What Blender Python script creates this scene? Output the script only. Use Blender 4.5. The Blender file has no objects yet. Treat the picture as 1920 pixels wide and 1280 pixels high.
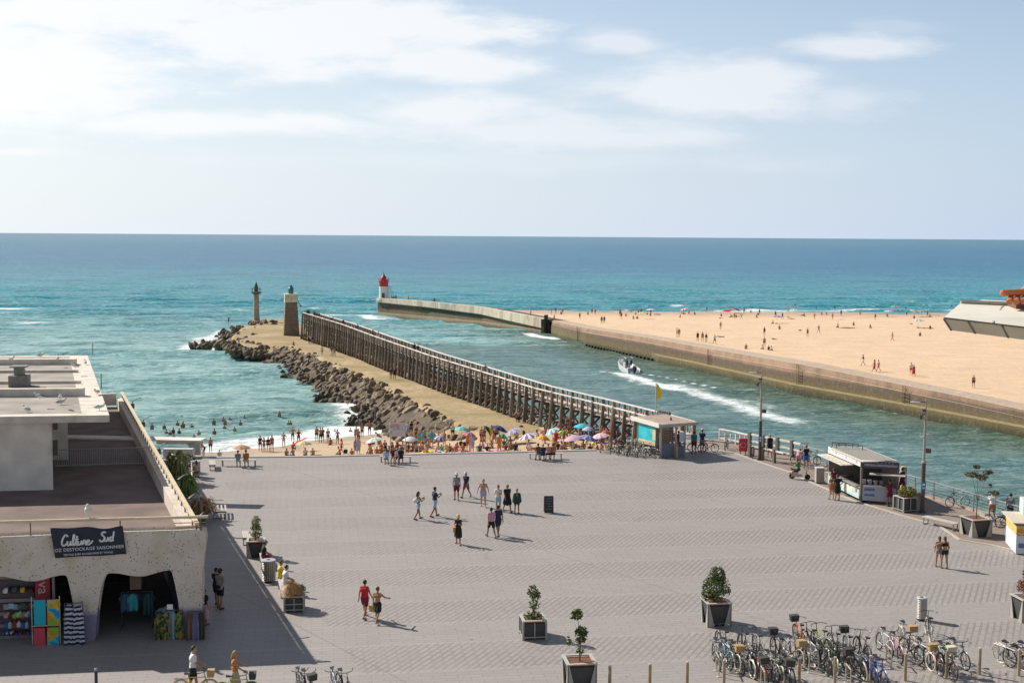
import bpy, bmesh, math, random
import numpy as np
from mathutils import Vector, Matrix, Euler, noise as MN
R=math.radians
sc=bpy.context.scene
EXPO=0.46; SUNE=4.5
HZL=(7.5,8.0,8.4,1); HZR=(4.7,5.75,7.3,1); CLL=(8.8,8.8,8.8,1); CLR=(7.2,7.55,8.1,1)
random.seed(7)
# ------------------------------------------------------------------ camera
F=2350.0; PITCH=math.atan(200/F); ROLL=R(.388); CH=17.0
cam=bpy.data.objects.new('camera',bpy.data.cameras.new('camera')); sc.collection.objects.link(cam)
cam.data.sensor_width=36; cam.data.lens=36*F/1920; cam.data.clip_start=.5; cam.data.clip_end=60000
cam.location=(0,0,CH)
cam.matrix_world=Matrix.Translation((0,0,CH))@Matrix.Rotation(math.pi/2-PITCH,4,'X')@Matrix.Rotation(ROLL,4,'Z')
sc.camera=cam
sc.render.resolution_x=1024; sc.render.resolution_y=682
sc.view_settings.view_transform='Standard'; sc.view_settings.look='None'; sc.view_settings.gamma=1
sc.view_settings.exposure=EXPO
sc.cycles.max_bounces=5; sc.cycles.transparent_max_bounces=8; sc.cycles.caustics_reflective=False; sc.cycles.caustics_refractive=False
# ------------------------------------------------------------------ sun and sky
SUN_EL=R(37); SD=Vector((-.848,.530,0))           # horizontal direction towards the sun
sl=bpy.data.lights.new('sun','SUN'); sl.energy=SUNE; sl.angle=R(.55); sl.color=(1,.945,.86)
so=bpy.data.objects.new('sun',sl); sc.collection.objects.link(so)
sdir=Vector((SD.x*math.cos(SUN_EL),SD.y*math.cos(SUN_EL),math.sin(SUN_EL)))
so.rotation_euler=sdir.to_track_quat('Z','Y').to_euler(); so.location=(-40,60,80)
w=bpy.data.worlds.new('World'); sc.world=w; w.use_nodes=True
wn=w.node_tree; wn.nodes.clear()
def WN(t,**k):
    n=wn.nodes.new(t)
    for a,b in k.items(): setattr(n,a,b)
    return n
WL=wn.links.new
def wmath(op,a,b=None,clamp=False):
    n=WN('ShaderNodeMath',operation=op,use_clamp=clamp)
    for i,v in enumerate((a,b)):
        if v is None: continue
        if isinstance(v,(int,float)): n.inputs[i].default_value=v
        else: WL(v,n.inputs[i])
    return n.outputs[0]
sky=WN('ShaderNodeTexSky',sky_type='NISHITA',sun_disc=False,sun_elevation=SUN_EL,sun_rotation=math.atan2(SD.x,SD.y),altitude=0,air_density=1.0,dust_density=.5,ozone_density=1.6)
tc=WN('ShaderNodeTexCoord'); sep=WN('ShaderNodeSeparateXYZ'); WL(tc.outputs['Generated'],sep.inputs[0])
yy=wmath('MAXIMUM',sep.outputs['Y'],.08)
u=wmath('DIVIDE',sep.outputs['X'],yy); v=wmath('DIVIDE',sep.outputs['Z'],yy)
uv=WN('ShaderNodeCombineXYZ'); WL(u,uv.inputs[0]); WL(v,uv.inputs[1])
def wnoise(sx,sy,det=6,rough=.55,off=0):
    m=WN('ShaderNodeVectorMath',operation='MULTIPLY_ADD'); WL(uv.outputs[0],m.inputs[0]); m.inputs[1].default_value=(sx,sy,1); m.inputs[2].default_value=(off,off*.7,off)
    n=WN('ShaderNodeTexNoise'); n.inputs['Scale'].default_value=1; n.inputs['Detail'].default_value=det; n.inputs['Roughness'].default_value=rough
    WL(m.outputs[0],n.inputs['Vector']); return n.outputs['Fac']
nz=wnoise(9,30); nz2=wnoise(26,95,6,.6,3.3)
# cloud banks: centre u, v, half width, half height, strength
BL=[(-.30,.20,.27,.055,1.3),(-.40,.125,.15,.05,1.1),(-.15,.158,.17,.034,1.15),(-.05,.134,.08,.018,.9),(-.245,.086,.13,.012,.85),(-.36,.092,.05,.010,.6),
    (-.045,.098,.08,.018,.75),(.03,.080,.16,.018,.6),(.16,.116,.13,.026,.75),(.26,.108,.055,.020,.5),(.08,.152,.042,.012,.6),(.27,.147,.055,.012,.7),(.02,.058,.26,.012,.3),(-.40,.062,.06,.005,.5),(.30,.165,.04,.008,.3),(-.3,.26,.5,.05,.8)]
acc=None
for (bu,bv,ru,rv,st) in BL:
    s=WN('ShaderNodeVectorMath',operation='SUBTRACT'); WL(uv.outputs[0],s.inputs[0]); s.inputs[1].default_value=(bu,bv,0)
    m=WN('ShaderNodeVectorMath',operation='MULTIPLY'); WL(s.outputs[0],m.inputs[0]); m.inputs[1].default_value=(1/ru,1/rv,1)
    l=WN('ShaderNodeVectorMath',operation='LENGTH'); WL(m.outputs[0],l.inputs[0])
    d=wmath('SUBTRACT',1.25,l.outputs['Value'])
    d=wmath('ADD',d,wmath('MULTIPLY',wmath('SUBTRACT',nz,.5),2.0))
    d=wmath('ADD',d,wmath('MULTIPLY',wmath('SUBTRACT',nz2,.5),.7))
    d=wmath('MULTIPLY',wmath('MULTIPLY',d,1.25,True),st)
    acc=d if acc is None else wmath('MAXIMUM',acc,d)
acc=wmath('MULTIPLY',acc,1.0,True)
ss=WN('ShaderNodeMapRange',interpolation_type='SMOOTHSTEP'); WL(acc,ss.inputs[0]); acc=ss.outputs[0]
# pale haze towards the horizon, whiter on the sun's side
hz=WN('ShaderNodeMapRange'); WL(v,hz.inputs[0]); hz.inputs[1].default_value=0; hz.inputs[2].default_value=.33; hz.inputs[3].default_value=.95; hz.inputs[4].default_value=0
lf=WN('ShaderNodeMapRange'); WL(u,lf.inputs[0]); lf.inputs[1].default_value=-.45; lf.inputs[2].default_value=.45
hc=WN('ShaderNodeMix',data_type='RGBA'); WL(lf.outputs[0],hc.inputs[0]); hc.inputs[6].default_value=HZL; hc.inputs[7].default_value=HZR
m1=WN('ShaderNodeMix',data_type='RGBA'); WL(hz.outputs[0],m1.inputs[0]); WL(sky.outputs[0],m1.inputs[6]); WL(hc.outputs[2],m1.inputs[7])
m0=WN('ShaderNodeMix',data_type='RGBA'); tv=WN('ShaderNodeMapRange'); WL(sep.outputs['Z'],tv.inputs[0]); tv.inputs[1].default_value=.22; tv.inputs[2].default_value=.5; tv.inputs[4].default_value=.65; WL(tv.outputs[0],m0.inputs[0]); WL(m1.outputs[2],m0.inputs[6]); m0.inputs[7].default_value=(1.7,1.65,1.8,1)
m2=WN('ShaderNodeMix',data_type='RGBA'); WL(wmath('MULTIPLY',acc,.9),m2.inputs[0]); WL(m0.outputs[2],m2.inputs[6]); 
cc=WN('ShaderNodeMix',data_type='RGBA'); WL(lf.outputs[0],cc.inputs[0]); cc.inputs[6].default_value=CLL; cc.inputs[7].default_value=CLR
WL(cc.outputs[2],m2.inputs[7])
bg=WN('ShaderNodeBackground'); bg.inputs[1].default_value=.085; WL(m2.outputs[2],bg.inputs[0])
wo=WN('ShaderNodeOutputWorld'); WL(bg.outputs[0],wo.inputs[0])
# ------------------------------------------------------------------ measuring: a pixel of the 1920 picture to a point on the level z
def ray(px,py):
    x=(px-960)/F; y=-(py-640)/F
    X=x*math.cos(ROLL)-y*math.sin(ROLL); Y=x*math.sin(ROLL)+y*math.cos(ROLL)
    return Vector((X,math.cos(PITCH)+Y*math.sin(PITCH),-math.sin(PITCH)+Y*math.cos(PITCH)))
def G(px,py,z=0.0):
    d=ray(px,py); t=(z-CH)/d.z
    return Vector((d.x*t,d.y*t,z))
def GH(px,py,h):
    z=-3.0
    for i in range(40):
        p=G(px,py,z); z=z*.5+h(p.x,p.y)*.5
    p=G(px,py,z); return p
def GV(px,py,q,n):     # pixel to vertical plane through q with horizontal normal n
    d=ray(px,py); o=Vector((0,0,CH)); t=(Vector(q)-o).dot(n)/d.dot(n); return o+d*t
def sm(a,b,x):
    t=max(0,min(1,(x-a)/(b-a))); return t*t*(3-2*t)
# ------------------------------------------------------------------ materials
MATS={}
def lin(c): return tuple((x/12.92 if x<=.04045 else ((x+.055)/1.055)**2.4) for x in c)
def mat(name,col,rough=.7,metal=0.0,var=.12,vs=6.0,bump=0.0,bs=40.0,alpha=1,spec=.5,coord='Object'):
    if name in MATS: return MATS[name]
    m=bpy.data.materials.new(name); m.use_nodes=True; MATS[name]=m
    nt=m.node_tree; b=nt.nodes['Principled BSDF']
    b.inputs['Roughness'].default_value=rough; b.inputs['Metallic'].default_value=metal; b.inputs['Specular IOR Level'].default_value=spec
    tcn=nt.nodes.new('ShaderNodeTexCoord'); nn=nt.nodes.new('ShaderNodeTexNoise'); nn.inputs['Scale'].default_value=vs; nn.inputs['Detail'].default_value=5
    nt.links.new(tcn.outputs[coord],nn.inputs['Vector'])
    mr=nt.nodes.new('ShaderNodeMapRange'); nt.links.new(nn.outputs['Fac'],mr.inputs[0]); mr.inputs[1].default_value=.3; mr.inputs[2].default_value=.7; mr.inputs[3].default_value=1-var; mr.inputs[4].default_value=1+var
    mx=nt.nodes.new('ShaderNodeVectorMath'); mx.operation='SCALE'; mx.inputs[0].default_value=col[:3]; nt.links.new(mr.outputs[0],mx.inputs['Scale'])
    nt.links.new(mx.outputs[0],b.inputs['Base Color'])
    if bump:
        n2=nt.nodes.new('ShaderNodeTexNoise'); n2.inputs['Scale'].default_value=bs; n2.inputs['Detail'].default_value=4; nt.links.new(tcn.outputs[coord],n2.inputs['Vector'])
        bp=nt.nodes.new('ShaderNodeBump'); bp.inputs['Strength'].default_value=bump; bp.inputs['Distance'].default_value=.05; nt.links.new(n2.outputs['Fac'],bp.inputs['Height']); nt.links.new(bp.outputs[0],b.inputs['Normal'])
    return m
def cm(hexs,rough=.8,**k):      # cloth/paint material from a hex colour (already an sRGB albedo)
    c=lin(tuple(int(hexs[i:i+2],16)/255 for i in (0,2,4)))
    return mat('paint_'+hexs+('' if rough==.8 else '_%d'%(rough*100)),c,rough,**k)
class NT:
    "small node-graph helper"
    def __init__(s,name):
        s.m=bpy.data.materials.new(name); s.m.use_nodes=True; s.t=s.m.node_tree; s.b=s.t.nodes['Principled BSDF']; s.L=s.t.links.new; MATS[name]=s.m
        s.tc=s.t.nodes.new('ShaderNodeTexCoord'); s.geo=s.t.nodes.new('ShaderNodeNewGeometry')
    def n(s,t,**k):
        x=s.t.nodes.new(t)
        for a,b in k.items(): setattr(x,a,b)
        return x
    def put(s,sock,v):
        if isinstance(v,(int,float)): sock.default_value=v
        elif isinstance(v,tuple): sock.default_value=(v+(1,))[:4] if len(sock.default_value)==4 else v[:3]
        else: s.L(v,sock)
    def pos(s,scale=(1,1,1),rot=0,off=(0,0,0)):
        mp=s.n('ShaderNodeMapping'); s.L(s.geo.outputs['Position'],mp.inputs[0]); mp.inputs['Scale'].default_value=scale; mp.inputs['Rotation'].default_value=(0,0,rot); mp.inputs['Location'].default_value=off
        return mp.outputs[0]
    def noise(s,vec,scale,det=5,rough=.5,dist=0):
        x=s.n('ShaderNodeTexNoise'); s.L(vec,x.inputs['Vector']); x.inputs['Scale'].default_value=scale; x.inputs['Detail'].default_value=det; x.inputs['Roughness'].default_value=rough; x.inputs['Distortion'].default_value=dist
        return x.outputs['Fac']
    def mr(s,v,a,b,c=0,d=1,smooth=False):
        x=s.n('ShaderNodeMapRange'); 
        if smooth: x.interpolation_type='SMOOTHSTEP'
        s.put(x.inputs[0],v); 
        for i,q in enumerate((a,b,c,d)): x.inputs[i+1].default_value=q
        return x.outputs[0]
    def mix(s,f,a,b,mode='MIX'):
        x=s.n('ShaderNodeMix',data_type='RGBA',blend_type=mode); s.put(x.inputs[0],f); s.put(x.inputs[6],a); s.put(x.inputs[7],b); return x.outputs[2]
    def math(s,op,a,b=None,clamp=False):
        x=s.n('ShaderNodeMath',operation=op,use_clamp=clamp); s.put(x.inputs[0],a)
        if b is not None: s.put(x.inputs[1],b)
        return x.outputs[0]
    def sep(s,vec):
        x=s.n('ShaderNodeSeparateXYZ'); s.L(vec,x.inputs[0]); return x.outputs
    def bump(s,h,st,dist):
        x=s.n('ShaderNodeBump'); x.inputs['Strength'].default_value=st; x.inputs['Distance'].default_value=dist; s.L(h,x.inputs['Height']); s.L(x.outputs[0],s.b.inputs['Normal'])
    def attr(s,name):
        x=s.n('ShaderNodeAttribute',attribute_name=name); return x.outputs['Fac']
# ------------------------------------------------------------------ mesh tools
class MB:
    def __init__(s): s.v=[]; s.f=[]; s.mi=[]; s.cur=0
    def add(s,vs,fs):
        o=len(s.v); s.v+= [tuple(x) for x in vs]; s.f+=[tuple(i+o for i in f) for f in fs]; s.mi+=[s.cur]*len(fs); return s
    def box(s,c,d,rz=0,rot=None,taper=1):
        x,y,z=d[0]/2,d[1]/2,d[2]/2
        P=[(-x*taper,-y*taper,-z),(x*taper,-y*taper,-z),(x*taper,y*taper,-z),(-x*taper,y*taper,-z),(-x,-y,z),(x,-y,z),(x,y,z),(-x,y,z)]
        M=(rot if rot is not None else Matrix.Rotation(rz,3,'Z')); c=Vector(c)
        return s.add([c+M@Vector(p) for p in P],[(3,2,1,0),(4,5,6,7),(0,1,5,4),(1,2,6,5),(2,3,7,6),(3,0,4,7)])
    def bar(s,a,b,wd,hg,up=(0,0,1)):
        a=Vector(a); b=Vector(b); d=(b-a); L=d.length
        if L<1e-6: return s
        d/=L; upv=Vector(up)
        if abs(d.dot(upv))>.98: upv=Vector((1,0,0))
        sx=d.cross(upv).normalized(); uz=sx.cross(d)
        M=Matrix((sx,d,uz)).transposed()
        return s.box((a+b)/2,(wd,L,hg),rot=M)
    def tube(s,a,b,r0,r1=None,n=8,caps=True):
        r1=r0 if r1 is None else r1; a=Vector(a); b=Vector(b); d=b-a
        if d.length<1e-6: return s
        q=d.to_track_quat('Z','Y').to_matrix(); vs=[];fs=[]
        for k in range(n):
            t=2*math.pi*k/n; e=q@Vector((math.cos(t),math.sin(t),0)); vs+= [a+e*r0,b+e*r1]
        for k in range(n):
            j=(k+1)%n; fs.append((2*k,2*j,2*j+1,2*k+1))
        if caps: fs.append(tuple(2*k for k in range(n-1,-1,-1))); fs.append(tuple(2*k+1 for k in range(n)))
        return s.add(vs,fs)
    def path(s,pts,r,n=6):
        for a,b in zip(pts,pts[1:]): s.tube(a,b,r,r,n)
        return s
    def ring(s,c,axis,Rr,r,n=24,m=6,a0=0,a1=2*math.pi):
        q=Vector(axis).to_track_quat('Z','Y').to_matrix(); c=Vector(c); vs=[];fs=[]; full=abs(a1-a0-2*math.pi)<1e-6; N=n if full else n+1
        for i in range(N):
            t=a0+(a1-a0)*i/n; e=Vector((math.cos(t),math.sin(t),0))
            for k in range(m):
                p=2*math.pi*k/m; vs.append(c+q@(e*(Rr+r*math.cos(p))+Vector((0,0,r*math.sin(p)))))
        for i in range(n):
            a=i*m; b=((i+1)%N)*m
            for k in range(m): fs.append((a+k,b+k,b+(k+1)%m,a+(k+1)%m))
        return s.add(vs,fs)
    def lathe(s,prof,c=(0,0,0),n=20,cap=True,sx=1,sy=1):
        c=Vector(c); vs=[];fs=[]
        for (r,z) in prof:
            for k in range(n):
                t=2*math.pi*k/n; vs.append(c+Vector((r*sx*math.cos(t),r*sy*math.sin(t),z)))
        for i in range(len(prof)-1):
            for k in range(n):
                j=(k+1)%n; fs.append((i*n+k,i*n+j,(i+1)*n+j,(i+1)*n+k))
        if cap: fs.append(tuple(range(n-1,-1,-1))); o=(len(prof)-1)*n; fs.append(tuple(o+k for k in range(n)))
        return s.add(vs,fs)
    def ball(s,c,r,n=10,m=7,sc_=(1,1,1)):
        return s.lathe([(r*math.sin(math.pi*max(.02,min(.98,i/m))),-r*sc_[2]*math.cos(math.pi*i/m)) for i in range(m+1)],c,n,True,sc_[0],sc_[1])
    def prism(s,poly,z0,z1,M=None):
        n=len(poly); vs=[Vector((p[0],p[1],z0)) for p in poly]+[Vector((p[0],p[1],z1)) for p in poly]
        if M is not None: vs=[M@x for x in vs]
        return s.add(vs,[tuple(range(n-1,-1,-1)),tuple(range(n,2*n))]+[(i,(i+1)%n,n+(i+1)%n,n+i) for i in range(n)])
    def quad(s,a,b,c,d): return s.add([a,b,c,d],[(0,1,2,3)])
    def mesh(s,name='m'):
        me=bpy.data.meshes.new(name); me.from_pydata(s.v,[],s.f); me.polygons.foreach_set('material_index',s.mi); me.update(); return me
    def build(s,name,mats,parent=None,loc=(0,0,0),smooth=False,rz=0):
        me=s.mesh(name)
        if not isinstance(mats,(list,tuple)): mats=[mats]
        for m in mats: me.materials.append(m)
        if smooth: me.polygons.foreach_set('use_smooth',[True]*len(me.polygons))
        return link(name,me,parent,loc,rz)
def link(name,me,parent=None,loc=(0,0,0),rz=0):
    o=bpy.data.objects.new(name,me); sc.collection.objects.link(o); o.location=loc; o.rotation_euler=(0,0,rz)
    if parent is not None: o.parent=parent
    return o
def tag(o,label=None,cat=None,group=None,kind=None):
    if label: o['label']=label
    if cat: o['category']=cat
    if group: o['group']=group
    if kind: o['kind']=kind
    return o
def thing(name,label,cat,loc=(0,0,0),rz=0,group=None,scale=1):
    o=bpy.data.objects.new(name,None); sc.collection.objects.link(o); o.empty_display_size=.2; o.location=loc; o.rotation_euler=(0,0,rz)
    if scale!=1: o.scale=(scale,)*3
    return tag(o,label,cat,group)
def struct(o): o['kind']='structure'; return o
KIDS={}
def kids(o): return [c for c in o.children]
def copy_tree(o,parent=None):
    c=o.copy(); sc.collection.objects.link(c)
    if parent is not None: c.parent=parent
    for ch in list(o.children): copy_tree(ch,c)
    return c
def setmat(o,slot,m):
    o.material_slots[slot].link='OBJECT'; o.material_slots[slot].material=m
def textmesh(txt,size,ext=.004,shear=0,spacing=1.0,align='CENTER'):
    cu=bpy.data.curves.new('t','FONT'); cu.body=txt; cu.size=size; cu.extrude=ext; cu.align_x=align; cu.align_y='CENTER'; cu.shear=shear; cu.space_character=spacing; cu.resolution_u=3
    o=bpy.data.objects.new('t',cu); sc.collection.objects.link(o); me=bpy.data.meshes.new_from_object(o.evaluated_get(bpy.context.evaluated_depsgraph_get())); bpy.data.objects.remove(o); return me
ORD=['first','second','third','fourth','fifth','sixth','seventh','eighth','ninth','tenth','eleventh','twelfth','thirteenth','fourteenth','fifteenth','sixteenth','seventeenth','eighteenth','nineteenth','twentieth']
def ordn(i):
    if i<20: return ORD[i]
    i+=1; return '%d%s'%(i,{1:'st',2:'nd',3:'rd'}.get(i%10 if i%100 not in (11,12,13) else 0,'th'))
# ================================================================== GROUND HEIGHTS
SEA=-6.0
PIER=[(15.2,102.5),(11.1,112.2),(7.3,120.4),(2.3,130.3),(-5.1,149.8),(-11.4,166.2),(-21.8,196.1),(-30.2,221.2),(-40.6,248.5),(-42.6,253.5)]
def px_at(Y,L=PIER):       # x of the pier line at distance Y
    for (x0,y0),(x1,y1) in zip(L,L[1:]):
        if Y<=y1: return x0+(x1-x0)*(Y-y0)/(y1-y0)
    (x0,y0),(x1,y1)=L[-2],L[-1]; return x0+(x1-x0)*(Y-y0)/(y1-y0)
def hpath(x,y): return -2.8-max(0,y-133)*.0125
def hbeach(x,y):
    L=-4.4-(y-118)*.055-max(0,-x-14)*.058
    Rr=-2.3-(y-112)*.022
    a=sm(-15,6,x); return L*(1-a)+Rr*a
def AT(px,py,Y):
    d=ray(px,py); t=Y/d.y; return Vector((d.x*t,Y,CH+d.z*t))
WALLPX=[(708,592),(800,600),(900,610),(1024,626),(1034,629),(1100,648),(1200,670),(1300,691),(1400,714),(1500,737),(1600,756),(1700,775),(1800,795),(1920,819)]
TOPPX=[(706,558),(800,565),(900,575),(1024,598),(1034,601),(1100,615),(1200,630),(1300,648),(1400,665),(1500,682),(1600,702),(1700,722),(1800,742),(1920,768)]
WB=[];WT=[]
for (a,b),(c_,d_) in zip(WALLPX,TOPPX):
    p=G(a,b,SEA); q=AT(c_,d_,p.y+1.1); WB.append(p); WT.append(q)
def sweep_ext(L,Y):
    a,b=L[-2],L[-1]; t=(Y-b.y)/(b.y-a.y); return b+(b-a)*t
WB.append(sweep_ext(WB,112)); WT.append(sweep_ext(WT,113.1)); WT[-1].z=WT[-2].z
WALLTOP=[(p.x,p.y) for p in WT[4:]]
def zwall(Y):
    L=WT[::-1]
    for p,q in zip(L,L[1:]):
        if Y<=q.y: return p.z+(q.z-p.z)*max(0,(Y-p.y)/(q.y-p.y))
    return L[-1].z
def hright(x,y):
    zz=zwall(min(y,268))-.12
    return zz+(-6.15-zz)*max(0,min(1.3,(y-275)/(388-275)))
# ================================================================== SETTING
# --- sea
def seg_d(px_,py_,pts):
    d=np.full(px_.shape,1e9)
    for a,b in zip(pts,pts[1:]):
        ax,ay=a[0],a[1]; bx,by=b[0],b[1]; L2=(bx-ax)**2+(by-ay)**2+1e-9
        t=np.clip(((px_-ax)*(bx-ax)+(py_-ay)*(by-ay))/L2,0,1)
        d=np.minimum(d,np.hypot(px_-ax-t*(bx-ax),py_-ay-t*(by-ay)))
    return d
def build_sea():
    def axis(lo,hi,st,far,g):
        a=list(np.arange(lo,hi,st)); s=st; x=hi
        while x<far: a.append(x); s*=g; x+=s
        a.append(far); return a
    ys=np.array(axis(88,400,1.0,16500,1.07))
    xp=axis(0,110,1.1,16000,1.12); xs=np.array([-q for q in xp[:0:-1]]+xp)
    X,Y=np.meshgrid(xs,ys)
    d0=np.hypot(X,Y)
    fade=np.clip((900-Y)/500,0,1)
    chan=np.zeros(X.shape)
    for i,yv in enumerate(ys): chan[i]=[1 if (yv<262 and xx>px_at(yv)) else 0 for xx in xs]
    rng=np.random.RandomState(3)
    Z=np.zeros(X.shape)
    for k in range(16):      # open-sea swell coming in from the horizon
        lam=rng.uniform(5,26); th=rng.normal(0,.22); ph=rng.uniform(0,6.28)
        kx,ky=math.sin(th)*2*math.pi/lam,math.cos(th)*2*math.pi/lam
        w_=np.sin(kx*X+ky*Y+ph+1.4*np.sin(X*.05+k)); Z+=lam*.0085*np.clip(w_,-1,1)*(1-.3*np.abs(w_))
    Z*=fade*(1-chan*.72)
    # foam and depth attributes
    foam=np.zeros(X.shape)
    def add(pts,wd,st=1.0,z=SEA):
        P=[G(a,b,z) for a,b in pts]; dd=seg_d(X,Y,P); np.maximum(foam,st*np.clip(1-dd/wd,0,1),out=foam)
    add([(380,858),(430,848),(500,842),(560,836),(620,825),(700,806),(760,790)],7.5,1.35)   # wash on the beach
    add([(420,842),(500,830),(600,818),(690,800)],5.5,1.15)
    add([(560,800),(660,792),(720,782)],2.0,.45)
    add([(690,760),(700,775),(740,790),(775,800)],8,1.3)
    rockw=[(360,650),(430,657),(520,668),(560,683),(620,703),(660,742),(690,767),(720,792),(770,802)]
    add(rockw,4.0,1.0); add([(660,745),(690,770),(725,795)],5,.9)
    add([(352,652),(385,642),(400,630)],5,.8); add([(370,640),(415,622)],4,.7)
    add([(670,590),(700,596),(760,598)],4.5,.95); add([(600,590),(680,592),(760,598)],8,.55); add([(575,580),(590,578)],6,.8)
    add([(990,628),(1005,630),(1040,634)],2.2,1.1)
    add([(1680,765),(1700,772),(1720,777)],1.6,.9); add([(1650,768),(1720,780)],1.2,.5)
    add([(0,578),(75,577)],9,1.0); add([(0,604),(25,604)],7,.8); add([(50,606),(95,604)],6,.7); add([(380,580),(460,582)],9,.45); add([(0,596),(120,600),(220,598)],5,.35)
    add([(1046,573),(1085,573)],5,.9); add([(980,577),(1010,577)],4,.6); add([(1210,569),(1256,569)],4,.5); add([(1262,574),(1275,574)],4,.7)
    add([(1350,584),(1380,583)],8,.9); add([(1400,584),(1420,582)],8,.9); add([(1694,565),(1712,565)],4,.6); add([(1800,582),(1830,580)],6,.8)
    add([(1040,590),(1160,587),(1300,586),(1500,584),(1780,581),(1920,580)],5,.62)
    rn=random.Random(4)
    for k in range(46):
        x=rn.uniform(0,1920); y=rn.uniform(455,560) if rn.random()<.6 else rn.uniform(560,760)
        if y>560 and x>420: continue
        wpx=rn.uniform(4,14); add([(x,y),(x+wpx,y)],rn.uniform(1.2,3.0)*(1 if y>560 else 3),rn.uniform(.3,.55))
    # wake of the motor boat
    add([(1172,700),(1200,708),(1250,722),(1320,745),(1400,765)],1.7,.7); add([(1190,698),(1240,706),(1290,715),(1340,728)],.8,.8)
    add([(1130,697),(1150,698),(1175,702)],.8,1.1); add([(1165,701),(1205,712),(1260,730)],3.0,.85); add([(1260,722),(1330,742),(1430,775),(1480,790)],5.0,.68); add([(1330,740),(1400,752),(1450,764)],3,.5); add([(1150,700),(1200,722)],1.5,.5)
    wall=[G(a,b,SEA) for a,b in WALLPX]
    green=np.clip(1-seg_d(X,Y,wall)/19,0,1)*np.where(Y<300,1,0)
    green=np.maximum(green,np.clip((125-Y)/60,0,1)*chan*.8)
    beach=seg_d(X,Y,[G(a,b,SEA) for a,b in [(380,858),(500,842),(620,825),(760,790)]])
    shal=np.clip(1-beach/60,0,1)*(1-chan)
    ny,nx=X.shape
    idx=np.arange(ny*nx).reshape(ny,nx)
    faces=np.stack([idx[:-1,:-1],idx[:-1,1:],idx[1:,1:],idx[1:,:-1]],-1).reshape(-1,4)
    me=bpy.data.meshes.new('sea'); 
    co=np.stack([X,Y,Z+SEA],-1).reshape(-1,3)
    me.vertices.add(len(co)); me.vertices.foreach_set('co',co.ravel()); me.loops.add(faces.size); me.loops.foreach_set('vertex_index',faces.ravel().astype(np.int32))
    me.polygons.add(len(faces)); me.polygons.foreach_set('loop_start',np.arange(0,faces.size,4,dtype=np.int32)); me.polygons.foreach_set('use_smooth',[True]*len(faces)); me.update(calc_edges=True)
    for nm,ar in (('foam',foam),('green',green),('shal',shal),('chan',chan)):
        a=me.attributes.new(nm,'FLOAT','POINT'); a.data.foreach_set('value',ar.ravel().astype(np.float32))
    s=NT('sea_water'); P=s.pos(); Yc=s.sep(P)[1]
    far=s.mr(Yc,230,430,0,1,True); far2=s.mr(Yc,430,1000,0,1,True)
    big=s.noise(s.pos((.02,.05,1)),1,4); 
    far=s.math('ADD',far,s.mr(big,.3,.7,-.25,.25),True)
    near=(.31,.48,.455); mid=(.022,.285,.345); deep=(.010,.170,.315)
    c=s.mix(far,near,mid); c=s.mix(far2,c,deep); far3=s.mr(Yc,1100,5000,0,1,True); c=s.mix(s.math('MULTIPLY',far3,.75),c,(.085,.225,.315)); w5=s.noise(s.pos((.011,.022,1)),1,8,.75,.4); c=s.mix(s.math('MULTIPLY',s.mr(w5,.44,.60,0,1,True),s.mr(Yc,300,600)),c,s.mix(1,c,(.66,.78,.84),'MULTIPLY')); w6=s.noise(s.pos((.028,.05,1),off=(3,5,0)),1,8,.78,.4); c=s.mix(s.math('MULTIPLY',s.mr(w6,.56,.68,0,.5,True),s.mr(Yc,260,500)),c,(.30,.46,.54))  # farthest water paled: air haze mixed into its colour
    c=s.mix(s.math('MULTIPLY',s.attr('chan'),.85),c,(.125,.205,.20))
    c=s.mix(s.math('MULTIPLY',s.attr('green'),.85),c,(.105,.135,.07))
    c=s.mix(s.math('MULTIPLY',s.attr('shal'),.55),c,(.16,.27,.23))
    # wave-scale colour: light and dark of wave slopes painted in by noise
    w1=s.noise(s.pos((.26,.42,1)),1,6,.7,.6); w2=s.noise(s.pos((.045,.10,1)),1,7,.72,.4); w4=s.noise(s.pos((.60,.85,1),off=(7,3,0)),1,6,.7,.6)
    pat=s.math('ADD',s.math('MULTIPLY',w1,.65),s.math('MULTIPLY',w2,.45))
    c=s.mix(s.mr(pat,.47,.60,0,1,True),c,s.mix(1,c,(.50,.64,.68),'MULTIPLY')); c=s.mix(s.math('MULTIPLY',s.mr(w4,.50,.64,0,.50,True),s.math('SUBTRACT',1,s.math('MULTIPLY',s.attr('chan'),.62))),c,(.46,.62,.64))
    cr=s.noise(s.pos((.35,.8,1)),1,6,.65,.8)
    w3=s.noise(s.pos((.012,.045,1)),1,7,.7,.5)
    crest=s.math('MULTIPLY',s.mr(cr,.58,.72,0,.42,True),s.mr(w3,.4,.6,.1,1))
    fn=s.noise(s.pos((1.0,1.5,1)),1,6,.72,.7); fn2=s.noise(s.pos((.25,.5,1)),1,5,.6)
    fm=s.math('ADD',s.attr('foam'),s.math('MULTIPLY',s.math('SUBTRACT',s.math('ADD',s.math('MULTIPLY',fn,.6),s.math('MULTIPLY',fn2,.4)),.5),1.5))
    fmask=s.math('MULTIPLY',s.mr(fm,.28,.75,0,1,True),s.mr(s.attr('foam'),.02,.18))
    fmask=s.math('MAXIMUM',fmask,crest)
    c=s.mix(fmask,c,(.80,.84,.82))
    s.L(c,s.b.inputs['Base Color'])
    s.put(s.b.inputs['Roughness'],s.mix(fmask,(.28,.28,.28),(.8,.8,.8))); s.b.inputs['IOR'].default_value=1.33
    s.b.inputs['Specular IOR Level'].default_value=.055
    h1=s.noise(s.pos((.22,.42,1)),1,4,.55,.3); h2=s.noise(s.pos((1.1,1.7,1)),1,4,.6,.4); h3=s.noise(s.pos((.03,.10,1)),1,3)
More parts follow.
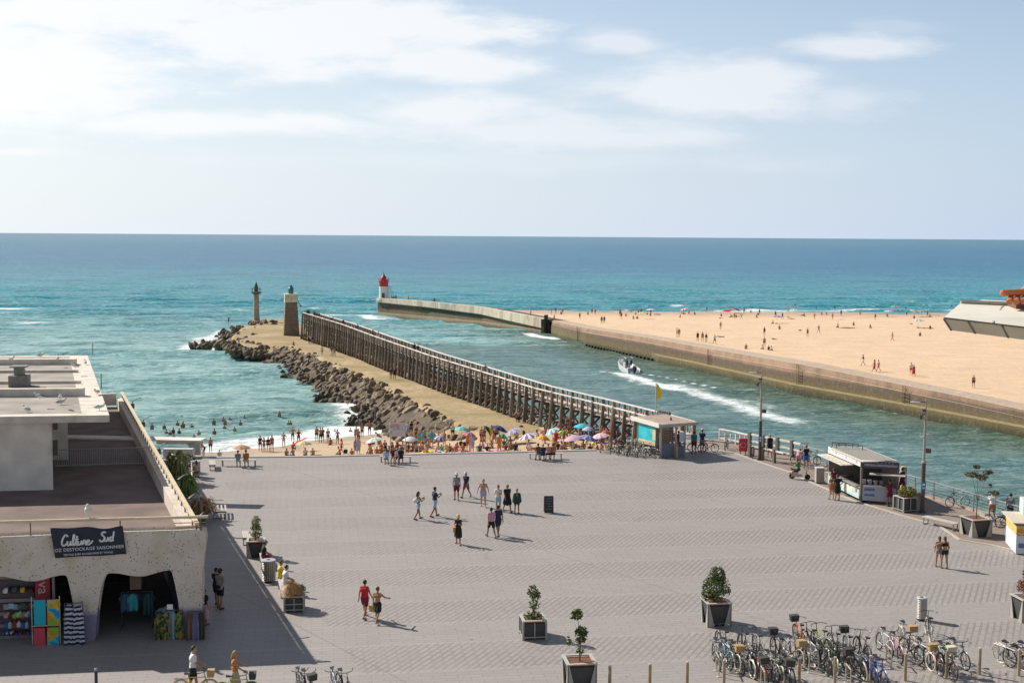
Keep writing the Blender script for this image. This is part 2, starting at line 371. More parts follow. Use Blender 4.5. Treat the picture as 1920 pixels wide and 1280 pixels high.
    h=s.math('ADD',s.math('MULTIPLY',h1,1.3),s.math('MULTIPLY',h2,.30)); h=s.math('ADD',h,s.math('MULTIPLY',h3,2.2))
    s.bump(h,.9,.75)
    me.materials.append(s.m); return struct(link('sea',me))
build_sea()
# --- seabed/ground sheet far below everything
gb=MB(); gb.quad((-17000,-300,-9.5),(17000,-300,-9.5),(17000,17000,-9.5),(-17000,17000,-9.5)); struct(gb.build('seabed',mat('seabed_sand',(.25,.22,.16),.9)))
# --- sand material
def sandmat(name,col,wet,zw,zd):
    s=NT(name); P=s.pos(); z=s.sep(P)[2]
    n1=s.noise(s.pos((.12,.35,1)),1,6,.6); n2=s.noise(s.pos((1.2,2.5,1)),1,5,.65); n3=s.noise(P,6,3)
    c=s.mix(s.mr(n1,.35,.65),tuple(q*.90 for q in col),tuple(min(1,q*1.04) for q in col)); c=s.mix(s.mr(n2,.40,.62,0,.45),c,tuple(q*.68 for q in col)); n4=s.noise(P,1.3,5,.75,.5); c=s.mix(s.mr(n4,.55,.68,0,.4),c,tuple(q*.55 for q in col))
    zz=s.math('ADD',z,s.mr(n1,.3,.7,-.25,.25))
    c=s.mix(s.mr(zz,zw,zd,.85,0,True),c,wet)
    s.L(c,s.b.inputs['Base Color']); s.put(s.b.inputs['Roughness'],s.mr(zz,zw,zd,.35,.95))
    s.bump(s.math('ADD',n2,s.math('MULTIPLY',n3,.4)),.7,.12); return s.m
M_sandL=sandmat('sand_bay',(.56,.41,.26),(.36,.27,.185),-6.1,-5.1)
M_sandR=sandmat('sand_far_beach',(.745,.53,.34),(.50,.33,.20),-5.7,-4.0)
def grid(name,xs,ys,hf,m,smooth=True):
    vs=[(x,y,hf(x,y)) for y in ys for x in xs]; nx=len(xs)
    fs=[(j*nx+i,j*nx+i+1,(j+1)*nx+i+1,(j+1)*nx+i) for j in range(len(ys)-1) for i in range(nx-1)]
    me=bpy.data.meshes.new(name); me.from_pydata(vs,[],fs); me.materials.append(m); me.polygons.foreach_set('use_smooth',[smooth]*len(fs)); return struct(link(name,me))
def foot(x,y,a=.05): return a*MN.noise((x*.8,y*.8,0))+a*1.6*MN.noise((x*.2,y*.2,3))
xs=[-60+i*.8 for i in range(int(90/.8))]; ys=[92+i*.8 for i in range(int(75/.8))]
def hb2(x,y):
    e=px_at(y)
    drop=max(0,x-e-1.5)*.9      # falls away under the pier to the channel
    return max(-8.5,hbeach(x,y)-drop+foot(x,y,.07))
grid('beach_sand',xs,ys,hb2,M_sandL)
# far beach sheet, its near edge follows the quay wall
def wx(Y):
    L=WALLTOP[::-1]
    if Y>WALLTOP[0][1]: return WALLTOP[0][0]-(Y-WALLTOP[0][1])*.45
    return px_at(Y,L)
ysr=[90+i*1.6 for i in range(185)]
vs=[];fs=[];NX=150
for y in ysr:
    x0=wx(y)+.9
    for i in range(NX):
        t=i/(NX-1); x=x0+t**1.7*230; z=hright(x,y)+foot(x,y,.10)
        vs.append((x,y,max(z,-8)))
for j in range(len(ysr)-1):
    for i in range(NX-1): fs.append((j*NX+i,j*NX+i+1,(j+1)*NX+i+1,(j+1)*NX+i))
me=bpy.data.meshes.new('far_beach'); me.from_pydata(vs,[],fs); me.materials.append(M_sandR); me.polygons.foreach_set('use_smooth',[True]*len(fs)); struct(link('far_beach_sand',me))
# --- plaza
PA=R(8.2)
s=NT('paving'); P=s.pos(rot=-PA); sx,sy,sz=s.sep(P)
per=6.0
ph=s.math('FRACT',s.math('DIVIDE',s.math('ADD',sy,.35),per))      # 0..1 inside a band period
tex=s.mr(ph,.555,.565,1,0)                                          # textured slabs then smooth strip
# slanted slab rows
def brick(vec,sc1,bw,rh,mort,c1,c2,cmx,off=.5):
    b=s.n('ShaderNodeTexBrick'); s.L(vec,b.inputs['Vector']); b.inputs['Scale'].default_value=sc1; b.inputs['Brick Width'].default_value=bw; b.inputs['Row Height'].default_value=rh; b.inputs['Mortar Size'].default_value=mort; b.inputs['Mortar Smooth'].default_value=.15; b.offset=off
    b.inputs['Color1'].default_value=c1+(1,); b.inputs['Color2'].default_value=c2+(1,); b.inputs['Mortar'].default_value=cmx+(1,); return b
A1=(.350,.322,.298); A2=(.318,.291,.270); DM=(.238,.218,.203)
b1=brick(s.pos(rot=R(-66)),1,.80,.27,.055,A1,A2,DM); b2=brick(s.pos(rot=-PA),1,.95,.31,.022,(.338,.309,.288),(.312,.285,.265),(.25,.228,.212))
lnx=s.math('SUBTRACT',s.sep(s.pos())[0],s.math('MULTIPLY',s.math('SUBTRACT',s.sep(s.pos())[1],48.6),-.375)); tex=s.math('MULTIPLY',tex,s.mr(lnx,-6.2,-6.0))
wr=s.noise(s.pos((.25,.5,1)),1,4,.6); tex=s.math('MULTIPLY',tex,s.mr(wr,.35,.6,.35,1)); c=s.mix(tex,b2.outputs['Color'],b1.outputs['Color'])
ln=s.mr(s.math('ABSOLUTE',s.math('SUBTRACT',ph,.56)),.010,.020,1,0); ln2=s.mr(s.math('ABSOLUTE',s.math('SUBTRACT',ph,.01)),.010,.020,1,0)
c=s.mix(s.math('MULTIPLY',s.math('MAXIMUM',ln,ln2),.3),c,(.46,.42,.38))
jx,jy,jz=s.sep(s.pos(rot=R(52))); jl=s.mr(s.math('ABSOLUTE',s.math('SUBTRACT',s.math('FRACT',s.math('DIVIDE',jy,17.0)),.5)),.0016,.003,.5,0); c=s.mix(jl,c,(.17,.15,.135))
g1=s.noise(s.pos((.06,.22,1)),1,6,.6); g2=s.noise(s.pos((.5,.9,1)),1,6,.7); g3=s.noise(s.pos(),9,3,.6)
c=s.mix(s.mr(g1,.35,.65,0,.22),c,(.24,.205,.18)); stn=s.noise(s.pos((.35,.35,1)),1,7,.75,1.2); c=s.mix(s.mr(stn,.60,.70,0,.38,True),c,(.17,.145,.13)); c=s.mix(s.mr(g2,.5,.75,0,.2),c,(.40,.35,.31)); c=s.mix(s.mr(g3,.5,.7,0,.2),c,(.22,.195,.18))
sp=s.n('ShaderNodeTexVoronoi'); s.L(s.pos((1,1,1)),sp.inputs['Vector']); sp.inputs['Scale'].default_value=.55
c=s.mix(s.mr(sp.outputs['Distance'],.035,.055,.55,0),c,(.09,.085,.08))
s.L(c,s.b.inputs['Base Color']); s.b.inputs['Roughness'].default_value=.62
s.bump(s.math('ADD',s.math('MULTIPLY',s.math('MULTIPLY',b1.outputs['Fac'],tex),-1.0),s.math('MULTIPLY',g3,.3)),.5,.03)
M_pave=s.m
M_conc=mat('quay_concrete',(.30,.28,.245),.85,var=.25,vs=.8,bump=.3,bs=6)
EDGE=[G(a,b) for a,b in [(200,859),(380,857),(480,856),(600,855),(730,852),(860,849),(1000,846),(1117,843)]]
QUAY=[(10.0,99.2),(14.6,104.6),(18.5,102.0),(22.7,95.0),(26.3,84.8),(29.9,74.7),(34.3,63),(40.5,46),(47,20)]
poly=[(-75,5)]+[(-75,EDGE[0].y)]+[(p.x,p.y) for p in EDGE]+QUAY+[(47,5)]
m=MB(); m.prism(poly,-8.5,0.0); o=m.build('plaza',[M_pave]); struct(o)
o.data.materials.append(M_conc)
for p in o.data.polygons:
    if abs(p.normal.z)<.5: p.material_index=1
# low coping along the plaza edge above the beach
m=MB()
for a,b in zip(EDGE,EDGE[1:]): m.bar(Vector((a.x,a.y-.2,.03)),Vector((b.x,b.y-.2,.03)),.4,.07)
struct(m.build('plaza_coping',mat('coping_stone',(.42,.40,.37),.8,var=.15,vs=3)))
# --- boardwalk beside the channel
CURB=[G(a,b) for a,b in [(1338,842),(1380,850),(1430,868),(1478,884),(1530,908),(1600,938),(1690,966),(1760,985),(1800,1012),(1860,1022),(1920,1036),(1990,1068)]]
s=NT('boardwalk_planks'); b=s.n('ShaderNodeTexBrick'); s.L(s.pos(rot=R(20)),b.inputs['Vector']); b.inputs['Scale'].default_value=1; b.inputs['Brick Width'].default_value=2.4; b.inputs['Row Height'].default_value=.17; b.inputs['Mortar Size'].default_value=.012
b.inputs['Color1'].default_value=(.30,.235,.19,1); b.inputs['Color2'].default_value=(.245,.19,.155,1); b.inputs['Mortar'].default_value=(.07,.055,.045,1)
g=s.noise(s.pos((.4,.8,1)),1,6,.6); c=s.mix(s.mr(g,.4,.7,0,.4),b.outputs['Color'],(.33,.28,.24)); s.L(c,s.b.inputs['Base Color']); s.b.inputs['Roughness'].default_value=.8
M_board=s.m
QI=[(14.9,103.9),(18.2,101.6),(22.4,94.9),(26.0,84.7),(29.6,74.6),(34.0,62.9),(40.2,45.9)]
bw=[(p.x,p.y) for p in CURB]+[(40.1,45.9)]+QI[::-1][1:]
m=MB(); m.prism(bw,.001,.004); struct(m.build('boardwalk',M_board))
m=MB()
for a,b in zip(CURB,CURB[1:]): m.bar(a+Vector((0,0,.02)),b+Vector((0,0,.02)),.16,.05)
struct(m.build('kerb_strip',mat('pale_kerb',(.46,.41,.35),.8)))
m=MB()
for a,b in zip(QUAY[1:],QUAY[2:]): m.bar((a[0],a[1],.05),(b[0],b[1],.05),.34,.14)
struct(m.build('quay_edge_kerb',mat('quay_kerb',(.42,.34,.26),.8,var=.2,vs=2)))
# --- timber pier's embankment path
PL=[GH(a,b,hpath) for a,b in [(985,808),(905,806),(850,792),(780,756),(700,716),(640,691),(580,663),(530,651),(440,638)]]
TIP=[GH(a,b,hpath) for a,b in [(415,632),(430,626),(520,612),(575,612)]]
def rw(y): return (6.7-2.9*sm(214,240,y))*(.78+.22*sm(130,168,y))
def pathleft(Y):
    L=[(p.x,p.y) for p in PL[1:]]; 
    for (x0,y0),(x1,y1) in zip(L,L[1:]):
        if Y<=y1: return x0+(x1-x0)*(Y-y0)/(y1-y0)
    return L[-1][0]
s=NT('dry_path'); g1=s.noise(s.pos((.10,.10,1)),1,6,.6); g2=s.noise(s.pos((.5,.25,1)),1,6,.7); g3=s.noise(s.pos(),2.5,4,.7)
c=s.mix(s.mr(g1,.38,.62),(.33,.24,.12),(.50,.365,.215)); c=s.mix(s.mr(g2,.44,.60,0,.75),c,(.30,.24,.10)); c=s.mix(s.mr(g3,.48,.66,0,.5),c,(.22,.16,.085))
c=s.mix(s.mr(s.noise(s.pos((.05,.3,1),rot=R(20)),1,5,.6),.58,.68,0,.7),c,(.20,.20,.06))
s.L(c,s.b.inputs['Base Color']); s.b.inputs['Roughness'].default_value=.95; s.bump(g3,.6,.2)
m=MB(); prev=None; N=110
def pathz(x,y): return hpath(x,y)+.10*MN.noise((x*.25,y*.25,1))+.25*MN.noise((x*.06,y*.06,5))
rows=[]
for i in range(N+1):
    y=126+i*(262-126)/N; xl=pathleft(y) if y>PL[1].y else PL[1].x+(PL[1].y-y)*.9; xr=px_at(y)-.4
    if y>250: xr=px_at(250)-.4-(y-250)*.5; xl=xl+(y-250)*.15
    xr=max(xr,xl+.5)
    row=[]
    for k in range(15):
        t=k/14; x=xl+(xr-xl)*t; z=pathz(x,y)
        if k==0: z-=.35
        row.append((x,y,z))
    row=[(xl-rw(y)-1.8,y-3.0,-7.6),(xl-rw(y)*.62,y-1.6,-5.9),(xl-1.6,y-.6,z-1.2 if False else pathz(xl,y)-1.1)]+row+[(xr+1.2,y,pathz(xr,y)-.3),(xr+5.5,y+1.5,-5.8),(xr+9,y+2.5,-8)]
    rows.append(row)
nx=len(rows[0]); vs=[p for r_ in rows for p in r_]
fs=[(j*nx+i,j*nx+i+1,(j+1)*nx+i+1,(j+1)*nx+i) for j in range(N) for i in range(nx-1)]
last=rows[-1]; o0=len(vs); vs+=[(p[0]-1,p[1]+7,-8.0) for p in last]; fs+=[(N*nx+i,N*nx+i+1,o0+i+1,o0+i) for i in range(nx-1)]
first=rows[0]; o1=len(vs); vs+=[(p[0],p[1]-6,min(p[2],hbeach(p[0],p[1]-6))-.6) for p in first]; fs+=[(o1+i,o1+i+1,i+1,i) for i in range(nx-1)]
me=bpy.data.meshes.new('jetty_path'); me.from_pydata(vs,[],fs); me.materials.append(s.m); me.materials.append(mat('rubble_slope',(.10,.075,.05),.95,var=.5,vs=1.2,bump=.6,bs=2))
for k_,p_ in enumerate(me.polygons):
    c_=p_.center
    if c_.z<hpath(c_.x,c_.y)-.42 and c_.y>131: p_.material_index=1
me.polygons.foreach_set('use_smooth',[True]*len(fs)); struct(link('embankment_path',me))
ring=[GH(a,b,hpath) for a,b in [(432,640),(438,631),(458,622),(468,609),(500,602),(530,604),(560,607),(582,622),(588,645),(520,652),(460,649)]]
ring=[q for a_,b_ in zip(ring,ring[1:]+ring[:1]) for q in (a_,a_.lerp(b_,.33),a_.lerp(b_,.66))]; ring=[q+Vector((MN.noise(q*.7),MN.noise(q*.7+Vector((9,0,0))),0))*1.6 for q in ring]
cen=sum(ring,Vector())/len(ring); cen.z=-4.25; n_=len(ring); vs=[tuple(cen)]
for p in ring: vs.append((p.x,p.y,-4.35))
for p in ring: d_=(p-cen).normalized(); vs.append((p.x+d_.x*1.2,p.y+d_.y*1.2,-4.9))
for p in ring: d_=(p-cen).normalized(); vs.append((p.x+d_.x*6,p.y+d_.y*6,-7.8))
fs=[(0,1+i,1+(i+1)%n_) for i in range(n_)]
for k_ in (0,1): fs+=[(1+k_*n_+i,1+(k_+1)*n_+i,1+(k_+1)*n_+(i+1)%n_,1+k_*n_+(i+1)%n_) for i in range(n_)]
me=bpy.data.meshes.new('tip'); me.from_pydata(vs,[],fs); me.materials.append(MATS['dry_path']); me.materials.append(MATS['rubble_slope'])
for k_,p_ in enumerate(me.polygons):
    if k_>=2*n_: p_.material_index=1
struct(link('embankment_tip',me))
# --- boulders
s=NT('boulder_rock'); oi=s.n('ShaderNodeObjectInfo'); P=s.pos(); g1=s.noise(P,.35,5,.6); g2=s.noise(P,1.8,5,.7); g3=s.noise(P,9,4,.65)
c=s.mix(s.mr(oi.outputs['Random'],0,1),(.10,.070,.045),(.33,.245,.16)); c=s.mix(s.mr(g1,.35,.65,0,.6),c,(.21,.145,.085)); c=s.mix(s.mr(g2,.5,.68,0,.65),c,(.40,.31,.21))
c=s.mix(s.mr(g3,.5,.7,0,.5),c,(.07,.06,.05)); nz_=s.sep(s.geo.outputs['Normal'])[2]; zz=s.sep(P)[2]
c=s.mix(s.mr(s.math('ADD',zz,s.mr(g2,.3,.7,-.5,.5)),-5.9,-4.9,.75,0),c,(.035,.036,.028))
s.L(c,s.b.inputs['Base Color']); s.b.inputs['Roughness'].default_value=.85; s.bump(s.math('ADD',g2,s.math('MULTIPLY',g3,.5)),.8,.15); M_rock=s.m
def rockmesh(seed):
    rn=random.Random(seed); bm=bmesh.new(); bmesh.ops.create_icosphere(bm,subdivisions=3,radius=1)
    pl=[(Vector((rn.gauss(0,1),rn.gauss(0,1),rn.gauss(0,1))).normalized(),rn.uniform(.45,.85)) for _ in range(9)]
    for v_ in bm.verts:
        p=v_.co.copy()
        for n_,d_ in pl:
            q=p.dot(n_)
            if q>d_: p-=n_*(q-d_)
        v_.co=p*(1+.08*MN.noise(p*2.3+Vector((seed,0,0))))+Vector((0,0,0))
    me=bpy.data.meshes.new('boulder'); bm.to_mesh(me); bm.free(); me.materials.append(M_rock); me.polygons.foreach_set('use_smooth',[True]*len(me.polygons)); me.set_sharp_from_angle(angle=R(32)); return me
RM=[rockmesh(i) for i in range(9)]
rn=random.Random(11); spots=[]
y=128.0
while y<266:                       # bay-side slope of the embankment
    xl=pathleft(y) if y>PL[1].y else PL[1].x+(PL[1].y-y)*.9
    wd=rw(y)
    t=0
    while t<1:
        w_=wd*t; x=xl+.3-w_*.95+rn.uniform(-.5,.5); yv=y-w_*.32+rn.uniform(-.6,.6)
        z=hpath(x,y)-.55-(3.6+hpath(0,y)+2.8)*.95*t**.85+rn.uniform(-.15,.35)
        if y<142: z=max(z,hbeach(x,yv)-.1)
        spots.append((x,yv,z,rn.choice((.32,.4,.48,.58,.68,.84))*rn.uniform(.85,1.1)))
        t+=rn.uniform(.5,.82)/wd
    y+=rn.uniform(.68,.98)
def pxspots(poly,n,zf,r0=.8,r1=1.4):
    for _ in range(n):
        while True:
            a=rn.uniform(min(p[0] for p in poly),max(p[0] for p in poly)); b=rn.uniform(min(p[1] for p in poly),max(p[1] for p in poly)); ins=False; j=len(poly)-1
            for i in range(len(poly)):
                if (poly[i][1]>b)!=(poly[j][1]>b) and a<(poly[j][0]-poly[i][0])*(b-poly[i][1])/(poly[j][1]-poly[i][1])+poly[i][0]: ins=not ins
                j=i
            if ins: break
        z=zf(a,b); p=G(a,b,z); spots.append((p.x,p.y,z+rn.uniform(-.2,.25),rn.uniform(r0,r1)))
pxspots([(405,628),(420,616),(455,612),(470,618),(505,624),(495,632),(450,634),(418,640),(405,640)],46,lambda a,b:-5.1-max(0,430-a)*.025,.45,.95)
pxspots([(462,606),(475,600),(500,601),(520,606),(515,611),(470,610)],22,lambda a,b:-4.4,.5,.9)
pxspots([(425,646),(455,654),(515,657),(535,672),(470,671),(425,662)],95,lambda a,b:-4.55-max(0,b-655)*.075,.5,.95)
pxspots([(355,648),(380,643),(440,642),(440,652),(400,652),(360,650)],30,lambda a,b:-5.6 if a<400 else -4.9,.7,1.2)
under=[]
y=150.0
while y<249:                       # rocks beneath the pier and on the channel side
    e=px_at(y)
    for k in range(5):
        x=e+1.0+k*1.1+rn.uniform(-.4,.4); z=hpath(0,y)+.35-k*.55+rn.uniform(-.2,.3)+(1.0 if k in(1,2) else 0)*sm(150,240,y)*1.0
        under.append((x,y+rn.uniform(-.5,.5),z,rn.uniform(.55,.95)))
    y+=rn.uniform(1.0,1.5)
spots_all=[(q,0) for q in spots]+[(q,1) for q in under]
spots_all.sort(key=lambda q:-(q[0][3]*(1 if q[1]==0 else .45))/math.hypot(q[0][0],q[0][1]))
rest=MB(); cnt=0
for (x,y,z,r_),u_ in spots_all:
    rot=Euler((rn.uniform(0,6.3),rn.uniform(0,6.3),rn.uniform(0,6.3))); scl=Vector((rn.uniform(.85,1.35),rn.uniform(.8,1.1),rn.uniform(.65,.95)))*r_
    me=RM[rn.randrange(9)]
    if cnt<300:
        o=link('boulder',me,None,(x,y,z)); o.rotation_euler=rot; o.scale=scl
        tag(o,'dark weathered boulder heaped in the rock armour between the embankment path and the bay','boulder','boulders heaped along the embankment')
        cnt+=1
    else:
        M=Matrix.Translation((x,y,z))@rot.to_matrix().to_4x4()@Matrix.Diagonal(scl.to_4d())
        rest.add([M@v_.co for v_ in me.vertices],[tuple(p.vertices) for p in me.polygons])
o=rest.build('rock_armour',M_rock,smooth=True); o.data.set_sharp_from_angle(angle=R(32)); tag(o,'heaped dark rock armour under the timber pier and around the embankment tip','rocks',kind='stuff')
# ================================================================== CONCRETE JETTY AND QUAY WALL
def sweep(pts,prof_at):
    "pts: Vectors along the line; prof_at(i,p)->list of (offset towards the channel, z)"
    vs=[];fs=[];n=None
    for i,p in enumerate(pts):
        a=pts[max(0,i-1)]; b=pts[min(len(pts)-1,i+1)]; d=Vector((b.x-a.x,b.y-a.y,0)).normalized(); nrm=Vector((d.y,-d.x,0))
        if nrm.x>0: nrm=-nrm
        pr=prof_at(i,p); n=len(pr)
        for (o_,z) in pr: vs.append((p.x+nrm.x*o_,p.y+nrm.y*o_,z))
    for i in range(len(pts)-1):
        for k in range(n-1): fs.append((i*n+k,i*n+k+1,(i+1)*n+k+1,(i+1)*n+k))
    fs.append(tuple(range(n))); fs.append(tuple((len(pts)-1)*n+k for k in range(n-1,-1,-1)))
    return vs,fs
def dens(pts,st=6):
    out=[]
    for a,b in zip(pts,pts[1:]):
        k=max(1,int((b-a).length/st)); out+= [a.lerp(b,i/k) for i in range(k)]
    return out+[pts[-1]]
s=NT('quay_wall_stain'); P=s.pos(); zc=s.sep(P)[2]; X_=s.noise(s.pos((.10,.10,.8)),1,5,.6); st=s.noise(s.pos((.45,.45,.10)),1,5,.7); fine=s.noise(P,1.6,6,.7)
zz=s.math('ADD',zc,s.math('MULTIPLY',s.math('SUBTRACT',X_,.5),.9))
ramp=s.n('ShaderNodeValToRGB'); s.L(s.mr(zz,-6,-2.4),ramp.inputs[0]); e=ramp.color_ramp.elements
e[0].position=0; e[0].color=(.035,.035,.015,1); e[1].position=1; e[1].color=(.43,.28,.19,1)
for p_,c_ in ((.12,(.065,.058,.025,1)),(.26,(.155,.118,.045,1)),(.46,(.15,.108,.052,1)),(.56,(.13,.09,.06,1)),(.72,(.155,.105,.075,1)),(.78,(.33,.205,.14,1)),(.93,(.40,.255,.17,1))):
    q=ramp.color_ramp.elements.new(p_); q.color=c_
c=s.mix(s.mr(st,.45,.7,0,.55),ramp.outputs[0],(.12,.095,.06)); c=s.mix(s.mr(fine,.5,.75,0,.4),c,(.33,.27,.20))
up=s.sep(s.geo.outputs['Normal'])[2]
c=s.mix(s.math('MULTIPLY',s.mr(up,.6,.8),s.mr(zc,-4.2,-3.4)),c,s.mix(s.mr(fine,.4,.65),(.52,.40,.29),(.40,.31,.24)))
c=s.mix(s.math('MULTIPLY',s.mr(up,.6,.8),s.mr(zc,-4.2,-3.4,1,0)),c,s.mix(s.mr(fine,.4,.65),(.32,.26,.13),(.20,.165,.08)))
s.L(c,s.b.inputs['Base Color']); s.b.inputs['Roughness'].default_value=.9; s.bump(s.math('ADD',st,fine),.5,.2)
W2=dens(WT[4:],5); B2=[]
def zt_(p): return zwall(p.y)
def prof(i,p):
    z=zt_(p); led=sm(225,195,p.y)
    l=.0 if p.y>232 else 1.3
    return [(-3.6,-8.5),(-3.6,z-.02),(-.35,z),(-.05,z-.05),(0,z-.9),(.12,z-.93),(.15,-4.75),(.15+l,-4.8),(.2+l,-8.5)]
vs,fs=sweep(W2,prof); me=bpy.data.meshes.new('quay_wall'); me.from_pydata(vs,[],fs); me.materials.append(s.m); qw=thing('quay_wall','long stained quay wall of the channel below the far beach','quay wall'); link('wall',me,qw)
# timber-pile teeth where the ledge is broken up
m=MB(); n_=0
for p in dens(WT[4:],1.5):
    if 196<p.y<262: m.box((p.x-.65,p.y-.3,-6.1),(.5,.5,.9),.35)
m.build('footing_blocks',mat('dark_footing',(.035,.033,.02),.9),qw)
m=MB()
for a,b in ((1235,664),(1088,622)):     # ladder recesses
    q=AT(a,b,1); 
for px in (1088,1320,1500,1735):
    pts=W2; best=min(pts,key=lambda p:abs((960+p.x/(p.y*.9964+1.44)*F)-px)); z=zt_(best)
    for k in range(7): m.box((best.x-.35,best.y-.12,z-.5-.45*k),(.06,.6,.05),.33)
    m.box((best.x-.32,best.y-.5,z-1.6),(.06,.06,3.0)); m.box((best.x-.4,best.y+.25,z-1.6),(.06,.06,3.0))
m.build('ladder',mat('rusty_iron',(.17,.11,.07),.8),qw)
# jetty
s=NT('jetty_stone'); P=s.pos(); zc=s.sep(P)[2]; st=s.noise(s.pos((.3,.3,.12)),1,5,.7); fine=s.noise(P,1.3,6,.7); X_=s.noise(s.pos((.05,.05,.4)),1,4)
zz=s.math('ADD',zc,s.math('MULTIPLY',s.math('SUBTRACT',X_,.5),1.2))
c=s.mix(s.mr(zz,-6,-5.3),(.04,.038,.02),(.21,.16,.09)); c=s.mix(s.mr(zz,-4.3,-3.6),c,(.075,.060,.042)); c=s.mix(s.mr(st,.45,.7,0,.5),c,(.11,.10,.07)); c=s.mix(s.mr(fine,.5,.75,0,.35),c,(.32,.28,.2))
s.L(c,s.b.inputs['Base Color']); s.b.inputs['Roughness'].default_value=.9; s.bump(fine,.5,.2); M_jet=s.m
s=NT('jetty_parapet_blocks'); P=s.pos(); vr=s.n('ShaderNodeTexVoronoi'); s.L(s.pos((.5,.22,.001)),vr.inputs['Vector']); vr.inputs['Scale'].default_value=1
st=s.noise(s.pos((.8,.8,.25)),1,5,.7); c=s.mix(s.mr(s.sep(vr.outputs['Color'])[0],.1,.9),(.74,.62,.46),(.52,.44,.33)); c=s.mix(s.mr(st,.5,.7,0,.65),c,(.19,.165,.13)); s.L(c,s.b.inputs['Base Color']); s.b.inputs['Roughness'].default_value=.9; M_par=s.m
jt=thing('jetty','curved concrete jetty with a pale block parapet carrying the red and white lighthouse','jetty')
J=dens(WT[:4],5); d0=(J[1]-J[0]).normalized()
def jprof(i,p):
    z=p.z; t=i/(len(J)-1); h=1.3+1.2*t
    return [(-7,-8.5),(-7,z-.7),(-1.2,z-.7),(-.9,z-.7),(-.4,z-h),(-.5,-5.0),(.5+.3*t,-6.3),(.8,-8.5)]
vs,fs=sweep(J,jprof); me=bpy.data.meshes.new('jw'); me.from_pydata(vs,[],fs); me.materials.append(M_jet); link('wall',me,jt)
def pprof(i,p):
    z=p.z; t=i/(len(J)-1); h=1.3+1.2*t
    return [(-1.25,z-.72),(-1.2,z),(.12,z),(.15,z-h+.2),(-.1,z-h),(-.45,z-h)]
vs,fs=sweep(J,pprof); me=bpy.data.meshes.new('jp'); me.from_pydata(vs,[],fs); me.materials.append(M_par); link('parapet',me,jt)
m=MB(); e=J[-1]; m.box((e.x+.2,e.y-1.6,e.z-2.2),(2.0,3.0,4.6),-.35); m.build('end_block',M_jet,jt)
m=MB(); m.box((e.x-.1,e.y-3.4,-3.9),(.5,1.4,5.0),-.35); m.build('dark_end_slab',mat('near_black_slab',(.03,.027,.022),.8),jt)  # near-black upright slab standing for the dark slot at the jetty end
# ================================================================== LIGHTHOUSES
whit=mat('white_render',(.72,.70,.66),.7,var=.08,vs=2); redp=mat('red_lighthouse_paint',(.50,.035,.03),.5,var=.15,vs=2)
tp=WT[0]+(WT[1]-WT[0]).normalized()*4.5; base=Vector((tp.x+2.6,tp.y+2.3,WT[0].z-.7)); base=AT(719.5,561,tp.y+3.0); base.z=WT[0].z-.7
k=base.y/345
t=thing('lighthouse','round white lighthouse with a red lantern top standing on the end of the concrete jetty','lighthouse',base)
MB().lathe([(1.75,0),(1.75,.5),(1.32,.5),(1.22,4.0),(1.22,4.6)],n=28).build('tower',whit,t,smooth=False)
MB().lathe([(1.23,3.9),(1.30,4.0),(1.30,5.1),(1.5,5.2),(1.5,5.35),(1.1,5.4),(1.05,5.9)],n=28).build('red_band',redp,t)
MB().lathe([(.62,5.8),(.62,6.3),(.8,6.4),(.45,6.9),(.1,7.5),(.06,8.0)],n=16).build('lantern',mat('lantern_red_dark',(.30,.05,.04),.5),t)
m=MB()
for i in range(16):
    a=i*math.pi/8; m.tube((1.42*math.cos(a),1.42*math.sin(a),5.3),(1.42*math.cos(a),1.42*math.sin(a),6.2),.035,n=5)
m.ring((0,0,6.2),(0,0,1),1.42,.035,24,5); m.ring((0,0,5.8),(0,0,1),1.42,.03,24,5); m.build('gallery_rail',redp,t)
m=MB(); m.box((0,-1.27,1.1),(.8,.12,2.0)); m.build('door',mat('dark_door',(.10,.07,.06),.6),t)
m=MB()
for a,b in (((1.5,.3,0),(1.35,.3,4.2)),((2.4,.3,0),(1.7,.3,4.2)),((3.3,.2,0),(2.2,.2,2.7))): m.tube(a,b,.06,n=5)
for z in (.8,1.6,2.4,3.2,4.0): m.bar((1.4,.3,z),(2.5-.18*z,.3,z),.06,.06)
m.box((2.3,.2,1.2),(1.0,.8,.08)); m.box((2.6,.25,.5),(.9,.7,1.0)); m.build('access_stair',mat('pinkish_steel',(.42,.30,.28),.6),t)
# green-topped square tower on the embankment
brick_=NT('tower_masonry'); s=brick_; b=brick_.n('ShaderNodeTexBrick'); tcx=s.tc.outputs['Object']; mp=s.n('ShaderNodeMapping'); s.L(tcx,mp.inputs[0]); mp.inputs['Rotation'].default_value=(R(90),0,R(0)); s.L(mp.outputs[0],b.inputs['Vector']); b.inputs['Scale'].default_value=1; b.inputs['Brick Width'].default_value=.7; b.inputs['Row Height'].default_value=.3; b.inputs['Mortar Size'].default_value=.02
b.inputs['Color1'].default_value=(.31,.235,.165,1); b.inputs['Color2'].default_value=(.22,.16,.11,1); b.inputs['Mortar'].default_value=(.15,.12,.09,1)
g=s.noise(tcx,.8,5,.7); c=s.mix(s.mr(g,.4,.7,0,.6),b.outputs['Color'],(.20,.115,.06)); s.L(c,s.b.inputs['Base Color']); s.b.inputs['Roughness'].default_value=.9; M_tow=s.m
base=GH(546,629,hpath); base.z-=.1
t=thing('signal_tower','tapering brown stone tower with a pale gallery and green lantern beside the timber pier','tower',base,R(14))
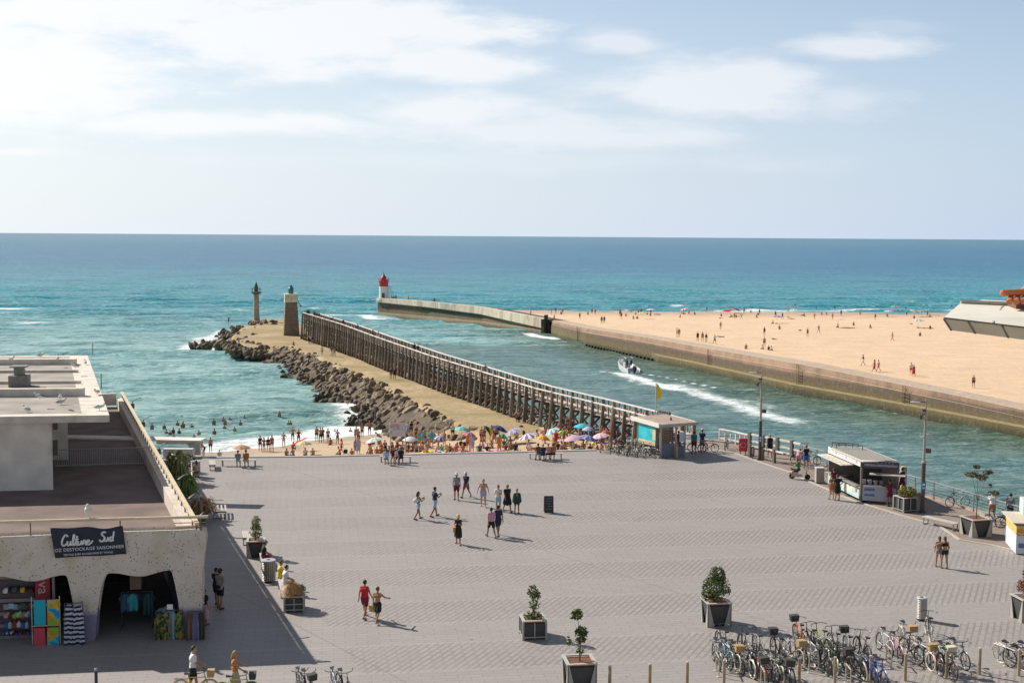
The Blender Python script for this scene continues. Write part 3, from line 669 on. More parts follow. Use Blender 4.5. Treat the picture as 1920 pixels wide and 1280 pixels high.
m=MB(); m.add([(-1.65,-1.65,0),(1.65,-1.65,0),(1.65,1.65,0),(-1.65,1.65,0),(-1.22,-1.22,7.2),(1.22,-1.22,7.2),(1.22,1.22,7.2),(-1.22,1.22,7.2)],[(3,2,1,0),(4,5,6,7),(0,1,5,4),(1,2,6,5),(2,3,7,6),(3,0,4,7)]); m.build('tower',M_tow,t)
m=MB(); m.box((0,0,7.3),(2.75,2.75,.25)); m.box((0,0,8.05),(2.62,2.62,1.4)); m.box((0,0,8.83),(2.9,2.9,.16)); m.build('gallery',mat('stained_cream_render',(.76,.67,.50),.8,var=.25,vs=1.5),t)
m=MB()
for q in ((-1.3,-1.3),(1.3,-1.3),(1.3,1.3),(-1.3,1.3),(0,-1.3),(1.3,0),(-1.3,0)): m.tube((q[0],q[1],7.4),(q[0],q[1],8.35),.04,n=5)
for z in (7.9,8.35): 
    for a,b in (((-1.3,-1.3),(1.3,-1.3)),((1.3,-1.3),(1.3,1.3)),((-1.3,-1.3),(-1.3,1.3))): m.tube((*a,z),(*b,z),.035,n=5)
m.build('gallery_rail',mat('rusty_rail',(.33,.17,.09),.7),t)
m=MB(); m.lathe([(.55,8.8),(.55,9.9),(.62,10.0),(.35,10.35),(.3,10.6),(.08,10.75)],n=12); m.build('lantern',mat('green_lantern_paint',(.01,.16,.14),.4),t)
m=MB(); m.bar((1.3,0,7.4),(2.0,-.2,6.3),.08,.08); m.bar((1.3,.3,7.8),(2.1,.2,6.2),.06,.06); m.box((2.0,0,6.3),(.35,.35,.3)); m.build('lamp_bracket',mat('teal_steel',(.03,.12,.12),.5),t)
base=AT(481,607,(GH(481,607,hpath)).y); base.z=hpath(base.x,base.y)-.1
t=thing('beacon_column','slender stone beacon column with a dark green spiked top standing on the outer rocks','beacon',base)
MB().lathe([(1.25,0),(1.15,.8),(.78,1.1),(.68,3),(.64,7.4)],n=20).build('column',mat('weathered_column',(.37,.29,.22),.9,var=.3,vs=1.2,bump=.3,bs=4),t)
m=MB(); m.lathe([(.6,7.2),(1.05,7.5),(1.25,7.6),(1.25,7.8),(.7,7.85)],n=20)
for i in range(12):
    a=i*math.pi/6; m.tube((1.2*math.cos(a),1.2*math.sin(a),7.7),(1.2*math.cos(a),1.2*math.sin(a),8.7),.04,n=4)
m.ring((0,0,8.7),(0,0,1),1.2,.05,20,5); m.build('gallery',mat('dark_rust_gallery',(.16,.10,.07),.8),t)
MB().lathe([(.55,7.8),(.5,8.8),(.42,9.3),(.1,10.1),(.05,10.4)],n=12).build('lantern',mat('dark_green_top',(.03,.085,.065),.5),t)
# ================================================================== TIMBER PIER
def arc(L,step):
    out=[];L=[Vector((a,b,0)) for a,b in L]; acc=0; d=0
    for a,b in zip(L,L[1:]):
        sl_=(b-a).length
        while d<acc+sl_: out.append((a.lerp(b,(d-acc)/sl_),(b-a).normalized())); d+=step
        acc+=sl_
    return out
PP=arc(PIER,2.04)
s=NT('weathered_timber'); P=s.tc.outputs['Object']; g=s.noise(P,2.2,5,.7); g2=s.noise(P,.6,3)
oi=s.n('ShaderNodeObjectInfo'); c=s.mix(oi.outputs['Random'],(.13,.10,.078),(.31,.255,.20)); c=s.mix(s.mr(g,.4,.65,0,.6),c,(.115,.082,.06)); c=s.mix(s.mr(g2,.5,.7,0,.4),c,(.34,.28,.22))
zc=s.sep(s.pos())[2]; c=s.mix(s.mr(s.math('ADD',zc,g2),-3.4,-2.3,.6,0),c,(.06,.055,.03)); s.L(c,s.b.inputs['Base Color']); s.b.inputs['Roughness'].default_value=.9; M_tim=s.m
s=NT('grey_planks'); b=s.n('ShaderNodeTexBrick'); s.L(s.pos(rot=R(-20)),b.inputs['Vector']); b.inputs['Scale'].default_value=1; b.inputs['Brick Width'].default_value=3.0; b.inputs['Row Height'].default_value=.2; b.inputs['Mortar Size'].default_value=.012
b.inputs['Color1'].default_value=(.62,.56,.50,1); b.inputs['Color2'].default_value=(.50,.45,.40,1); b.inputs['Mortar'].default_value=(.08,.06,.05,1); s.L(b.outputs['Color'],s.b.inputs['Base Color']); s.b.inputs['Roughness'].default_value=.85; M_plk=s.m
M_rail=mat('bleached_rail_timber',(.72,.65,.57),.8,var=.2,vs=3); M_tdk=mat('dark_rail_post',(.13,.10,.08),.9,var=.3,vs=3)
pier=thing('timber_pier','long weathered timber pier on close-set piles running out beside the embankment','pier')
WID=2.3
def nr(d): return Vector((d.y,-d.x,0))         # towards the channel
lowr=MB(); dk=MB(); r1=MB(); r2=MB(); fb=MB(); cross=MB(); farp=MB(); bal=MB(); npile=0; rp=random.Random(2)
for i,(p,d) in enumerate(PP):
    n=nr(d); zb=(hpath(p.x,p.y) if p.y>133 else hbeach(p.x,p.y))-.8
    if p.y<106: continue
    m=MB(); j=rp.uniform(-.05,.05); r_=.185+rp.uniform(-.02,.03)
    top=1.12 if i%2 else 1.02
    m.tube(Vector((p.x,p.y,zb))-n*(.35+j)+d*j*2,Vector((p.x,p.y,top))+n*j*.3,r_,r_*.88,n=7)
    m.build('pile',M_tim,pier)
    q=p+n*WID
    mm=MB() if npile<16 else farp
    mm.tube(Vector((q.x,q.y,-7.5))+n*.3,Vector((q.x,q.y,1.0)),r_,r_*.9,n=6)
    if npile<16: mm.build('pile',M_tim,pier)
    npile+=1
    m=MB(); m.bar(Vector((p.x,p.y,zb+.6))-n*.25,Vector((q.x,q.y,-.5)),.14,.16)
    m.build('brace',M_tim,pier)
    cross.bar(Vector((p.x,p.y,-.35)),Vector((q.x,q.y,-.35)),.2,.24); cross.bar(Vector((p.x,p.y,-.7)),Vector((q.x,q.y,zb)),.12,.14)
    cross.bar(Vector((p.x,p.y,-2.0))+n*.1,Vector((q.x,q.y,-2.0)),.14,.16)
    if i+1<len(PP):
        p2,d2=PP[i+1]; n2=nr(d2); q2=p2+n2*WID
        dk.bar(p+n*WID/2-Vector((0,0,.06)),p2+n2*WID/2-Vector((0,0,.06)),WID-.1,.08)
        # near side: top rail, mid rail, fascia, lower waler ; far side the same
        for (a,b,mb) in ((p,p2,r1),(q,q2,r2)):
            sgn=1.4; o_=n*.12*sgn; o2=n2*.12*sgn
            mb.bar(a+o_*.2+Vector((0,0,1.06)),b+o2*.2+Vector((0,0,1.06)),.30,.07)
            lowr.bar(a+o_+Vector((0,0,.52)),b+o2+Vector((0,0,.52)),.07,.15)
            lowr.bar(a+o_+Vector((0,0,.0)),b+o2+Vector((0,0,.0)),.10,.22)
            mid=(a+b)/2; bal.box((mid.x,mid.y,.5),(.10,.10,1.0),math.atan2(d.y,d.x))
            if mb is r1 and rp.random()<.35: w_=MB(); w_.bar(a+o_+Vector((0,0,-1.3)),b+o2+Vector((0,0,-1.3)),.10,.14); w_.build('waler',M_tim,pier)
dk.build('deck',M_plk,pier); r1.build('handrail',M_rail,pier); r2.build('handrail',M_rail,pier); lowr.build('lower_rail',mat('grey_brown_rail',(.40,.33,.265),.85,var=.3,vs=3),pier)
tag(bal.build('baluster',M_tdk,pier),kind='stuff'); tag(cross.build('cross_timber',M_tim,pier),kind='stuff'); tag(farp.build('pile',M_tim,pier),kind='stuff')
e,d=PP[-1]; n=nr(d); m=MB(); m.bar(e+Vector((0,0,1.06)),e+n*WID+Vector((0,0,1.06)),.2,.08); m.bar(e+Vector((0,0,.5)),e+n*WID+Vector((0,0,.5)),.08,.15)
for k in range(4): 
    q=e+n*WID*k/3+d*.4; m.tube((q.x,q.y,-6.5),(q.x,q.y,1.3),.15,.13,n=7)
m.build('end_frame',M_tim,pier)
# ================================================================== SHOP BUILDING ON THE LEFT
s=NT('rough_stucco'); P=s.tc.outputs['Object']; g=s.noise(P,.7,5,.6); g2=s.noise(P,14,4,.7); vo=s.n('ShaderNodeTexVoronoi'); s.L(P,vo.inputs['Vector']); vo.inputs['Scale'].default_value=8.0; vo.inputs['Randomness'].default_value=1
c=s.mix(s.mr(g,.35,.65),(.66,.565,.47),(.76,.67,.57)); c=s.mix(s.mr(g2,.5,.75,0,.5),c,(.50,.42,.35)); 
nn=s.noise(P,3.4,3,.6); c=s.mix(s.math('MULTIPLY',s.mr(vo.outputs['Distance'],.16,.28,.9,0),s.mr(nn,.44,.54)),c,(.06,.055,.06))
zc=s.sep(s.pos())[2]; yel=s.noise(P,.9,3); c=s.mix(s.math('MULTIPLY',s.mr(yel,.55,.7,0,.4),s.mr(zc,2.5,3.5)),c,(.45,.36,.12))
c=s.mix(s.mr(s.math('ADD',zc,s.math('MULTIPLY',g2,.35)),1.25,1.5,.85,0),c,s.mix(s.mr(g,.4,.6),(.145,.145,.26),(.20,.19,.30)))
s.L(c,s.b.inputs['Base Color']); s.b.inputs['Roughness'].default_value=.9; s.bump(s.math('ADD',g2,s.math('MULTIPLY',g,.5)),.8,.06); M_stu=s.m
M_wht=mat('off_white_render',(.74,.66,.58),.85,var=.16,vs=.9,bump=.1,bs=12); M_beam=mat('pale_roof_beam',(.66,.59,.50),.85,var=.2,vs=1.2)
M_flr=mat('terrace_brown_tiles',(.165,.115,.095),.8,var=.3,vs=.6,bump=.15,bs=5); M_roof=mat('grey_roof_felt',(.34,.30,.255),.9,var=.28,vs=.5,bump=.2,bs=6)
M_rail2=mat('cream_handrail',(.62,.52,.34),.6,var=.15,vs=4); M_dkr=mat('brown_rail_post',(.16,.12,.08),.7)
ZP=4.4; ZF=3.7
C1=G(379,1001,ZP); C0=G(-10,1012,ZP); fd=(C0-C1); fd.z=0; fd.normalize(); fn_=Vector((fd.y,-fd.x,0)); fn_=fn_ if fn_.y<0 else -fn_   # outward (to the camera)
EP=G(233,745,ZP); sd=(EP-C1); sd.z=0; SL=sd.length; sd.normalize(); sn=Vector((sd.y,-sd.x,0))     # outward (to the plaza)
shop=thing('beach_shop','low stucco shop building with arched openings and a roof terrace beside the plaza','shop building',(C1.x,C1.y,0))
O=Vector((C1.x,C1.y,0))
def W(p): return Vector(p)-O
def FS(px,py):      # pixel to facade coordinates (distance left of the corner, height)
    p=GV(px,py,O,fn_); return ((p-O).dot(fd),p.z)
def FP(s_,z,off=0): return fd*s_+fn_*off+Vector((0,0,z))
out=[(-260,1030),(-120,1024),(0,1012),(95,1008),(232,1002),(340,999),(366,997),(379,1000),(381,1012),(377,1040),(373,1080),(373,1130),(375,1215)]
a2=[(347,1215),(345,1170),(340,1125),(333,1090),(328,1070),(322,1062),(306,1064),(288,1069),(270,1074),(255,1074),(240,1072),(225,1069),(210,1068),(198,1070),(190,1080),(184,1098),(179,1125),(175,1160),(173,1222)]
a1=[(148,1223),(146,1160),(142,1125),(137,1100),(132,1080),(126,1072),(112,1072),(98,1075),(85,1079),(68,1083),(50,1083),(30,1079),(12,1075),(-15,1074),(-50,1077),(-90,1080),(-120,1095),(-135,1150),(-140,1240),(-262,1250)]
pl=[]
for (x,y) in out+a2+a1:
    s_,z=FS(x,y)
    if y>=1215 : z=-.02
    pl.append((s_,z))
Mf=Matrix((( fd.x,0,fn_.x),( fd.y,0,fn_.y),(0,1,0))).to_4x4()
def facade(poly,t0,t1):
    vs=[FP(a,b,t0) for a,b in poly]+[FP(a,b,t1) for a,b in poly]; n=len(poly)
    return vs,[tuple(range(n)),tuple(range(2*n-1,n-1,-1))]+[(i,(i+1)%n,n+(i+1)%n,n+i) for i in range(n)]
m=MB(); vs,fs=facade(pl,.0,-.75); m.add(vs,fs); o=m.build('arcade_wall',M_stu,shop)
bv=o.modifiers.new('b','BEVEL'); bv.width=.13; bv.segments=3; bv.limit_method='ANGLE'; bv.angle_limit=R(35)
# side wall with wavy parapet line
def SP(t,z,off=0): return sd*t+sn*off+Vector((0,0,z))
m=MB(); n_=60; vs=[];fs=[]
for i in range(n_+1):
    t=.4+(SL-.4)*i/n_; bul=.16*math.sin(t*.9)+.1*math.sin(t*2.3)
    for (off,z) in ((-.05+bul*.6,-.02),(.0+bul,2.2),(.06+bul*.4,ZP-.15),(0,ZP),(-.55,ZP),(-.6,-.02)): vs.append(SP(t,z,off))
for i in range(n_):
    for k in range(5): fs.append((i*6+k,i*6+k+1,(i+1)*6+k+1,(i+1)*6+k))
fs+= [tuple(range(5,-1,-1)),tuple(n_*6+k for k in range(6))]
m.add(vs,fs); m.build('side_wall',M_stu,shop)
# terrace floor slab
A=[FP(-.0,0)+fn_*-.7+sd*.3,FP(22,0)+fn_*-.7,FP(22,0)+fn_*-50,SP(SL,0,-.3)]
A=[(SP(.75,0,-.5)),(FP(22,0,-.7)),(FP(22,0,-.7)+sd*(SL+2)),(SP(SL,0,-.5))]
m=MB(); m.prism([(p.x,p.y) for p in A],ZF-.35,ZF); m.build('terrace_floor',M_flr,shop)
# walls closing the shop inside
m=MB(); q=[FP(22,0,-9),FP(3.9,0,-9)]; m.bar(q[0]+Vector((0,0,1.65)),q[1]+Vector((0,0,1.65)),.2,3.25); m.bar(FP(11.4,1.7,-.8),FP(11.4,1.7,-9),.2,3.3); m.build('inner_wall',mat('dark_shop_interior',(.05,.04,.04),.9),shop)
m=MB(); m.bar(SP(SL,4.3,-.6),SP(SL,4.3,-9),.35,.9); m.build('end_parapet',M_wht,shop)
# inner face strip and front rail
m=MB(); m.bar(FP(-.2,ZP+.62,-.55),FP(23,ZP+.62,-.55),.10,.11); m.build('handrail',M_rail2,shop)
m=MB()
for s_ in (.1,3.4,7,10.5,14): m.tube(FP(s_,ZP-.1,-.55),FP(s_,ZP+.6,-.55),.03,n=6)
m.bar(FP(-.1,ZP+.38,-.55),FP(1.2,ZP+.38,-.55),.03,.03); m.bar(FP(-.1,ZP+.18,-.55),FP(1.2,ZP+.18,-.55),.03,.03)
m.build('rail_post',M_dkr,shop)
m=MB(); m.bar(SP(.2,ZP+.42,-.18),SP(SL,ZP+.42,-.18),.18,.11); m.build('handrail',M_rail2,shop)
for i in range(34):
    t=.4+(SL-.8)*i/33; m=MB(); m.bar(SP(t,ZP-.05,-.18),SP(t,ZP+.37,-.18),.06,.06); m.build('rail_post',M_dkr,shop)
# upper storey
up=[]
U0=GV(100,918,(0,0,0),Vector((0,1,0))) if False else G(100,918,ZF); UT=9.2
ztop=AT(100,790,U0.y).z
rs=thing('roof_pavilion','pale upper storey block with a flat beamed roof set back on the shop terrace','building',(U0.x,U0.y,0)); O2=Vector((U0.x,U0.y,0))
def UP(a,b,z): return fd*a+sd*b+Vector((0,0,z))     # a: left, b: back
m=MB(); m.prism([(v.x,v.y) for v in (UP(0,0,0),UP(16,0,0),UP(16,9,0),UP(0,9,0))],ZF+.004,ztop); m.build('wall',M_wht,rs)
m=MB(); m.prism([(v.x,v.y) for v in (UP(-1.0,9,0),UP(16,9.01,0),UP(16,33,0),UP(-1.0,33,0))],ZF+.004,ztop); m.build('rear_wall',M_wht,rs)
RT=ztop+.36; RC=G(205,778,RT); RF=G(164,666,RT); rd=RF-RC; rd.z=0; RLn=rd.length; rd.normalize()
def RP(a,b,z=0): return RC-O2+fd*a+rd*b+Vector((0,0,z))      # relative to pavilion
m=MB(); q=[RP(0,0),RP(18,0),RP(18,RLn),RP(0,RLn)]; m.prism([(v.x,v.y) for v in q],ztop,RT); m.build('roof_slab',[M_beam],rs)
m=MB(); q=[RP(1.35,.9),RP(17.9,.9),RP(17.9,RLn-.9),RP(1.35,RLn-.9)]; m.prism([(v.x,v.y) for v in q],RT+.001,RT+.006); m.build('roof_felt',M_roof,rs)
for b,hh,L0,ww in ((8.2,.45,18,.5),(26.5,.40,18,.6)):
    m=MB(); m.bar(RP(1.0,b,hh/2),RP(L0,b+.5,hh/2),ww,hh); m.build('roof_beam',M_beam,rs)
for b,L0 in ((14.5,9.0),(21.0,8.0)):
    m=MB(); m.bar(RP(1.0,b,.09),RP(L0,b+.2,.09),.2,.18); m.build('roof_beam',M_beam,rs)
m=MB(); v0=G(37,724,RT)-O2; m.box(v0+Vector((0,0,.35)),(1.1,1.1,.7),.2); m.box(v0+Vector((0,0,.95)),(.55,.55,.5),.2); m.box(v0+Vector((0,0,1.22)),(.95,.95,.08),.2); m.build('roof_vent',mat('grey_vent',(.22,.205,.185),.7,var=.2,vs=4),rs)
m=MB(); 
for px,py in ((174,665),(190,728)):
    q=G(px,py,RT)-O2; m.tube(q,q+Vector((0,0,.9)),.03,n=5)
m.build('aerial',M_dkr,rs)
for py in (798,832,846): q=AT(103,py,U0.y-.05)-O2; m=MB(); m.box(q+Vector((.03,0,0)),(.22,.16,.4)); m.build('wall_lamp',mat('dark_wall_lamp',(.05,.04,.035),.5),rs)
# low fence across the terrace
F0=G(104,876,ZF); F1=G(292,870,ZF); fe=thing('terrace_fence','thin metal baluster fence crossing the shadowed shop terrace','fence',F0)
d=F1-F0; m=MB(); m.tube((0,0,1.0),d+Vector((0,0,1.0)),.03,n=6); m.tube((0,0,.08),d+Vector((0,0,.08)),.05,n=6); m.build('rail',mat('grey_fence_steel',(.34,.31,.30),.5),fe)
m=MB(); nb=46
for i in range(nb+1): m.tube(d*(i/nb)+Vector((0,0,.05)),d*(i/nb)+Vector((0,0,1.0)),.014,n=4)
m.build('bars',mat('grey_fence_steel',(.34,.31,.30),.5),fe)
# sunlit strip of terrace floor, imitated by a pale slab
m=MB(); m.bar(UP(-.9,17.5,ZF+.05),UP(-9.5,15.3,ZF+.05),1.2,.1); m.build('sunlit_floor_strip',M_wht,rs)
# banner ------------------------------------------------------------
s0,z0=FS(94,990); s1,z1=FS(232,985)
bn=thing('shop_banner','dark banner with white lettering hung on the shop parapet above the arches','banner',FP(0,0,0)+O)
cor=[FS(95,988),(FS(231,984)),(FS(237,1037)),(FS(105,1044))]; nu,nv=30,10; vs=[];fs=[]
for j in range(nv+1):
    for i in range(nu+1):
        a=i/nu;b=j/nv; sx_=(cor[0][0]*(1-a)+cor[1][0]*a)*(1-b)+(cor[3][0]*(1-a)+cor[2][0]*a)*b; zx=(cor[0][1]*(1-a)+cor[1][1]*a)*(1-b)+(cor[3][1]*(1-a)+cor[2][1]*a)*b
        if j==0: zx-=.10*math.sin(math.pi*((a*2.0)%1))**2*(1 if a>.5 else .3)
        vs.append(FP(sx_,zx,.10+.035*math.sin(a*9+b*2)*(.3+b)))
for j in range(nv):
    for i in range(nu): fs.append((j*(nu+1)+i,j*(nu+1)+i+1,(j+1)*(nu+1)+i+1,(j+1)*(nu+1)+i))
o=MB().add(vs,fs).build('cloth',mat('banner_navy_cloth',(.022,.025,.045),.7,var=.2,vs=3),bn,smooth=True); o.modifiers.new('s','SOLIDIFY').thickness=.01
def onfac(mb,poly,th,zoff=.15):
    pass
M_ltr=mat('white_lettering',(.78,.77,.76),.7,var=.03)
def strokes(lines,cx,cz,sc_,r,name,par,off=.155,slant=.12):
    m=MB()
    for L in lines:
        pts=[]
        for i in range(len(L)-1):      # Catmull-Rom
            p0=L[max(0,i-1)];p1=L[i];p2=L[i+1];p3=L[min(len(L)-1,i+2)]
            for k in range(5):
                t=k/5; f=lambda a,b,c_,d_: .5*((2*b)+(-a+c_)*t+(2*a-5*b+4*c_-d_)*t*t+(-a+3*b-3*c_+d_)*t**3)
                pts.append((f(p0[0],p1[0],p2[0],p3[0]),f(p0[1],p1[1],p2[1],p3[1])))
        pts.append(L[-1])
        P3=[FP(cx-(x+y*slant)*sc_,cz+y*sc_+x*sc_*.02,off) for x,y in pts]
        m.path(P3,r,5)
    return m.build(name,M_ltr,par)
# script words "Culture Sud": letters drawn as pen strokes (x right, y up, x-height about 1)
CUL=[[(1.1,2.0),(.9,2.35),(.45,2.3),(.05,1.4),(.0,.5),(.35,.0),(.9,.25),(1.15,.6)],
 [(1.2,1.0),(1.15,.35),(1.4,.0),(1.75,.35),(1.85,1.0),(1.85,.3),(2.1,.0)],[(2.1,.0),(2.4,.8),(2.55,2.3),(2.35,2.2),(2.35,.6),(2.55,.0),(2.8,.2)],
 [(2.8,.2),(3.05,1.0),(3.15,2.1),(3.0,.4),(3.25,.0),(3.5,.3)],[(2.75,1.25),(3.5,1.35)],[(3.5,.9),(3.5,.3),(3.75,.0),(4.1,.4),(4.2,1.0),(4.2,.3),(4.45,.05)],
 [(4.45,.05),(4.65,.9),(4.75,1.15),(4.85,.9),(5.1,.95),(5.05,.3),(5.25,.0),(5.5,.3)],[(5.4,.5),(5.8,.7),(5.75,1.05),(5.45,.95),(5.4,.35),(5.7,.0),(6.2,.3),(6.6,.9)]]
SUD=[[(1.2,2.0),(.9,2.3),(.4,2.1),(.35,1.6),(.9,1.15),(1.0,.5),(.6,.0),(.1,.15),(.0,.5)],[(1.15,1.0),(1.1,.35),(1.4,.0),(1.75,.4),(1.85,1.0),(1.85,.3),(2.1,.05)],
 [(2.9,.85),(2.5,1.0),(2.25,.5),(2.5,.0),(2.85,.3),(3.0,1.4),(3.05,2.3)],[(3.0,1.2),(2.95,.3),(3.2,.0)]]
a_,b_=FS(117,1021); strokes(CUL,a_,b_,.185,.040,'lettering',bn); a_,b_=FS(188,1013); strokes(SUD,a_,b_,.175,.040,'lettering',bn)
def factext(txt,px,py,size,sp,name='lettering',off=.16,par=bn,m_=M_ltr,tilt=0):
    me=textmesh(txt,size,.006,0,sp); a,b=FS(px,py); X=-fd; Zv=Vector((0,0,1)); M=Matrix((X,Zv,fn_)).transposed().to_4x4(); M.translation=FP(a,b,off)
    me.transform(M@Matrix.Rotation(tilt,4,'Z')); me.materials.append(m_); return link(name,me,par)
factext('OZ DESTOCKAGE SAISONNIER',169,1026,.19,1.05,tilt=R(2)); factext('TEXTILE SURF ACCESSOIRES ET TONGS',167,1035.5,.11,1.02,tilt=R(2))
# ================================================================== NEIGHBOUR'S ROOF CORNER AT THE RIGHT EDGE
nb=thing('neighbour_roof','pale metal canopy roof corner with terracotta tiles jutting in at the right edge','roof',(12.9,30,0)); O3=Vector((12.9,30,0))
E1=AT(1769,595,29)-O3; E2=AT(2350,663,26.9)-O3; T1=AT(1801,568,32)-O3; T2=AT(2350,594,30.8)-O3; Bk1=T1+Vector((1.4,2.2,-.02)); Bk2=T2+Vector((0,2.2,-.02)); D1=AT(1783,619,29.4)-O3; D2=AT(2350,693,27.3)-O3; Bd=Bk1+Vector((0,0,-.9)); Bd2=Bk2+Vector((0,0,-.9))
M_can=mat('pale_zinc_panel',(.74,.70,.60),.6,var=.06,vs=1.5); M_cand=mat('dull_fascia_panel',(.56,.51,.41),.6,var=.08,vs=1.5)
m=MB(); u_=Vector((0,0,-.03)); m.add([E1,E2,T2,T1],[(0,1,2,3)]); m.add([T1,T2,Bk2,Bk1],[(0,1,2,3)]); m.add([E1,T1,Bk1],[(0,1,2)]); m.build('roof_panel',M_can,nb)
m=MB(); m.add([E1+u_,E2+u_,D2,D1],[(0,3,2,1)]); m.add([E1+u_,D1,Bd,Bk1],[(0,1,2,3)]); m.add([D1,D2,Bd2,Bd],[(0,1,2,3)]); m.add([Bk1,Bk2,Bd2,Bd],[(0,1,2,3)]); m.build('fascia',M_cand,nb)
m=MB()
for f_ in (.0,.085,.20,.31,.45,.6,.75): m.bar((E1+u_).lerp(E2+u_,f_)+Vector((0,-.02,0)),D1.lerp(D2,f_)+Vector((0,-.02,0)),.035,.03)
m.bar(E1+Vector((0,-.03,-.01)),E2+Vector((0,-.03,-.01)),.05,.035); m.build('dark_trim',mat('dark_grey_trim',(.16,.145,.12),.6),nb)
m=MB()
for f_ in (.17,.31,.5,.7): m.bar(E1.lerp(E2,f_)+Vector((0,0,.01)),T1.lerp(T2,f_-.02)+Vector((0,0,.01)),.03,.02)
m.bar(T1+Vector((0,0,.03)),T2+Vector((0,0,.03)),.25,.06); m.bar(T1+Vector((0,.12,.07)),T2+Vector((0,.12,.07)),.12,.02); m.build('ridge_trim',mat('mid_grey_trim',(.33,.31,.27),.6),nb)
m=MB(); M_terr=mat('terracotta_tile',(.52,.17,.065),.75,var=.18,vs=9)
for (x,y,Y0,r_) in ((1883,548,31.0,.085),(1925,542,31.2,.10)):
    a=AT(x-2,y+1,Y0)-O3; b=AT(x+420,y-14,Y0+.3)-O3; m.tube(a,b,r_,r_*1.1,n=14); m.ball(a,r_,12,8)
for k in range(32):
    x=1893+k*13; a=AT(x,566-k*.3,30.7)-O3; b=AT(x+3,549,31.6)-O3; m.tube(a,b,.075,.07,n=12,caps=True)
m.build('tiles',M_terr,nb); m=MB(); m.bar(AT(1896,562,31.4)-O3+Vector((0,0,-.12)),AT(2330,560,31.2)-O3+Vector((0,0,-.12)),.7,.26); m.build('tile_base',mat('dark_mortar',(.16,.09,.06),.9),nb)
m=MB(); m.box((6.1,.6,8.0),(6.3,9.0,16.0)); m.build('wall',mat('neighbour_wall',(.55,.50,.43),.85),nb)
# ================================================================== PLANTS
def leafmat(name,c1,c2,rough=.55):
    s=NT(name); g=s.noise(s.pos(),3.5,4,.7); g2=s.noise(s.pos(),23,2); c=s.mix(s.mr(g,.35,.65),c1,c2); c=s.mix(s.mr(g2,.4,.7,0,.5),c,tuple(min(1,q*1.7) for q in c2)); s.L(c,s.b.inputs['Base Color']); s.b.inputs['Roughness'].default_value=rough
    s.b.inputs['Subsurface Weight'].default_value=0
    return s.m
M_leaf=leafmat('shrub_leaf',(.035,.055,.012),(.11,.15,.03)); M_leaf2=leafmat('bright_leaf',(.06,.11,.015),(.17,.25,.05)); M_red=leafmat('reddish_leaf',(.12,.035,.02),(.27,.10,.06)); M_dry=leafmat('dry_grass_blade',(.34,.17,.06),(.52,.31,.13)); M_brn=leafmat('withered_frond',(.20,.12,.05),(.36,.24,.13)); M_olive=leafmat('olive_frond',(.10,.12,.03),(.30,.29,.10))
M_bark=mat('plant_bark',(.16,.11,.07),.9,var=.3,vs=8)
def leaves(n,ell,size,seed,dens=None,mb=None,flat=0,off=(0,0,0)):
    rn=random.Random(seed); m=mb or MB()
    for i in range(n):
        while True:
            p=Vector((rn.uniform(-1,1),rn.uniform(-1,1),rn.uniform(-1,1)))
            if p.length<1 and (p.length>.35 or rn.random()<.4): 
                if MN.noise(p*2.2+Vector((seed,0,0)))>-.12: break
        c=Vector((p.x*ell[0],p.y*ell[1],p.z*ell[2]))+Vector(off); q=Euler((rn.uniform(0,6.3),rn.uniform(0,6.3),rn.uniform(0,6.3))).to_matrix(); s_=size*rn.uniform(.7,1.4)
        a=q@Vector((s_*.45,0,0)); b=q@Vector((0,s_,0)); u_=q@Vector((0,0,s_*.18))
        m.add([c-b*.5,c+a*.6+u_,c+b*.6,c-a*.6+u_],[(0,1,2),(0,2,3)])
    return m
def shrub(name,label,loc,h,wd,n,lm,seed,stem=True,group=None,cat='shrub',lsize=.09,clumps=None):
    t=thing(name,label,cat,loc,0,group); m=MB(); rn=random.Random(seed)
    cl=clumps or [((0,0,h*.55),(wd/2,wd/2,h*.45),1.0)]
    tot=sum(c[2] for c in cl)
    for k,(c,e,wt) in enumerate(cl): leaves(int(n*wt/tot),e,lsize,seed+k,mb=m,off=c)
    m.build('foliage',lm,t)
    m=MB()
    if cat=='tree': m.tube((0,0,-.03),(.03,0,h*.38),.035,.026,n=7)
    for k,(c,e,wt) in enumerate(cl):
        if cat=='tree':
            f0=Vector((.03,0,min(h*.38,c[2]*.8))); md=f0.lerp(Vector(c),.5)+Vector((0,0,.06)); m.tube(f0,md,.016,.012,n=5); m.tube(md,c,.012,.006,n=5); continue
        a=Vector((rn.uniform(-.03,.03),rn.uniform(-.03,.03),-.03)); mid=Vector((c[0]*.4,c[1]*.4,c[2]*.5)); m.tube(a,mid,.025,.018,n=5); m.tube(mid,c,.018,.008,n=5)
        for j in range(4):
            e2=Vector(c)+Vector((rn.uniform(-e[0],e[0])*.8,rn.uniform(-e[1],e[1])*.8,rn.uniform(-.2,.8)*e[2])); m.tube(mid,e2,.01,.004,n=4)
    m.build('stem',M_bark,t); return t
M_plf=mat('planter_grey_frame',(.34,.33,.29),.6,var=.06); M_plp=mat('planter_dark_panel',(.050,.050,.054),.55,var=.1); M_soil=mat('planter_soil',(.17,.07,.035),.95,var=.4,vs=9,bump=.5,bs=20)
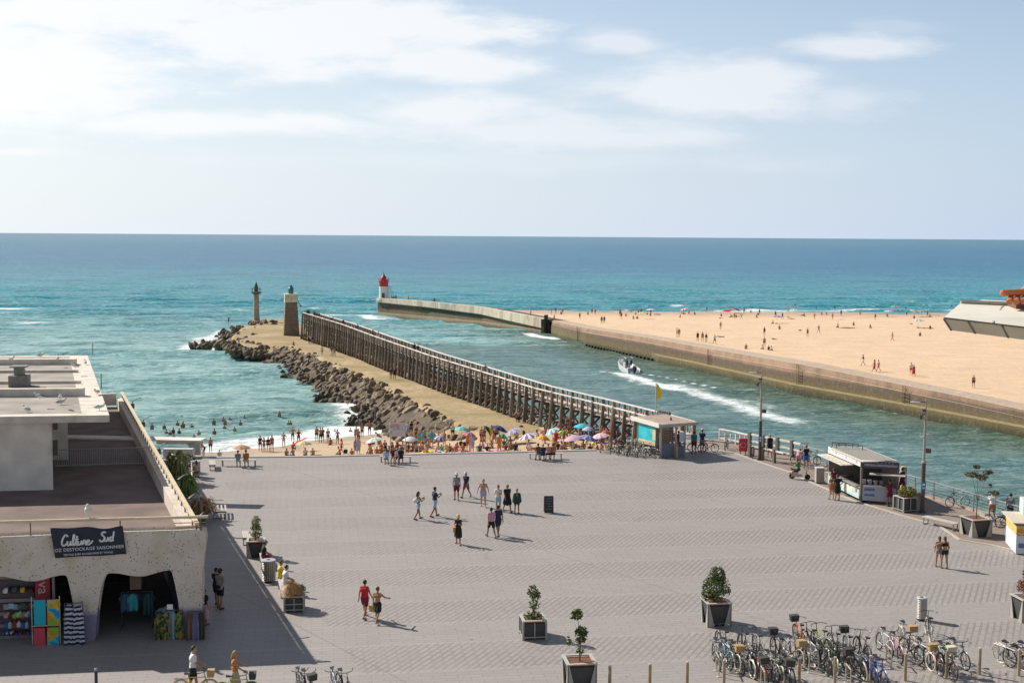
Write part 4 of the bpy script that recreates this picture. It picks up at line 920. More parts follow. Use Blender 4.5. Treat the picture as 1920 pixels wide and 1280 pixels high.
def planter(loc,w_,h_,rz,label,style='taper',group='planters standing about the plaza'):
    t=thing('planter',label,'planter',loc,rz,group); a=w_/2; tp=.80 if style=='taper' else 1.0
    m=MB(); m.box((0,0,h_/2-.03),(w_-.08,w_-.08,h_-.14),taper=tp); m.build('panel',M_plp,t)
    m=MB()
    if style=='taper':
        for sx_ in (-1,1):
            for sy_ in (-1,1):
                for (dx,dy) in ((1,0),(0,1)):   # wedge-shaped corner plates, wide at the foot
                    cx,cy=sx_*a,sy_*a; e=.30; tw=.07
                    ex=Vector((-sx_*dx,-sy_*dy,0)); nn_=Vector((sx_*dy,sy_*dx,0))
                    P=[Vector((cx,cy,0)),Vector((cx,cy,h_)),Vector((cx,cy,h_))+ex*tw,Vector((cx,cy,0))+ex*e*w_]
                    Q=[p-nn_*.05 for p in P]; f=[(0,1,2,3),(7,6,5,4)]+[(i,4+i,4+(i+1)%4,(i+1)%4) for i in range(4)]; m.add(P+Q,f)
    else:
        for sx_ in (-1,1):
            for sy_ in (-1,1): m.box((sx_*a,sy_*a,h_/2),(.08,.08,h_))
        for sx_ in (-1,1): 
            m.box((sx_*(a+.012),0,.12),(.045,w_-.1,.05)); m.box((0,sx_*(a+.012),.12),(w_-.1,.045,.05)); m.box((sx_*(a+.01),0,h_/2),(.04,.05,h_-.1)); m.box((0,sx_*(a+.01),h_/2),(.05,.04,h_-.1))
            if style=='rail': m.box((0,sx_*(a+.012),h_*.55),(w_-.1,.045,.05))
    m.build('frame',M_plf,t)
    m=MB()
    for s_ in (-1,1): m.box((s_*(a-.04),0,h_+.022),(.13,w_+.06,.045)); m.box((0,s_*(a-.04),h_+.023),(w_-.21,.13,.043))
    m.build('rim',mat('planter_pale_rim',(.45,.43,.38),.6,var=.05),t)
    m=MB(); m.box((0,0,h_-.06),(w_-.16,w_-.16,.05)); m.build('soil',M_soil,t); return t
# px foot-centre, width, height, rotation
def pl_(px,py,w_,h_,rz,lab,st='taper'): 
    p=G(px,py); planter(p,w_,h_,R(rz),lab,st); return p
p=pl_(480,1042,.92,.86,8,'grey panel planter holding a narrow leafy shrub, between two benches beside the shop','taper'); shrub('potted_shrub','narrow upright leafy shrub in the planter between the benches beside the shop',p+Vector((.0,0,.86)),1.25,.75,520,M_olive,3,lsize=.11,clumps=[((0,0,.45),(.33,.33,.4),1),((.02,0,.95),(.26,.26,.35),.7)])
p=pl_(552,1142,.86,.68,8,'slatted grey planter holding tawny grass, at the near end of the shop-side benches','rail'); 
t=thing('ornamental_grass','tawny feathery grass spilling over the slatted planter beside the shop-side bench','grass plant',p+Vector((-.12,-.05,.66))); m=MB(); rn=random.Random(5)
for i in range(620):
    a=rn.uniform(0,6.3); r_=rn.uniform(.25,.75); h_=rn.uniform(.25,.6); e=Vector((math.cos(a)*r_,math.sin(a)*r_,h_*rn.uniform(-.3,.6))); mid=Vector((math.cos(a)*r_*.45,math.sin(a)*r_*.45,h_)); w_=Vector((-math.sin(a),math.cos(a),0))*.012
    b=Vector((math.cos(a)*.06,math.sin(a)*.06,0)); m.add([b-w_,b+w_,mid+w_,mid-w_,e],[(0,1,2,3),(3,2,4)])
m.build('blades',M_dry,t); shrub('small_bush','small dark green bush behind the tawny grass in the slatted planter',p+Vector((.28,.12,.66)),.5,.5,260,M_leaf,8,cat='bush',lsize=.08)
p=pl_(999,1192,.98,.78,8,'square slatted grey planter with a leggy shrub, left of the magnolia planter','box'); shrub('potted_shrub','leggy upright shrub with clumped leaves above low green cover in the square slatted planter',p+Vector((0,0,.78)),1.7,.7,560,M_leaf,12,lsize=.10,clumps=[((-.02,0,1.15),(.24,.22,.33),1.1),((.22,0,1.0),(.13,.13,.16),.25),((.05,0,.6),(.24,.2,.22),.5),((0,0,.14),(.42,.36,.14),.9)])
p=pl_(1086,1291,1.12,1.12,8,'largest tapered planter holding a young magnolia, cut by the bottom edge of the picture'); shrub('young_tree','sparse young magnolia with clumps of glossy leaves in the largest tapered planter',p+Vector((0,0,1.12)),2.2,.8,300,M_leaf,21,cat='tree',lsize=.15,clumps=[((.05,0,1.0),(.24,.22,.36),1.2),((-.12,0,1.75),(.22,.18,.22),.6),((-.42,0,.75),(.10,.10,.2),.2),((.02,0,.35),(.15,.15,.12),.15)])
p=pl_(1342,1168,1.08,1.02,8,'large tapered planter with a dense round bush, behind the parked bicycles'); shrub('potted_bush','dense rounded evergreen bush in the tapered planter behind the parked bicycles',p+Vector((0,0,1.0)),1.6,1.3,2300,M_leaf,31,cat='bush',lsize=.09,clumps=[((0,0,.6),(.66,.62,.58),1.6),((.02,0,1.15),(.38,.36,.42),.8),((-.35,0,.3),(.35,.3,.28),.3)])
p=pl_(1925,1160,1.06,1.0,8,'tapered grey planter with a reddish shrub at the right edge of the plaza'); shrub('potted_shrub','reddish conical shrub in the tapered planter at the right edge of the picture',p+Vector((0,0,.98)),1.6,.9,900,M_red,41,lsize=.09,clumps=[((0,0,.5),(.5,.45,.42),1),((0,0,1.1),(.26,.26,.4),.5)])
p=pl_(1697,957,1.0,.88,20,'slatted pale planter with feathery green shrub beside the food stall','box'); shrub('feathery_shrub','yellow-green feathery shrub in the slatted planter beside the food stall',p+Vector((.1,0,.82)),.95,1.2,1100,leafmat('feathery_leaf',(.10,.10,.015),(.27,.24,.045)),51,lsize=.10,clumps=[((0,0,.35),(.6,.5,.38),1)])
p=pl_(1829,1002,1.28,.98,14,'tapered grey planter holding a sparse little tree beside the channel railing'); shrub('young_tree','sparse spreading little tree with bronze-green leaf clumps in the planter by the channel railing',p+Vector((0,0,.9)),2.8,1.6,420,leafmat('bronze_leaf',(.05,.06,.02),(.16,.12,.06)),61,cat='tree',lsize=.15,clumps=[((-.35,0,2.6),(.42,.35,.14),.8),((.25,0,2.45),(.35,.3,.14),.7),((.62,0,2.75),(.30,.25,.14),.6),((-.05,0,3.05),(.2,.2,.12),.3),((.95,0,1.55),(.32,.25,.10),.45),((.75,0,2.0),(.08,.08,.1),.1)])
# planting along the shop wall
def clump_plant(px,py,label,h,w_,n,lm,seed,name='frond_plant',zb=0):
    p=G(px,py); t=thing(name,label,'plant',p); m=MB(); rn=random.Random(seed)
    for i in range(n):
        a=rn.uniform(0,6.3); r_=rn.uniform(.3,1)*w_; hh=rn.uniform(.4,1)*h; b=Vector((math.cos(a+1)*.25*w_*rn.random(),math.sin(a+1)*.25*w_*rn.random(),0)); mid=b+Vector((math.cos(a)*r_*.5,math.sin(a)*r_*.5,hh)); e=b+Vector((math.cos(a)*r_,math.sin(a)*r_,hh*rn.uniform(.3,.95))); wv=Vector((-math.sin(a),math.cos(a),0))*rn.uniform(.03,.07)*w_
        m.add([b-wv*.4,b+wv*.4,mid+wv,mid-wv,e],[(0,1,2,3),(3,2,4)])
    m.build('fronds',lm,t); m=MB(); m.tube((0,0,0),(0,0,h*.4),.12*w_,.05*w_,n=7); m.build('stem',M_bark,t); return t
clump_plant(335,905,'tallest green frond plant growing against the shop wall near the beach',2.2,1.2,300,M_olive,1)
clump_plant(350,940,'dark green frond plant in the middle of the planting along the shop wall',1.7,1.1,260,M_leaf2,2)
clump_plant(372,975,'brown withered frond plant nearest the bench along the shop wall',1.4,1.5,200,M_brn,3)
clump_plant(345,965,'small dull green frond plant behind the withered one along the shop wall',1.2,.9,160,M_olive,4)
# ================================================================== SHOP WALL LAMPS, GULLS, LOW WALL
lampm=mat('bronze_lamp',(.13,.085,.045),.5)
proto=thing('wall_floodlight','','lamp',(0,0,0)); m=MB(); m.lathe([(.13,0),(.16,.1),(.16,.32),(.1,.38)],n=12); m.build('housing',lampm,proto)
m=MB(); vs=[];fs=[]
for i in range(9):
    t_=i/8; a=t_*1.5; x=.15+.62*math.sin(a); z=.5+.28*math.sin(a*1.3)
    for k in (-1,1): vs.append((x-.15,k*.14*(1-.4*t_),z)); 
for i in range(8): fs.append((2*i,2*i+1,2*i+3,2*i+2))
o=m.add(vs,fs).build('curved_shade',mat('dark_shade',(.07,.06,.05),.4),proto,smooth=True); o.modifiers.new('s','SOLIDIFY').thickness=.03
m=MB(); m.tube((0,0,.3),(.05,0,.55),.03,n=5); m.build('arm',lampm,proto)
WLs=[(246,757,'highest'),(266,790,'second highest'),(297,862,'third from the beach end'),(331,900,'fourth from the beach end'),(352,958,'fifth from the beach end'),(371,998,'nearest')]
for i,(px,py,wd_) in enumerate(WLs):
    tt=.4; best=min((abs((C:=SP(t_*SL/60,ZP,.15)+O).x/(C.y*.9964+1.1)*F+960-px),t_) for t_ in range(61))[1]*SL/60
    o=proto if i==0 else copy_tree(proto); o.location=SP(best,ZP-.25,.25)+O; o.rotation_euler=(0,0,math.atan2(sn.y,sn.x)+(-.3+.2*i)); o.scale=(1-.09*i,)*3; tag(o,'curved bronze floodlight on the shop parapet, '+wd_+' one','lamp','curved lamps along the shop parapet')
gw=mat('gull_white',(.70,.69,.66),.8,var=.05); gg=mat('gull_grey_brown',(.20,.17,.145),.8)
def gull(): 
    t=thing('gull','','bird'); m=MB()
    m.lathe([(.01,-.24),(.05,-.2),(.085,-.08),(.095,.04),(.07,.15),(.045,.19)],n=10)
    me_=m.v; m.v=[(z,y,.17+ -x*.9+z*.25) for x,y,z in m.v]
    m.ball((.21,0,.30),.052,8,6); m.tube((.15,0,.2),(.21,0,.3),.05,.04,n=7)
    m.tube((.0,.03,.1),(.0,.03,0),.008,n=4); m.tube((.0,-.03,.1),(.0,-.03,0),.008,n=4)
    m.build('body',gw,t,smooth=True)
    m=MB(); 
    for s_ in (-1,1): m.add([(.12,s_*.085,.22),(.0,s_*.105,.17),(-.3,s_*.03,.14),(-.05,s_*.06,.25)],[(0,1,2,3)])
    m.build('wings',gg,t); m=MB(); m.tube((.25,0,.30),(.32,0,.285),.014,.005,n=5); m.build('beak',mat('beak_yellow',(.6,.4,.05)),t); return t
gp=gull()
GL=[(77,668,'on the far end of the pavilion roof'),(108,674,'on the far roof beam, left of another'),(141,689,'at the right end of the far roof beam'),(22,675,'on the far roof beam at the left edge'),(42,702,'on the pavilion roof just behind the vent'),(75,747,'on the near roof beam, left of a pair'),(113,749,'on the near roof beam, right of a pair'),(115,757,'on the roof felt just in front of the near beam'),(50,771,'near the front edge of the pavilion roof'),(182,738,'on the right roof border, in its middle'),(187,767,'at the near right corner of the pavilion roof'),(160,682,'at the far right corner of the roof')]
for i,(px,py,lb) in enumerate(GL):
    o=gp if i==0 else copy_tree(gp); z=RT+ (.45 if 'beam' in lb and 'front' not in lb else 0); o.location=G(px,py+2,z); o.rotation_euler=(0,0,i*1.9); o.scale=(1.15,)*3; tag(o,'white and grey gull standing '+lb,'gull','gulls on the pavilion roof')
o=copy_tree(gp); tag(o,'brown-flecked young gull perched on the shop front handrail above the banner','gull'); del o['group']
p=FP(*(lambda q:(q[0],ZP+.67))(FS(160,980)),-.55)+O; o.location=p; o.rotation_euler=(0,0,-1.2); o.scale=(1.6,1.6,2.0)
# low white wall with sloped panel at the beach end
lw=G(345,856); t=thing('low_wall','low pale wall with a slanting end at the beach edge beside the shop','low wall',lw); M_lw=mat('low_wall_render',(.47,.45,.40),.8,var=.08)
m=MB(); m.box((-.6,.6,1.10),(3.2,.35,.42)); m.box((.9,.45,.7),(.5,.35,1.22)); m.add([(.75,.55,.9),(.2,.55,.9),(.75,.55,0),(.75,.25,.9),(.2,.25,.9),(.75,.25,0)],[(0,1,2),(3,5,4),(0,3,4,1),(1,4,5,2),(2,5,3,0)]); m.build('wall',M_lw,t)
m=MB(); m.box((-.6,.6,1.33),(3.3,.42,.05)); m.build('coping',mat('coping_pale',(.62,.56,.44),.8),t)
m=MB(); m.box((-.3,-.2,.35),(2.2,.9,.7)); m.build('plinth',mat('white_plinth',(.60,.57,.54),.8),t)
# ================================================================== STREET FURNITURE
def bench(px,py,rz,label,L=1.9,ws=.45):
    t=thing('bench',label,'bench',G(px,py),R(rz),'flat benches on the plaza'); m=MB()
    for k in range(4): m.box((0,-ws/2+.06+k*(ws-.12)/3,.44),(L,.10,.04))
    m.build('seat',mat('bleached_bench_slats',(.50,.465,.42),.7,var=.1),t)
    for s_ in (-1,1):
        m=MB(); m.bar((s_*(L/2-.12),-ws/2+.05,.42),(s_*(L/2-.12),-ws/2+.05,0),.05,.05); m.bar((s_*(L/2-.12),ws/2-.05,.42),(s_*(L/2-.12),ws/2-.05,0),.05,.05); m.bar((s_*(L/2-.12),-ws/2+.05,.03),(s_*(L/2-.12),ws/2-.05,.03),.05,.04); m.bar((s_*(L/2-.12),-ws/2+.05,.40),(s_*(L/2-.12),ws/2-.05,.40),.05,.04); m.build('leg',mat('grey_bench_steel',(.22,.21,.20),.5,.3),t)
    return t
bench(448,873,3,'flat bench near the beach edge with two people, the one in orange on its right',2.6)
bench(742,866,0,'flat bench at the beach edge below the notice board, crowded with people',2.4)
bench(1023,860,3,'flat bench at the beach edge left of the kiosk with four people in a row',2.6)
bench(398,878,105,'flat bench with striped-shirted people beside the slatted bin near the beach',1.9)
bench(412,966,104,'empty bench beside the withered plant along the shop',1.8,.8)
bench(462,1016,104,'empty bench end behind the narrow-shrub planter beside the shop',1.6)
bench(496,1060,104,'bench where a person in black sits, beside the shop',1.8)
bench(532,1112,104,'bench with people in yellow and white, next to the tawny grass',1.9)
bench(1763,988,-56,'empty flat bench on the boardwalk between the lamp post and the little tree',2.3,.5)
def litter_bin(px,py,label,h=1.02,r_=.27):
    t=thing('litter_bin',label,'litter bin',G(px,py),0,'cylindrical slatted litter bins'); m=MB()
    for k in range(20):
        a=k*math.pi/10; m.box((r_*math.cos(a),r_*math.sin(a),h/2+.05),(.025,.065,h-.1),a)
    m.build('slats',mat('bin_steel_slats',(.38,.36,.32),.45,.4),t); MB().lathe([(r_-.04,.08),(r_-.04,h-.08)],n=16).build('liner',mat('bin_dark_liner',(.05,.05,.05)),t)
    m=MB()
    for k in range(12): m.ring((0,0,.12+k*(h-.2)/11),(0,0,1),r_+.015,.014,20,4)
    m.build('hoops',mat('bin_steel_slats',(.38,.36,.32),.45,.4),t)
    m=MB(); m.lathe([(.10,h-.01),(r_+.03,h),(r_+.05,h+.02),(r_+.03,h+.05),(.12,h+.06),(.10,h+.02)],n=24,cap=False); m.build('rim',mat('bin_rim_steel',(.42,.43,.43),.4),t); m=MB(); m.tube((0,0,0),(0,0,.1),.06,n=8); m.box((0,0,.02),(.35,.35,.04)); m.build('foot',mat('bin_dark_liner',(.05,.05,.05)),t)
litter_bin(367,893,'slatted steel litter bin at the beach end of the shop',1.05,.3); litter_bin(504,1090,'slatted steel litter bin between the benches beside the shop',1.05,.31); litter_bin(1728,1162,'lone slatted steel litter bin behind the parked bicycles',1.0,.20)
t=thing('litter_bin','small grey box bin beside the scooter at the boardwalk edge','litter bin',G(1536,905)); m=MB(); m.box((0,0,.55),(.55,.5,1.0)); m.build('body',mat('grey_box_bin',(.36,.33,.29),.7),t); m=MB(); m.box((0,0,1.08),(.6,.55,.05)); m.build('lid',mat('bin_pale_rim',(.60,.59,.56),.4),t)
# notice board
bp=GH(745,838,hbeach); bp=G(745,838,-2.6); t=thing('notice_board','large pale notice board on two posts above the bay beach','notice board',bp)
q0=AT(734,792,bp.y)-bp; q1=AT(760,818,bp.y)-bp
m=MB(); m.box(((q0.x+q1.x)/2,0,(q0.z+q1.z)/2),(q1.x-q0.x,.05,q0.z-q1.z)); m.build('panel',mat('pale_lilac_board',(.46,.46,.55),.5,var=.02),t)
m=MB(); m.tube((q0.x-.12,.05,q0.z),(q0.x-.12,.05,-3),.04,n=6); m.tube((q0.x+.0,.05,q1.z),(q0.x-.45,.6,-3),.03,n=6); m.tube((q1.x,.05,q0.z),(q1.x,.05,-3),.04,n=6); m.build('post',mat('pale_post',(.5,.48,.46)),t)
m=MB()
for k,(a,b) in enumerate(((.05,.55),(.05,.28),(.36,.6))): m.box((q0.x+(q1.x-q0.x)*(a+b)/2,-.03,q0.z-.18-.16*min(k,1)),((q1.x-q0.x)*(b-a),.01,.06))
m.build('heading_bars',mat('notice_red',(.40,.10,.12)),t)
m=MB()
for (a,b,r_) in ((.08,.2,.45),(.3,.55,.45),(.08,.25,.62),(.35,.6,.6),(.7,.85,.6)): m.box((q0.x+(q1.x-q0.x)*(a+b)/2,-.03,q0.z-r_*1.0),((q1.x-q0.x)*(b-a),.01,.05))
m.build('text_bars',mat('notice_blue_grey',(.16,.18,.26)),t)
t=thing('beach_marker','dark slim flag-topped marker pole standing at the water edge by the rocks','marker pole',G(703,795,-5.9)); m=MB(); m.tube((0,0,-.4),(0,0,2.2),.05,n=6); m.build('pole',mat('slate_pole',(.10,.12,.15)),t); m=MB(); m.box((.02,0,1.5),(.16,.12,1.3)); m.build('sleeve',mat('slate_blue',(.12,.15,.20)),t)
# chalkboard
p=G(1029,961); t=thing('chalkboard','dark A-frame chalkboard with an orange-brown back standing alone on the plaza','A-board sign',p,R(4)); m=MB(); rot=Matrix.Rotation(R(-9),3,'X'); m.box((0,-.12,.55),(.55,.03,1.05),rot=rot); m.build('front_panel',mat('chalk_black',(.035,.035,.045),.6),t)
m=MB(); m.box((-.03,.14,.53),(.55,.03,1.03),rot=Matrix.Rotation(R(9),3,'X')); m.build('back_panel',mat('aboard_wood',(.34,.17,.07),.7),t)
m=MB(); 
for k,(a,b) in enumerate(((-.15,.18),(-.2,.2),(-.18,.1),(-.1,.2),(-.2,.15))): m.box(((a+b)/2,-.225+.022*k*0-(-.009)*0+(k*.16)*-.158*0-.0+0, .92-.16*k),(b-a,.004,.045),rot=rot)
for i_,v_ in enumerate(m.v): m.v[i_]=(v_[0],-.142-(.55-v_[2])*.158+(-.003),v_[2])
m.build('chalk_marks',mat('chalk_grey',(.30,.30,.34)),t)
# lamp posts
def lamppost(px,py,h,label,arms):
    p=G(px,py); t=thing('lamp_post',label,'lamp post',p,0,'tall lamp posts on the boardwalk'); 
    m=MB(); m.tube((0,0,0),(0,0,h*.44),.13,.12,n=12); m.lathe([(.2,0),(.2,.12),(.13,.14)],n=12); m.build('lower_pole',mat('dark_brown_post',(.075,.05,.04),.5,var=.1),t)
    m=MB(); m.tube((0,0,h*.44),(0,0,h*.86),.085,.07,n=10); m.tube((0,0,h*.86),(0,0,h),.05,.045,n=8); m.lathe([(.14,h*.435),(.14,h*.45),(.09,h*.455)],n=12); m.build('upper_pole',mat('khaki_post',(.36,.31,.24),.5,var=.1),t)
    m=MB(); m.tube((0,0,h*.97),(-.35,0,h*.975),.03,n=6); m.tube((0,0,h*.87),(-.25,0,h*.86),.03,n=6); m.tube((-.3,0,h*.66),(.35,0,h*.685),.018,n=5); m.tube((0,0,h*.56),(.2,0,h*.56),.03,n=5); m.build('bracket',mat('dark_brown_post',(.075,.05,.04),.5),t)
    m=MB(); m.lathe([(.02,-.45),(.11,-.3),(.14,0),(.10,.25),(.03,.32)],n=10); m.v=[(-.5+z,y*1.1,h*.965+x*.5-z*.12) for x,y,z in m.v]; m.build('lamp_head',mat('pale_lamp_head',(.58,.56,.52),.35),t,smooth=True)
    m=MB(); m.box((-.12,0,h*.90),(.25,.22,.16)); m.lathe([(.1,h*.82),(.13,h*.86)],(-.3,0,0),n=8); m.box((.25,0,h*.545),(.28,.25,.28)); m.build('projector',mat('dark_projector',(.09,.085,.08),.5),t)
    m=MB(); m.add([(.1,0,h*.68),(.42,-.05,h*.70),(.48,0,h*.69),(.3,.05,h*.675)],[(0,1,2,3)]); m.tube((-.3,0,h*.66),(.4,0,h*.69),.03,n=5); m.build('spotlight_arm',mat('pale_lamp_head',(.58,.56,.52),.35),t)
    m=MB(); m.box((-.02,-.14,h*.235),(.27,.03,.5)); m.build('sticker_panel',mat('blue_sticker',(.06,.17,.50),.5),t)
    m=MB(); m.box((-.02,-.158,h*.25),(.16,.006,.12)); m.box((-.02,-.158,h*.22),(.13,.006,.08)); m.build('sticker_mark',M_ltr,t)
lamppost(1424.5,862,6.9,'tall two-tone lamp post left of the food stall, beside the red lifebuoy cabinet',0); lamppost(1729,960,7.1,'tall two-tone lamp post right of the food stall, beside the feathery shrub planter',0)
# lifebuoy cabinet
p=G(1393,852); t=thing('lifebuoy_cabinet','bright red lifebuoy cabinet on the fence by the channel','lifebuoy cabinet',p,R(-10)); m=MB(); m.box((0,0,.78),(.68,.28,1.05)); o=m.build('cabinet',mat('lifebuoy_red',(.55,.03,.055),.45,var=.05),t); b_=o.modifiers.new('b','BEVEL'); b_.width=.1; b_.segments=3
m=MB(); m.ring((0,-.15,.78),(0,1,0),.2,.03,20,5); m.build('ring_mark',mat('pale_red_mark',(.68,.30,.30),.5),t); m=MB(); m.tube((-.2,0,0),(-.2,0,.3),.04,n=6); m.tube((.2,0,0),(.2,0,.3),.04,n=6); m.build('foot',M_dkr,t)
# timber fence along the quay
def line_fence(pts,label,name,post_sp,h,pm,rmats,rails,pw=.2,extra=None,group=None):
    o=Vector((pts[0][0],pts[0][1],0)); t=thing(name,label,'fence',o); P=arc(pts,post_sp); 
    for (p,d) in P:
        m=MB(); m.box((p.x-o.x,p.y-o.y,h*.5+.03),(pw,pw,h+.06),math.atan2(d.y,d.x)); m.build('post',pm,t)
    V=[Vector((a,b,0))-o for a,b in pts]
    for (z,wd,hg,mm) in rails:
        m=MB()
        for a,b in zip(V,V[1:]): m.bar(a+Vector((0,0,z)),b+Vector((0,0,z)),wd,hg)
        m.build('rail',mm,t)
    return t
line_fence([(17.3,103.2),(18.3,101.9),(19.1,100.2)],'timber fence with pale balusters joining the pier to the quay behind the kiosk','timber_fence',.62,1.0,M_rail,M_rail,[(1.03,.26,.07,M_rail),(.30,.06,.12,M_rail)],.09)
line_fence([(19.2,99.9),(20.2,98.3),(21.5,96.4),(22.2,95.1)],'sturdy dark-posted timber fence with pale rails behind the red cabinet','timber_fence',1.55,1.25,mat('dark_grey_timber',(.17,.145,.12),.9,var=.2),M_rail,[(1.16,.12,.14,M_rail),(.62,.08,.12,M_rail),(.22,.07,.08,M_rail)],.24)
line_fence([(18.4,95.6),(19.6,93.9),(20.3,92.4)],'short inner timber fence between the red cabinet and the first lamp post','timber_fence',1.3,1.0,mat('dark_grey_timber',(.17,.145,.12),.9,var=.2),M_rail,[(.92,.08,.12,M_rail)],.22)
M_gal=mat('galvanised_rail',(.52,.55,.55),.35,.5,var=.05); M_galp=mat('grey_rail_post',(.20,.22,.22),.5)
line_fence([(22.3,94.9),(26.1,84.75),(29.75,74.6),(34.2,62.9),(40.4,45.9)],'long galvanised railing with thin cables along the channel edge','metal_railing',1.9,1.1,M_galp,M_gal,[(1.13,.11,.05,M_gal),(.95,.02,.02,M_gal),(.76,.02,.02,M_gal),(.57,.02,.02,M_gal),(.38,.02,.02,M_gal),(.19,.03,.03,M_gal)],.06)
# wooden bollards
bz=[(1143,1300),(1218,1296),(1288,1292),(1357,1288),(1498,1284),(1565,1282),(1632,1279),(1697,1275),(1774,1270),(1836,1264),(1910,1266)]
for i,(px,py) in enumerate(bz):
    t=thing('wooden_bollard','pale wooden bollard, %s from the left in the row before the bicycles'%ordn(i),'bollard',G(px,py),0,'wooden bollards in a row'); m=MB(); m.lathe([(.062,0),(.062,1.0),(.05,1.06)],n=10); m.build('post',mat('honey_wood_post',(.36,.275,.175),.7,var=.2,vs=3),t)
    m=MB(); m.lathe([(.06,1.045),(.06,1.07),(.03,1.085)],n=10); m.build('cap',mat('post_cap_pale',(.5,.47,.42)),t)
t=thing('black_bollard','thin black bollard in the shade in front of the shop arches','bollard',G(181,1306)); MB().lathe([(.06,0),(.06,1.0),(.04,1.05)],n=10).build('post',mat('black_blue_post',(.02,.03,.05),.4),t); MB().lathe([(.065,1.0),(.065,1.06),(.03,1.09)],n=10).build('cap',mat('post_cap_blue',(.25,.32,.42)),t)
# ================================================================== BICYCLES
def bike_proto(basket=None,rack=True):
    t=thing('bicycle','','bicycle'); fm=mat('bike_black_paint',(.02,.02,.022),.35,var=.05); tm=mat('tyre_black',(.025,.023,.022),.8); sm_=mat('bike_steel',(.20,.20,.20),.4,.6); 
    Rw=.33; rx,fx=-.52,.53
    m=MB(); bb=(-.08,0,.28); hd=(.36,0,.80); hd2=(.40,0,.68); st_=(-.22,0,.74)
    for a,b,r_ in ((bb,hd2,.021),(st_,(.375,0,.76),.016),(bb,st_,.018),(hd,hd2,.024)): m.tube(a,b,r_,n=7)
    for y in (-.06,.06): m.tube(bb,(rx,y,Rw),.011,n=5); m.tube(st_,(rx,y,Rw),.010,n=5); m.tube((.41,y,.64),(fx,y,Rw),.014,n=5)
    m.tube((.41,-.06,.64),(.41,.06,.64),.016,n=5); m.build('frame',fm,t)
    for x in (rx,fx):
        m=MB(); m.ring((x,0,Rw),(0,1,0),Rw-.035,.010,28,4); m.tube((x,-.04,Rw),(x,.04,Rw),.022,n=6)
        for k in range(12): a=k*math.pi/6; m.tube((x,0,Rw),(x+(Rw-.04)*math.cos(a),0,Rw+(Rw-.04)*math.sin(a)),.003,n=3,caps=False)
        w_=m.build('wheel',sm_,t); m=MB(); m.ring((x,0,Rw),(0,1,0),Rw-.018,.025,30,6); m.build('tyre',tm,w_)
    m=MB(); m.tube(st_,(-.24,0,.88),.013,n=5); m.add([(-.38,-.09,.93),(-.38,.09,.93),(-.12,.02,.90),(-.12,-.02,.90),(-.36,-.07,.87),(-.36,.07,.87),(-.14,.015,.87),(-.14,-.015,.87)],[(0,3,2,1),(4,5,6,7),(0,1,5,4),(1,2,6,5),(2,3,7,6),(3,0,4,7)]); m.build('saddle',mat('saddle_black',(.03,.025,.025),.6),t)
    m=MB(); m.path([hd,(.34,0,.95),(.40,0,.98)],.014,6); m.path([(.22,-.29,1.0),(.36,-.2,1.0),(.40,0,.98),(.36,.2,1.0),(.22,.29,1.0)],.013,6); m.tube((.24,-.28,1.0),(.14,-.31,1.0),.018,n=6); m.tube((.24,.28,1.0),(.14,.31,1.0),.018,n=6); m.build('handlebar',mat('handlebar_dark',(.06,.06,.06),.4,.3),t)
    m=MB(); m.ring((-.08,.045,.28),(0,1,0),.09,.008,16,4); m.tube((-.08,-.09,.28),(-.08,.09,.28),.014,n=5); m.bar((-.08,.08,.28),(.04,.08,.16),.015,.025); m.bar((-.08,-.08,.28),(-.2,-.08,.40),.015,.025); m.box((.05,.12,.155),(.09,.07,.02)); m.box((-.21,-.12,.405),(.09,.07,.02)); m.build('crankset',sm_,t)
    for a in (((rx,0,Rw),R(10),R(175)),((fx,0,Rw),R(30),R(160))): m=MB(); m.ring(a[0],(0,1,0),Rw+.02,.014,16,4,a[1],a[2]); m.build('mudguard',fm,t)
    if rack: m=MB(); m.path([(-.25,-.05,.70),(-.75,-.05,.71),(-.75,.05,.71),(-.25,.05,.70)],.008,4); m.tube((-.7,-.05,.71),(rx,-.06,Rw),.007,n=4); m.tube((-.7,.05,.71),(rx,.06,Rw),.007,n=4); m.tube((-.5,-.05,.705),(-.5,.05,.705),.006,n=4); m.build('rack',sm_,t)
    if basket:
        bm_=mat('wicker_basket_'+basket,{'tan':(.42,.27,.13),'dark':(.05,.045,.04),'cream':(.55,.50,.36)}[basket],.8,var=.3,vs=30); m=MB(); m.box((.58,0,.90),(.26,.34,.24),taper=.85); m.build('basket',bm_,t)
    return t
BK={k:bike_proto(k if k!='none' else None,k!='dark') for k in ('none','tan','dark','cream')}
BP={'black':(.02,.02,.022),'white':(.70,.70,.69),'red':(.40,.02,.03),'mint green':(.28,.62,.38),'blue':(.05,.11,.42),'pale blue':(.30,.48,.58),'silver':(.30,.30,.30),'maroon':(.13,.015,.02),'pink':(.62,.28,.34),'yellow':(.62,.36,.02),'lime green':(.30,.45,.06),'dark green':(.03,.10,.05),'grey':(.09,.09,.10),'orange':(.6,.18,.03)}
first={k:True for k in BK}
def bike(p,yaw,col,kind,label,group,lean=0,tyre=None,sc_=1.0):
    pr=BK[kind]; o=pr if first[kind] else copy_tree(pr); first[kind]=False
    o.location=p; o.rotation_euler=(lean,0,yaw); o.scale=(sc_,)*3
    fm=mat('bike_paint_'+col.replace(' ','_'),BP[col],.35,var=.04)
    for c in o.children:
        nm=c.name.split('.')[0]
        if nm in('frame','mudguard'): setmat(c,0,fm)
        if nm=='wheel' and tyre:
            for g_ in c.children: setmat(g_,0,mat('tyre_'+tyre,{'cream':(.62,.55,.40)}[tyre],.7))
    tag(o,label,'bicycle',group); return o
rn=random.Random(9)
BLIST=[]   # px of the middle, px y of the ground middle, yaw degrees, colour, basket
